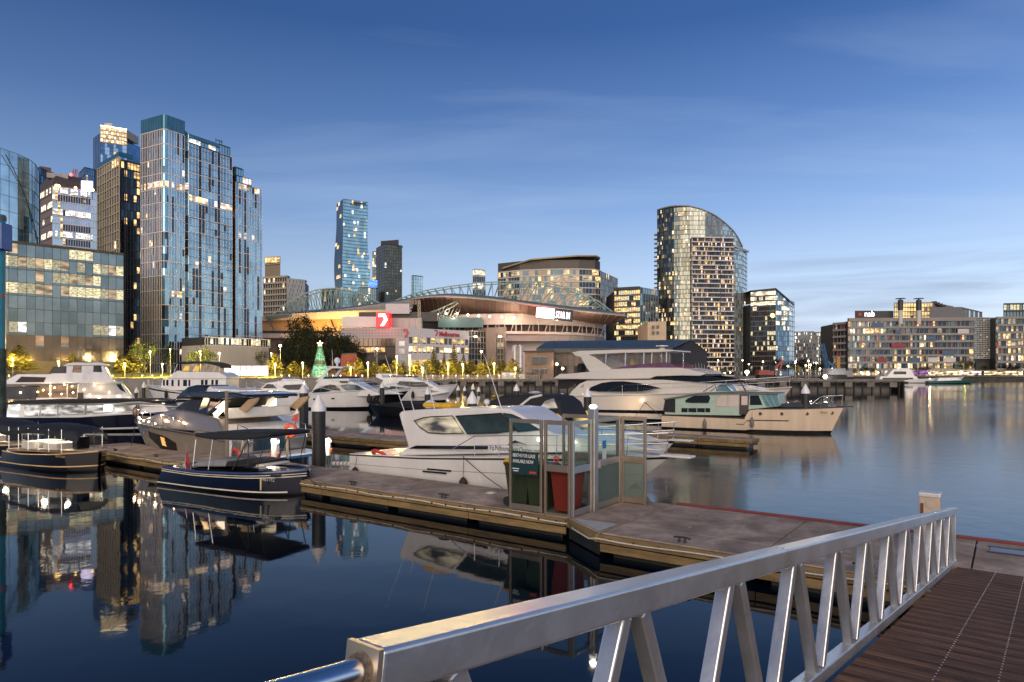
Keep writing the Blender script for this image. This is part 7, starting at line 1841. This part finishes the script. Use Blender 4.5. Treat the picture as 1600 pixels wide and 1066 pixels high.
mblu = M('machine_blue', (.03, .12, .26), .5, var=.2); t = thing('crawler_crane', 'blue crawler crane with a lattice jib leaning left on the wharf end', 'crane', D(1302, 591, 160)); c_ = D(1302, 590, 160); c_.z = LZ
q = MB(); [q.box(c_ + Vector((0, sy * 1.3, .5)), (5, .8, 1)) for sy in (-1, 1)]; q.build('track', rubber, t, bevel=.2); MB().box(c_ + Vector((.2, 0, 1.8)), (4.4, 2.6, 1.6)).build('body', M('machine_grey', (.25, .26, .28), .5), t, bevel=.15)
q = MB(); b0_, t0_ = c_ + Vector((-1.2, 0, 2)), D(1284, 537, 160)
for sx, sy in ((-.35, -.35), (.35, -.35), (.35, .35), (-.35, .35)): q.beam(b0_ + Vector((sx, sy, 0)), t0_ + Vector((sx, sy, 0)), .13, .13)
for k in range(12): s_ = 1 if k % 2 else -1; q.beam(b0_.lerp(t0_, k / 12) + Vector((-.35 * s_, -.35, 0)), b0_.lerp(t0_, (k + 1) / 12) + Vector((.35 * s_, -.35, 0)), .1, .1)
q.build('lattice_jib', mblu, t); q = MB(); q.beam(c_ + Vector((.8, 0, 2.2)), D(1294, 565, 160), .3, .4); q.build('mast', mblu, t)
t = thing('piling_rig', 'yellow piling rig mast standing right of the blue crane', 'piling rig', D(1309, 590, 163)); c_ = D(1309, 590, 163); c_.z = LZ; myel = M('machine_yellow', (.40, .22, .05), .5, var=.2)
MB().beam(c_, c_ + Vector((0, 0, QZ(558, 163) - LZ)), .7, .8).build('leader', myel, t); MB().box(c_ + Vector((1.6, 0, 1.2)), (3, 2.4, 1.8)).build('body', M('machine_grey', (.25, .26, .28)), t, bevel=.15); q = MB(); [q.box(c_ + Vector((1.6, sy, .3)), (3.4, .7, .6)) for sy in (-1, 1)]; q.build('track', rubber, t)
# ------------------------------------------------------------------ trees
bark = M('bark', (.07, .05, .035), .9, var=.3, scale=3)
lf = [M('needles_dark', (.09, .095, .02), .8, var=.35, scale=1.5), M('needles_light', (.17, .16, .03), .8, var=.3, scale=1.5)]
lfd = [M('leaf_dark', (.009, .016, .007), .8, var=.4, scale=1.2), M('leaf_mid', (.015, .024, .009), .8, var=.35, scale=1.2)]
lfy = [M('leaf_green', (.07, .085, .02), .8, var=.35, scale=1.2), M('leaf_light', (.12, .13, .03), .8, var=.3, scale=1.2)]
def leafquad(mb, p, s_, d=None, k=0):
    a = Vector((random.gauss(0, 1), random.gauss(0, 1), random.gauss(0, .6))) if d is None else Vector(d) + Vector((random.gauss(0, .25), random.gauss(0, .25), random.gauss(0, .15)))
    a.normalize(); b_ = a.cross(Vector((random.gauss(0, .4), random.gauss(0, .4), 1))).normalized()
    mb.add([p - a * s_, p + b_ * s_ * .45, p + a * s_, p - b_ * s_ * .45], [(0, 1, 2, 3)], k)
def pine_meshes(hg, rad, seed, nt=11):
    random.seed(seed); tr = MB(); tr.cyl((0, 0, 0), (0, 0, hg), hg * .022, hg * .004, 7); cr_ = MB()
    for k in range(nt):
        u = k / (nt - 1); zc = hg * (.22 + .75 * u); r_ = rad * (1 - u) ** .8 * random.uniform(.85, 1.1) + rad * .07
        nb = random.choice((6, 7, 8)) if u < .8 else 5; a0 = random.random() * 6
        for m_ in range(nb):
            a = a0 + 2 * math.pi * m_ / nb + random.uniform(-.2, .2); rr = r_ * random.uniform(.75, 1.1); d = Vector((math.cos(a), math.sin(a), .22))
            tr.cyl((0, 0, zc), Vector((0, 0, zc)) + d * rr, hg * .004, hg * .0015, 4, caps=False)
            for _ in range(int(10 + 18 * (1 - u))):
                t_ = random.uniform(.25, 1) ** .7; side = Vector((-d.y, d.x, 0)) * random.uniform(-1, 1) * rr * .22
                leafquad(cr_, Vector((0, 0, zc + random.uniform(0, .06) * hg * .5)) + d * rr * t_ + side, rad * random.uniform(.12, .2), d, random.choice((0, 0, 1)))
    return tr, cr_
def round_meshes(hg, rad, seed, th=.35, n=34, fl=.85):
    random.seed(seed); tr = MB(); tr.cyl((0, 0, 0), (0, 0, hg * .62), hg * .03, hg * .015, 7); cr_ = MB()
    for k in range(7): a = k * 2.4; tr.cyl((0, 0, hg * (.3 + .03 * k)), (math.cos(a) * rad * .6, math.sin(a) * rad * .6, hg * (.5 + .05 * k)), hg * .012, hg * .004, 5, caps=False)
    for _ in range(n):
        a, v = random.random() * 6.28, random.uniform(-1, 1); q_ = (1 - v * v) ** .5; f = random.uniform(.45, 1.0)
        c_ = Vector((math.cos(a) * q_ * rad * f, math.sin(a) * q_ * rad * f, hg * (th + 1) / 2 + v * hg * (1 - th) / 2 * fl * f)); cs = rad * random.uniform(.2, .38)
        for _2 in range(46):
            p = c_ + Vector((random.gauss(0, 1), random.gauss(0, 1), random.gauss(0, .8))) * cs * .55; leafquad(cr_, p, rad * random.uniform(.05, .10), None, random.choice((0, 0, 1)))
    return tr, cr_
LIB = {}
def tree(kind, px, ybase, ytop, Y, label, group=None, w=1., name=None, seed=0):
    z0 = LZ; hg = QZ(ytop, Y) - z0; key = (kind, seed)
    loc = (QX(px, Y), Y, z0); rz = random.random() * 6.28
    if key not in LIB:
        t = thing(name or {'pine': 'pine_tree'}.get(kind, 'leafy_tree'), label, 'tree', (0, 0, 0), 0, group)
        if kind == 'pine': tr, cr_ = pine_meshes(10, 4.2, seed + 11)
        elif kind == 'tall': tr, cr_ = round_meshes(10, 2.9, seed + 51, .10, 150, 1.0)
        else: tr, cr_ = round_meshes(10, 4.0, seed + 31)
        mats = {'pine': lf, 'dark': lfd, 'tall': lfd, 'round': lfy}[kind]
        tr.build('trunk', bark, t, world=False); cr_.build('crown', mats, t, world=False)
        LIB[key] = t; o = t; o.location = loc; o.rotation_euler = (0, 0, rz); 
    else:
        o = copy_tree(LIB[key], loc, rz)
    s_ = hg / 10; o.scale = (s_ * w, s_ * w, s_); o['label'] = label
    if group: o['group'] = group
    elif 'group' in o: del o['group']
    random.seed(seed + int(px) * 7)
    return o
PG = 'lit pines along the promenade'
tree('pine', 30, 590, 540, 179, 'biggest yellow-lit pine, standing at the far left behind the houseboat', w=1.15)
tree('pine', 113, 590, 553, 186, 'small yellow-lit pine between the houseboat roof and the glass office block', w=.8, seed=1)
tree('pine', 192, 592, 556, 181, 'dark green pine left of the two on the lawn', w=1.2, seed=1); tree('pine', 206, 592, 548, 180, 'taller dark green pine on the lawn in front of the leafy trees', w=1.1, seed=2)
tree('round', 226, 590, 528, 188, 'big leafy tree with one lamp-lit side left of the big stepped tower', w=.72, seed=0)
tree('dark', 262, 590, 540, 192, 'dark leafy tree between two lit trees at the foot of the big stepped tower', w=.75, seed=1)
tree('round', 312, 590, 540, 188, 'broad leafy tree lit bright yellow-green behind the trawler yacht', w=1.1, seed=2)
tree('dark', 408, 592, 543, 190, 'dark loose tree right of the carpark podium', w=.5, seed=0)
for k, (px, yt, sd, w_) in enumerate(((429, 553, 0, .75), (459, 565, 1, 1.1), (472, 568, 2, .95), (545, 566, 1, .9), (560, 560, 0, .8), (584, 566, 2, .95), (600, 569, 0, .95), (618, 562, 1, .8), (630, 566, 2, .8), (652, 564, 0, .9), (668, 560, 1, .8), (686, 566, 2, 1.0), (702, 562, 0, .9), (718, 565, 1, .9), (735, 562, 2, .9), (752, 566, 0, .9), (768, 561, 1, .9), (785, 563, 2, .8), (801, 561, 0, 1.))):
    tree('pine', px, 591, yt, 183 + (k % 3) * 3, 'yellow-lit pine in the row along the promenade', PG, w_ * 1.3, seed=sd)
for px, yt in ((678, 543), (694, 553), (709, 541), (724, 553)): tree('pine', px, 591, yt, 215, 'tall dark pine in front of the white wing of the television building', 'dark pines at the television building', .42, seed=2)
DG = 'big dark trees in front of the stadium'
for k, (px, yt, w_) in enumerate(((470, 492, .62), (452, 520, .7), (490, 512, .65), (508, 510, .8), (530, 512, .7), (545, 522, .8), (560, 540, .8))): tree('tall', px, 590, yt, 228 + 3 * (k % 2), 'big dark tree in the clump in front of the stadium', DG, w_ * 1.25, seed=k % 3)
tree('dark', 602, 590, 556, 235, 'low dark tree beside the corner pillar of the television building', w=1.1, seed=2)
tree('round', 1108, 592, 573, 330, 'yellow-green lit bush tree left of the oval tower foot', w=1.1, seed=0); tree('round', 1131, 592, 574, 325, 'yellow-green lit bush tree below the oval tower', w=1.0, seed=2)
FG = 'dark trees behind the wharf end'
for k, px in enumerate((1180, 1216, 1232, 1246, 1258, 1270, 1283)): tree('dark', px, 592, (572, 560, 566, 560, 558, 564, 566)[k], 250, 'dark tree in the group behind the excavator and crane', FG, 1.05, seed=k % 3)
tree('round', 1249, 592, 571, 235, 'small lamp-lit tree among the dark trees behind the wharf end', w=.8, seed=2)
for k, px in enumerate((1325, 1335, 1350, 1362, 1392, 1436, 1446)): tree('dark' if k > 1 else 'round', px, 594, (576, 575, 572, 573, 577, 573, 571)[k], 342, 'small tree in front of the bank office', 'small trees in front of the bank office', 1.0, seed=k % 3)
tree('round', 1509, 594, 559, 341, 'bright yellow tree in front of the grid link block', w=1.0, seed=2)
tree('dark', 1538, 594, 570, 343, 'dark tree at the entrance of the grid link block', w=1.0, seed=1); tree('dark', 1582, 594, 567, 341, 'dark tree in front of the right-hand office block', w=1.5, seed=0)
tree('dark', 1062, 590, 573, 200, 'dark lamp-lit shrub tree seen under the end of the shed roof', w=1.2, seed=1)
random.seed(21)

# ------------------------------------------------------------------ street lamps
def streetlamp(px, py, Y, label, group, en=500, col=(1, .70, .34), r=.16, white=False):
    c_ = D(px, py, Y); t = thing('street_lamp', label, 'street lamp', (c_.x, Y, LZ), 0, group)
    q = MB(); q.cyl((c_.x, Y, LZ), (c_.x, Y, c_.z), .07, .05, 6); q.build('post', M('lamp_post', (.3, .3, .28), .5, .3), t)
    MB().ball(c_ + Vector((0, -.12, -r * .2)), r, 12).build('lamp_head', lampc if white else lampw, t)
    MB().lathe((c_.x, Y, c_.z + r * .7), [(r * 1.6, 0), (r * 1.2, .12), (.03, .2)], 10).build('lamp_cap', fdark, t)
    if en: lamp('light', c_ + Vector((0, -.5, -.3)), (1, .92, .75) if white else col, en, .2, t)
G1 = 'street lamps along the promenade'; L1 = 'lit street lamp on a slim post along the promenade behind the boats'
for k, (px, py, Y, en) in enumerate(((92, 565, 176, 900), (254, 569, 175, 500), (20, 560, 175, 900), (195, 568, 176, 500), (473, 567, 178, 900), (575, 567, 178, 900), (620, 557, 180, 500), (640, 556, 180, 700), (700, 568, 176, 700), (723, 569, 176, 600), (772, 568, 178, 700), (430, 569, 178, 800), (548, 574, 178, 500), (660, 575, 178, 500), (805, 575, 176, 400))): streetlamp(px, py, Y, L1, G1, en * 17, (1, .66, .14), .22)
streetlamp(235, 549, 182, 'street lamp shining into the leafy tree left of the big stepped tower', None, 4500, (1, .9, .4), .2); streetlamp(313, 549, 182, 'street lamp shining into the broad yellow-green tree behind the trawler yacht', None, 6500, (1, .86, .3), .2)
streetlamp(266, 546, 182, 'street lamp above the dark tree at the foot of the big stepped tower', None, 300); streetlamp(343, 552, 176, 'white street lamp in front of the grey carpark podium', None, 900, white=True, r=.28)
streetlamp(438, 540, 185, 'tall bright white street lamp left of the Christmas tree', None, 900, white=True, r=.36); streetlamp(424, 552, 185, 'small street lamp left of the tall bright white one by the podium', None, 300); streetlamp(589, 545, 215, 'bright yellow street lamp below the red glowing cube', None, 900, r=.36); streetlamp(752, 549, 260, 'bright yellow street lamp in front of the dark glass hall', None, 1200, r=.4)
G2 = 'street lamps at the far end of the harbour'; L2 = 'small far street lamp between the shed and the bank office'
for px, py, Y in ((1065, 565, 182), (1095, 583, 300), (1108, 583, 300), (1120, 583, 300), (1132, 583, 300), (1141, 582, 300), (1103, 570, 330), (1122, 563, 330), (1160, 563, 330), (1170, 569, 300), (1192, 565, 300), (1212, 566, 280), (1243, 565, 230), (1263, 564, 230), (1266, 570, 230), (1275, 567, 240), (1281, 576, 240), (1291, 577, 240), (1300, 576, 300), (1259, 571, 240), (1231, 572, 240)): streetlamp(px, py, Y, L2, G2, 0 if px not in (1065, 1120, 1243, 1266, 1291) else 1600, r=.28 if Y > 200 else .2)
streetlamp(1167, 581, 178, 'brightest white lamp on the wharf below the oval tower', None, 1500, white=True, r=.5); streetlamp(1289, 588, 158, 'bright white work lamp beside the blue crane', None, 1500, white=True, r=.45)
G3 = 'lamps along the right shore'; L3 = 'low lamp along the right shore in front of the office blocks'
for px in (1322, 1345, 1372, 1398, 1452, 1470, 1492, 1530, 1548, 1565, 1590): streetlamp(px, 583 - (px % 3), 341, L3, G3, 900 if px in (1322, 1452, 1530, 1590) else 0, r=.32)
lamp('tree_light', D(1507, 584, 337), (1, .72, .16), 1100, .1, [o for o in bpy.data.objects if o.get('label', '').startswith('bright yellow tree')][0])
GB = 'low bollard lights along the promenade'
for k in range(30):
    px = (14, 44, 66, 160, 176, 222, 238, 252, 268, 300, 400, 415, 440, 452, 482, 520, 532, 556, 566, 592, 610, 636, 646, 676, 692, 712, 730, 746, 762, 780)[k]; c_ = Vector((QX(px, 175), 175, LZ)); t = thing('bollard_light', 'low lit bollard light along the promenade edge', 'bollard light', c_, 0, GB); MB().cyl(c_, c_ + Vector((0, 0, .75)), .09, n=8).build('post', fgrey, t); MB().cyl(c_ + Vector((0, 0, .76)), c_ + Vector((0, 0, 1.0)), .12, n=8).build('lamp_head', E('bollard_glow', (1, .78, .42), 7), t)
# lit cafe awnings on the right shore
for k, (x0_, x1_, c_) in enumerate(((1420, 1452, 'purple'), (1455, 1500, 'warm'), (1500, 1535, 'white'), (1540, 1600, 'warm'))):
    A, B_ = D(x0_, 590, 339.5), D(x1_, 590, 339.5); A.z = B_.z = LZ; t = thing('terrace', ('purple-lit' if c_ == 'purple' else c_ + '-lit') + ' cafe terrace with awning on the right shore, number ' .replace(', number ', ', ') + ('beside the far motor yacht', 'left of the bright yellow tree', 'under the bright yellow tree', 'at the right picture edge')[k], 'terrace', (A + B_) / 2)
    MB().beam(A + Vector((0, 0, 3.2)), B_ + Vector((0, 0, 3.2)), 2.5, .15).build('awning', M('awning_pale', (.5, .45, .4), .6), t)
    MB().beam(A + Vector((0, .8, 1.8)), B_ + Vector((0, .8, 1.8)), .1, 1.8).build('lit_front', E('terrace_' + c_, {'purple': (.8, .2, 1), 'warm': (1, .75, .4), 'white': (1, .92, .8)}[c_], .5 if c_ == 'purple' else 1.6, noise=.7, lo=.05), t)
    q = MB(); [q.cyl(A.lerp(B_, j / 8) + Vector((0, -1, 0)), A.lerp(B_, j / 8) + Vector((0, -1, 3.2)), .06, n=5) for j in range(9)]; q.build('awning_post', fgrey, t)

# ------------------------------------------------------------------ cone-topped mooring piles
pwhite = M('pile_cap_white', (.74, .73, .72), .4, var=.06); pblack = M('pile_black', (.020, .019, .018), .5, var=.4, scale=2)
def pile(px, ytop, Y, label, group=None, r=.245, cone=.46, band=.16):
    zt = QZ(ytop, Y); X = QX(px, Y); t = thing('mooring_pile', label, 'mooring pile', (X, Y, 0), 0, group)
    MB().cyl((X, Y, -1.2), (X, Y, zt - cone - band * .5), r, n=20).build('post', pblack, t, smooth=40)
    q = MB(); q.lathe((X, Y, zt), [(r + .02, -cone - band), (r + .02, -cone), (.02, 0)], 20); q.build('cone_cap', pwhite, t, smooth=30)
pile(498, 616, 24.9, 'nearest white cone-topped black mooring pile, beside the stern of the charter boat')
pile(474, 599, 43, 'slim white cone-topped pile just left of the nearest one'); pile(477.5, 598, 60, 'white cone-topped pile half hidden behind another in front of the flybridge cruiser')
pile(738, 611, 33.5, 'white cone-topped pile showing above the charter boat roof', r=.25); pile(668, 605, 58, 'white cone-topped pile in front of the flybridge yacht with the long dark window'); pile(597, 597, 72, 'white cone-topped pile at the bow of the white flybridge cruiser'); pile(807, 600, 60, 'white cone-topped pile left of the brick house wharf wall'); pile(918, 605, 43.5, 'white cone-topped pile in front of the big motor yacht', r=.25); pile(1258.5, 600, 44, 'white cone-topped pile behind the foredeck of the cream cruiser', r=.25)
for px, yt, Y in ((213, 605, 120), (183, 604, 125), (225, 596, 108), (243, 606, 118), (371, 605, 118), (384, 607, 122), (398, 604, 118), (700, 601, 130), (716, 602, 132), (726, 603, 135), (739, 600, 120), (748, 604, 132)): pile(px, yt, Y, 'small far white cone-topped mooring pile near the quay wall', 'far cone-topped piles', .3, .7, .3)

# ------------------------------------------------------------------ things on the pontoon
wpl = M('white_plastic', (.72, .71, .69), .4, var=.05)
def pedestal(px, py, label, hgt, r, en):
    c_ = G(px, py, .5); t = thing('power_pedestal', label, 'pedestal', c_); MB().cyl(c_, c_ + Vector((0, 0, hgt)), r, n=16).build('column', wpl, t, smooth=40, bevel=.01)
    q = MB(); q.cyl(c_ + Vector((0, 0, hgt + .001)), c_ + Vector((0, 0, hgt + .09)), r * .95, n=16); q.build('lamp_ring', E('pedestal_lamp', (1, .93, .8), 9), t); q = MB(); q.lathe(c_ + Vector((0, 0, hgt + .09)), [(r * 1.1, 0), (r * 1.0, .07), (.02, .10)], 16); q.build('cap', wpl, t, smooth=40)
    q = MB(); [q.box(c_ + Vector((sx * .0, 0, .22)) + UA * sx * (r + .07), (.12, .12, .16), URZ) for sx in (-1, 1)]; q.build('socket', M('socket_red', (.45, .10, .05), .5), t, bevel=.02)
    lamp('light', c_ + Vector((-.1, -.35, hgt + .15)), (1, .82, .6), en, .08, t)
pedestal(430, 720, 'white power pedestal with lit top under the launch bimini', .68, .15, 22); pedestal(513, 712, 'white power pedestal with lit top right behind the nearest cone-topped pile', .55, .11, 45)
c_ = G(354, 720, .5); t = thing('steel_post', 'slim brown steel post standing on the pontoon in front of the silver cruiser', 'post', c_); MB().cyl(c_, Vector((c_.x, c_.y, QZ(611, c_.y))), .065, n=12).build('shaft', M('brown_steel', (.22, .17, .13), .5, .4), t, smooth=40); MB().box(c_ + Vector((0, 0, .02)), (.25, .25, .04)).build('base_plate', fgrey, t)
c_ = G(449, 718, .5); t = thing('lifebuoy_stand', 'orange lifebuoy on a pale post behind the launch bimini', 'lifebuoy stand', c_); q = MB(); q.box(c_ + Vector((0, 0, .7)), (.09, .05, 1.4), URZ); q.build('post', M('post_tan', (.5, .42, .32), .6), t)
q = MB(); q.torus(c_ + Vector((.14, -.07, 1.12)), .225, .062, n=24, m=10); lbo = q.build('lifebuoy', M('buoy_orange', (.62, .08, .03), .45), t, smooth=60); MB().box(c_ + Vector((.14, -.10, 1.12)), (.20, .03, .2)).build('label_plate', M('buoy_white', (.7, .66, .62), .5), lbo)
c_ = G(366, 722, .5); t = thing('hose_reel', 'red fire hose reel beside a slim white pipe on the pontoon', 'hose reel', c_); q = MB(); M4_ = Matrix.Rotation(URZ, 3, 'Z'); q.torus(c_ + Vector((.05, 0, .28)), .19, .075, n=20, m=8, M4=M4_); q.build('reel', red_p, t, smooth=60); MB().cyl(c_ + Vector((.05, .08, .28)), c_ + Vector((.05, -.09, .28)), .10, n=12).build('hub', fdark, t); MB().cyl(c_ + Vector((-.14, 0, 0)), c_ + Vector((-.14, 0, .80)), .05, n=10).build('pipe', M('pale_blue_pipe', (.55, .62, .68), .4), t); q = MB(); q.box(c_ + Vector((.05, 0, .05)), (.3, .3, .1), URZ); q.build('base_plate', red_p, t)
q = MB(); c_ = G(533, 729, .5); q.cyl(c_ + UA * .34 + VA * .15 + Vector((0, 0, .10)), c_ - UA * .36 - VA * .12 + Vector((0, 0, .09)), .10, .085, 14); ob = q.build('canvas_roll', M('canvas_pale', (.55, .52, .48), .85, var=.2, scale=8, bump=.5), smooth=40); tag(ob, 'pale rolled canvas bundle lying on the pontoon at the charter boat stern', 'canvas roll')
q = MB()
for k in range(5): q.torus(c_ + UA * (-.28 + .14 * k) + VA * (-.1 + .05 * k) + Vector((0, 0, .10)), .103 - .003 * k, .010, M4=Matrix.Rotation(URZ + math.pi / 2, 3, 'Z'), n=14, m=5)
q.build('strap', dark_rope, ob)
CG = 'mooring cleats along the pontoon edge'
for k, a in enumerate((-31, -27.5, -23.2, -19.4, -15.8, -12.2, -5.2, -2.0)):
    bb = 13.62 if a < -8 else 12.78; c_ = dk(a, bb, .505); t = thing('cleat', 'dark mooring cleat on the near edge of the pontoon', 'cleat', c_, URZ, CG); q = MB(); q.tube([c_ + UA * u + Vector((0, 0, h_)) for u, h_ in ((-.17, .085), (-.08, .10), (.08, .10), (.17, .085))], .02, 8); q.build('horn', fdark, t, smooth=60); q = MB(); [q.cyl(c_ + UA * u, c_ + UA * u * .9 + Vector((0, 0, .09)), .03, .022, 8) for u in (-.06, .06)]; q.build('foot', fdark, t)
# mooring lines
def line(pts, label, r=.013, mat=None, sag=.15):
    P_ = [Vector(p) for p in pts]; out = []
    for a_, b_ in zip(P_, P_[1:]):
        for k in range(9): u = k / 8; p = a_.lerp(b_, u); p.z -= sag * 4 * u * (1 - u); out.append(p)
    q = MB(); q.tube(out, r, 5); tag(q.build('mooring_line', mat or dark_rope, smooth=60), label, 'rope')
sb_ = silverboat
x, y, z = sb_.P(.93, 1); p0 = sb_.w(x, sb_.near * y, z); line([p0, G(205, 697, .52)], 'dark mooring line from the silver cruiser bow to the left end of the pontoon'); line([p0, G(272, 702, .52)], 'dark mooring line slanting right from the silver cruiser bow', sag=.1)
x, y, z = charter.P(.02, 1); p0 = charter.w(x, charter.near * y, z); line([p0, G(549, 727, .52)], 'short dark mooring line at the stern of the charter boat', sag=.05)
x, y, z = charter.P(.47, 1); p0 = charter.w(x, charter.near * y, z); line([p0, p0 + UA * 1.8 - VA * .35 + Vector((0, 0, -.75))], 'dark spring line hanging along the side of the charter boat', sag=.05)
line([G(480, 745, .75), G(502, 760, .52)], 'dark mooring line from the launch to the pontoon', sag=.04)
# flag on the silver cruiser's stern
f0 = D(452, 663, 27.5); f1 = D(464.5, 638, 27.5); t = thing('flag', 'red and white flag on a slanted staff at the stern of the silver cruiser', 'flag', f0); MB().cyl(f0 - (f1 - f0) * .5, f1, .012, n=6).build('staff', steel, t); q = MB(); q.prism([f1, f1 - (f1 - f0) * .75 + Vector((-.03, 0, 0)), f1 + Vector((.02, .02, -.56)), f1 + Vector((.05, .03, -.2))], (0, .01, 0)); q.build('cloth', M('flag_red', (.42, .06, .05), .8), t); q = MB(); q.prism([f1 + Vector((0, -.012, 0)), f1 + Vector((.05, .01, -.2)), f1 - (f1 - f0) * .45 + Vector((-.02, -.012, 0)), f1 - (f1 - f0) * .3 + Vector((-.02, -.012, 0))], (0, .01, 0)); q.build('white_half', M('flag_white', (.65, .62, .58), .8), t)
# tall teal pole with blue box at the left edge
X, Y = QX(-1, 38), 38; t = thing('channel_marker', 'tall teal steel pole with a blue box sign, at the left picture edge', 'marker pole', (X, Y, 0)); MB().cyl((X, Y, QZ(545, Y)), (X, Y, QZ(336, Y)), .30, n=20).build('pole', M('teal_paint', (.01, .20, .26), .35, var=.15, coat=.3), t, smooth=40); MB().cyl((X, Y, -1), (X, Y, QZ(545, Y)), .33, n=20).build('weathered_base', M('mottled_green', (.05, .07, .05), .8, var=.7, scale=2.5, bump=.4), t, smooth=40); MB().box((X + .05, Y - .05, QZ(371, Y)), (.85, .85, 1.5)).build('sign_box', M('sign_blue', (.005, .07, .30), .3, coat=.4), t, bevel=.05); MB().cyl((X, Y, QZ(345, Y)), (X, Y, QZ(338, Y)), .34, n=20).build('collar', M('collar_brown', (.10, .09, .08), .5), t); MB().cyl((X, Y, QZ(465, Y)), (X, Y, QZ(462, Y)), .315, n=20).build('red_ring', red_p, t)
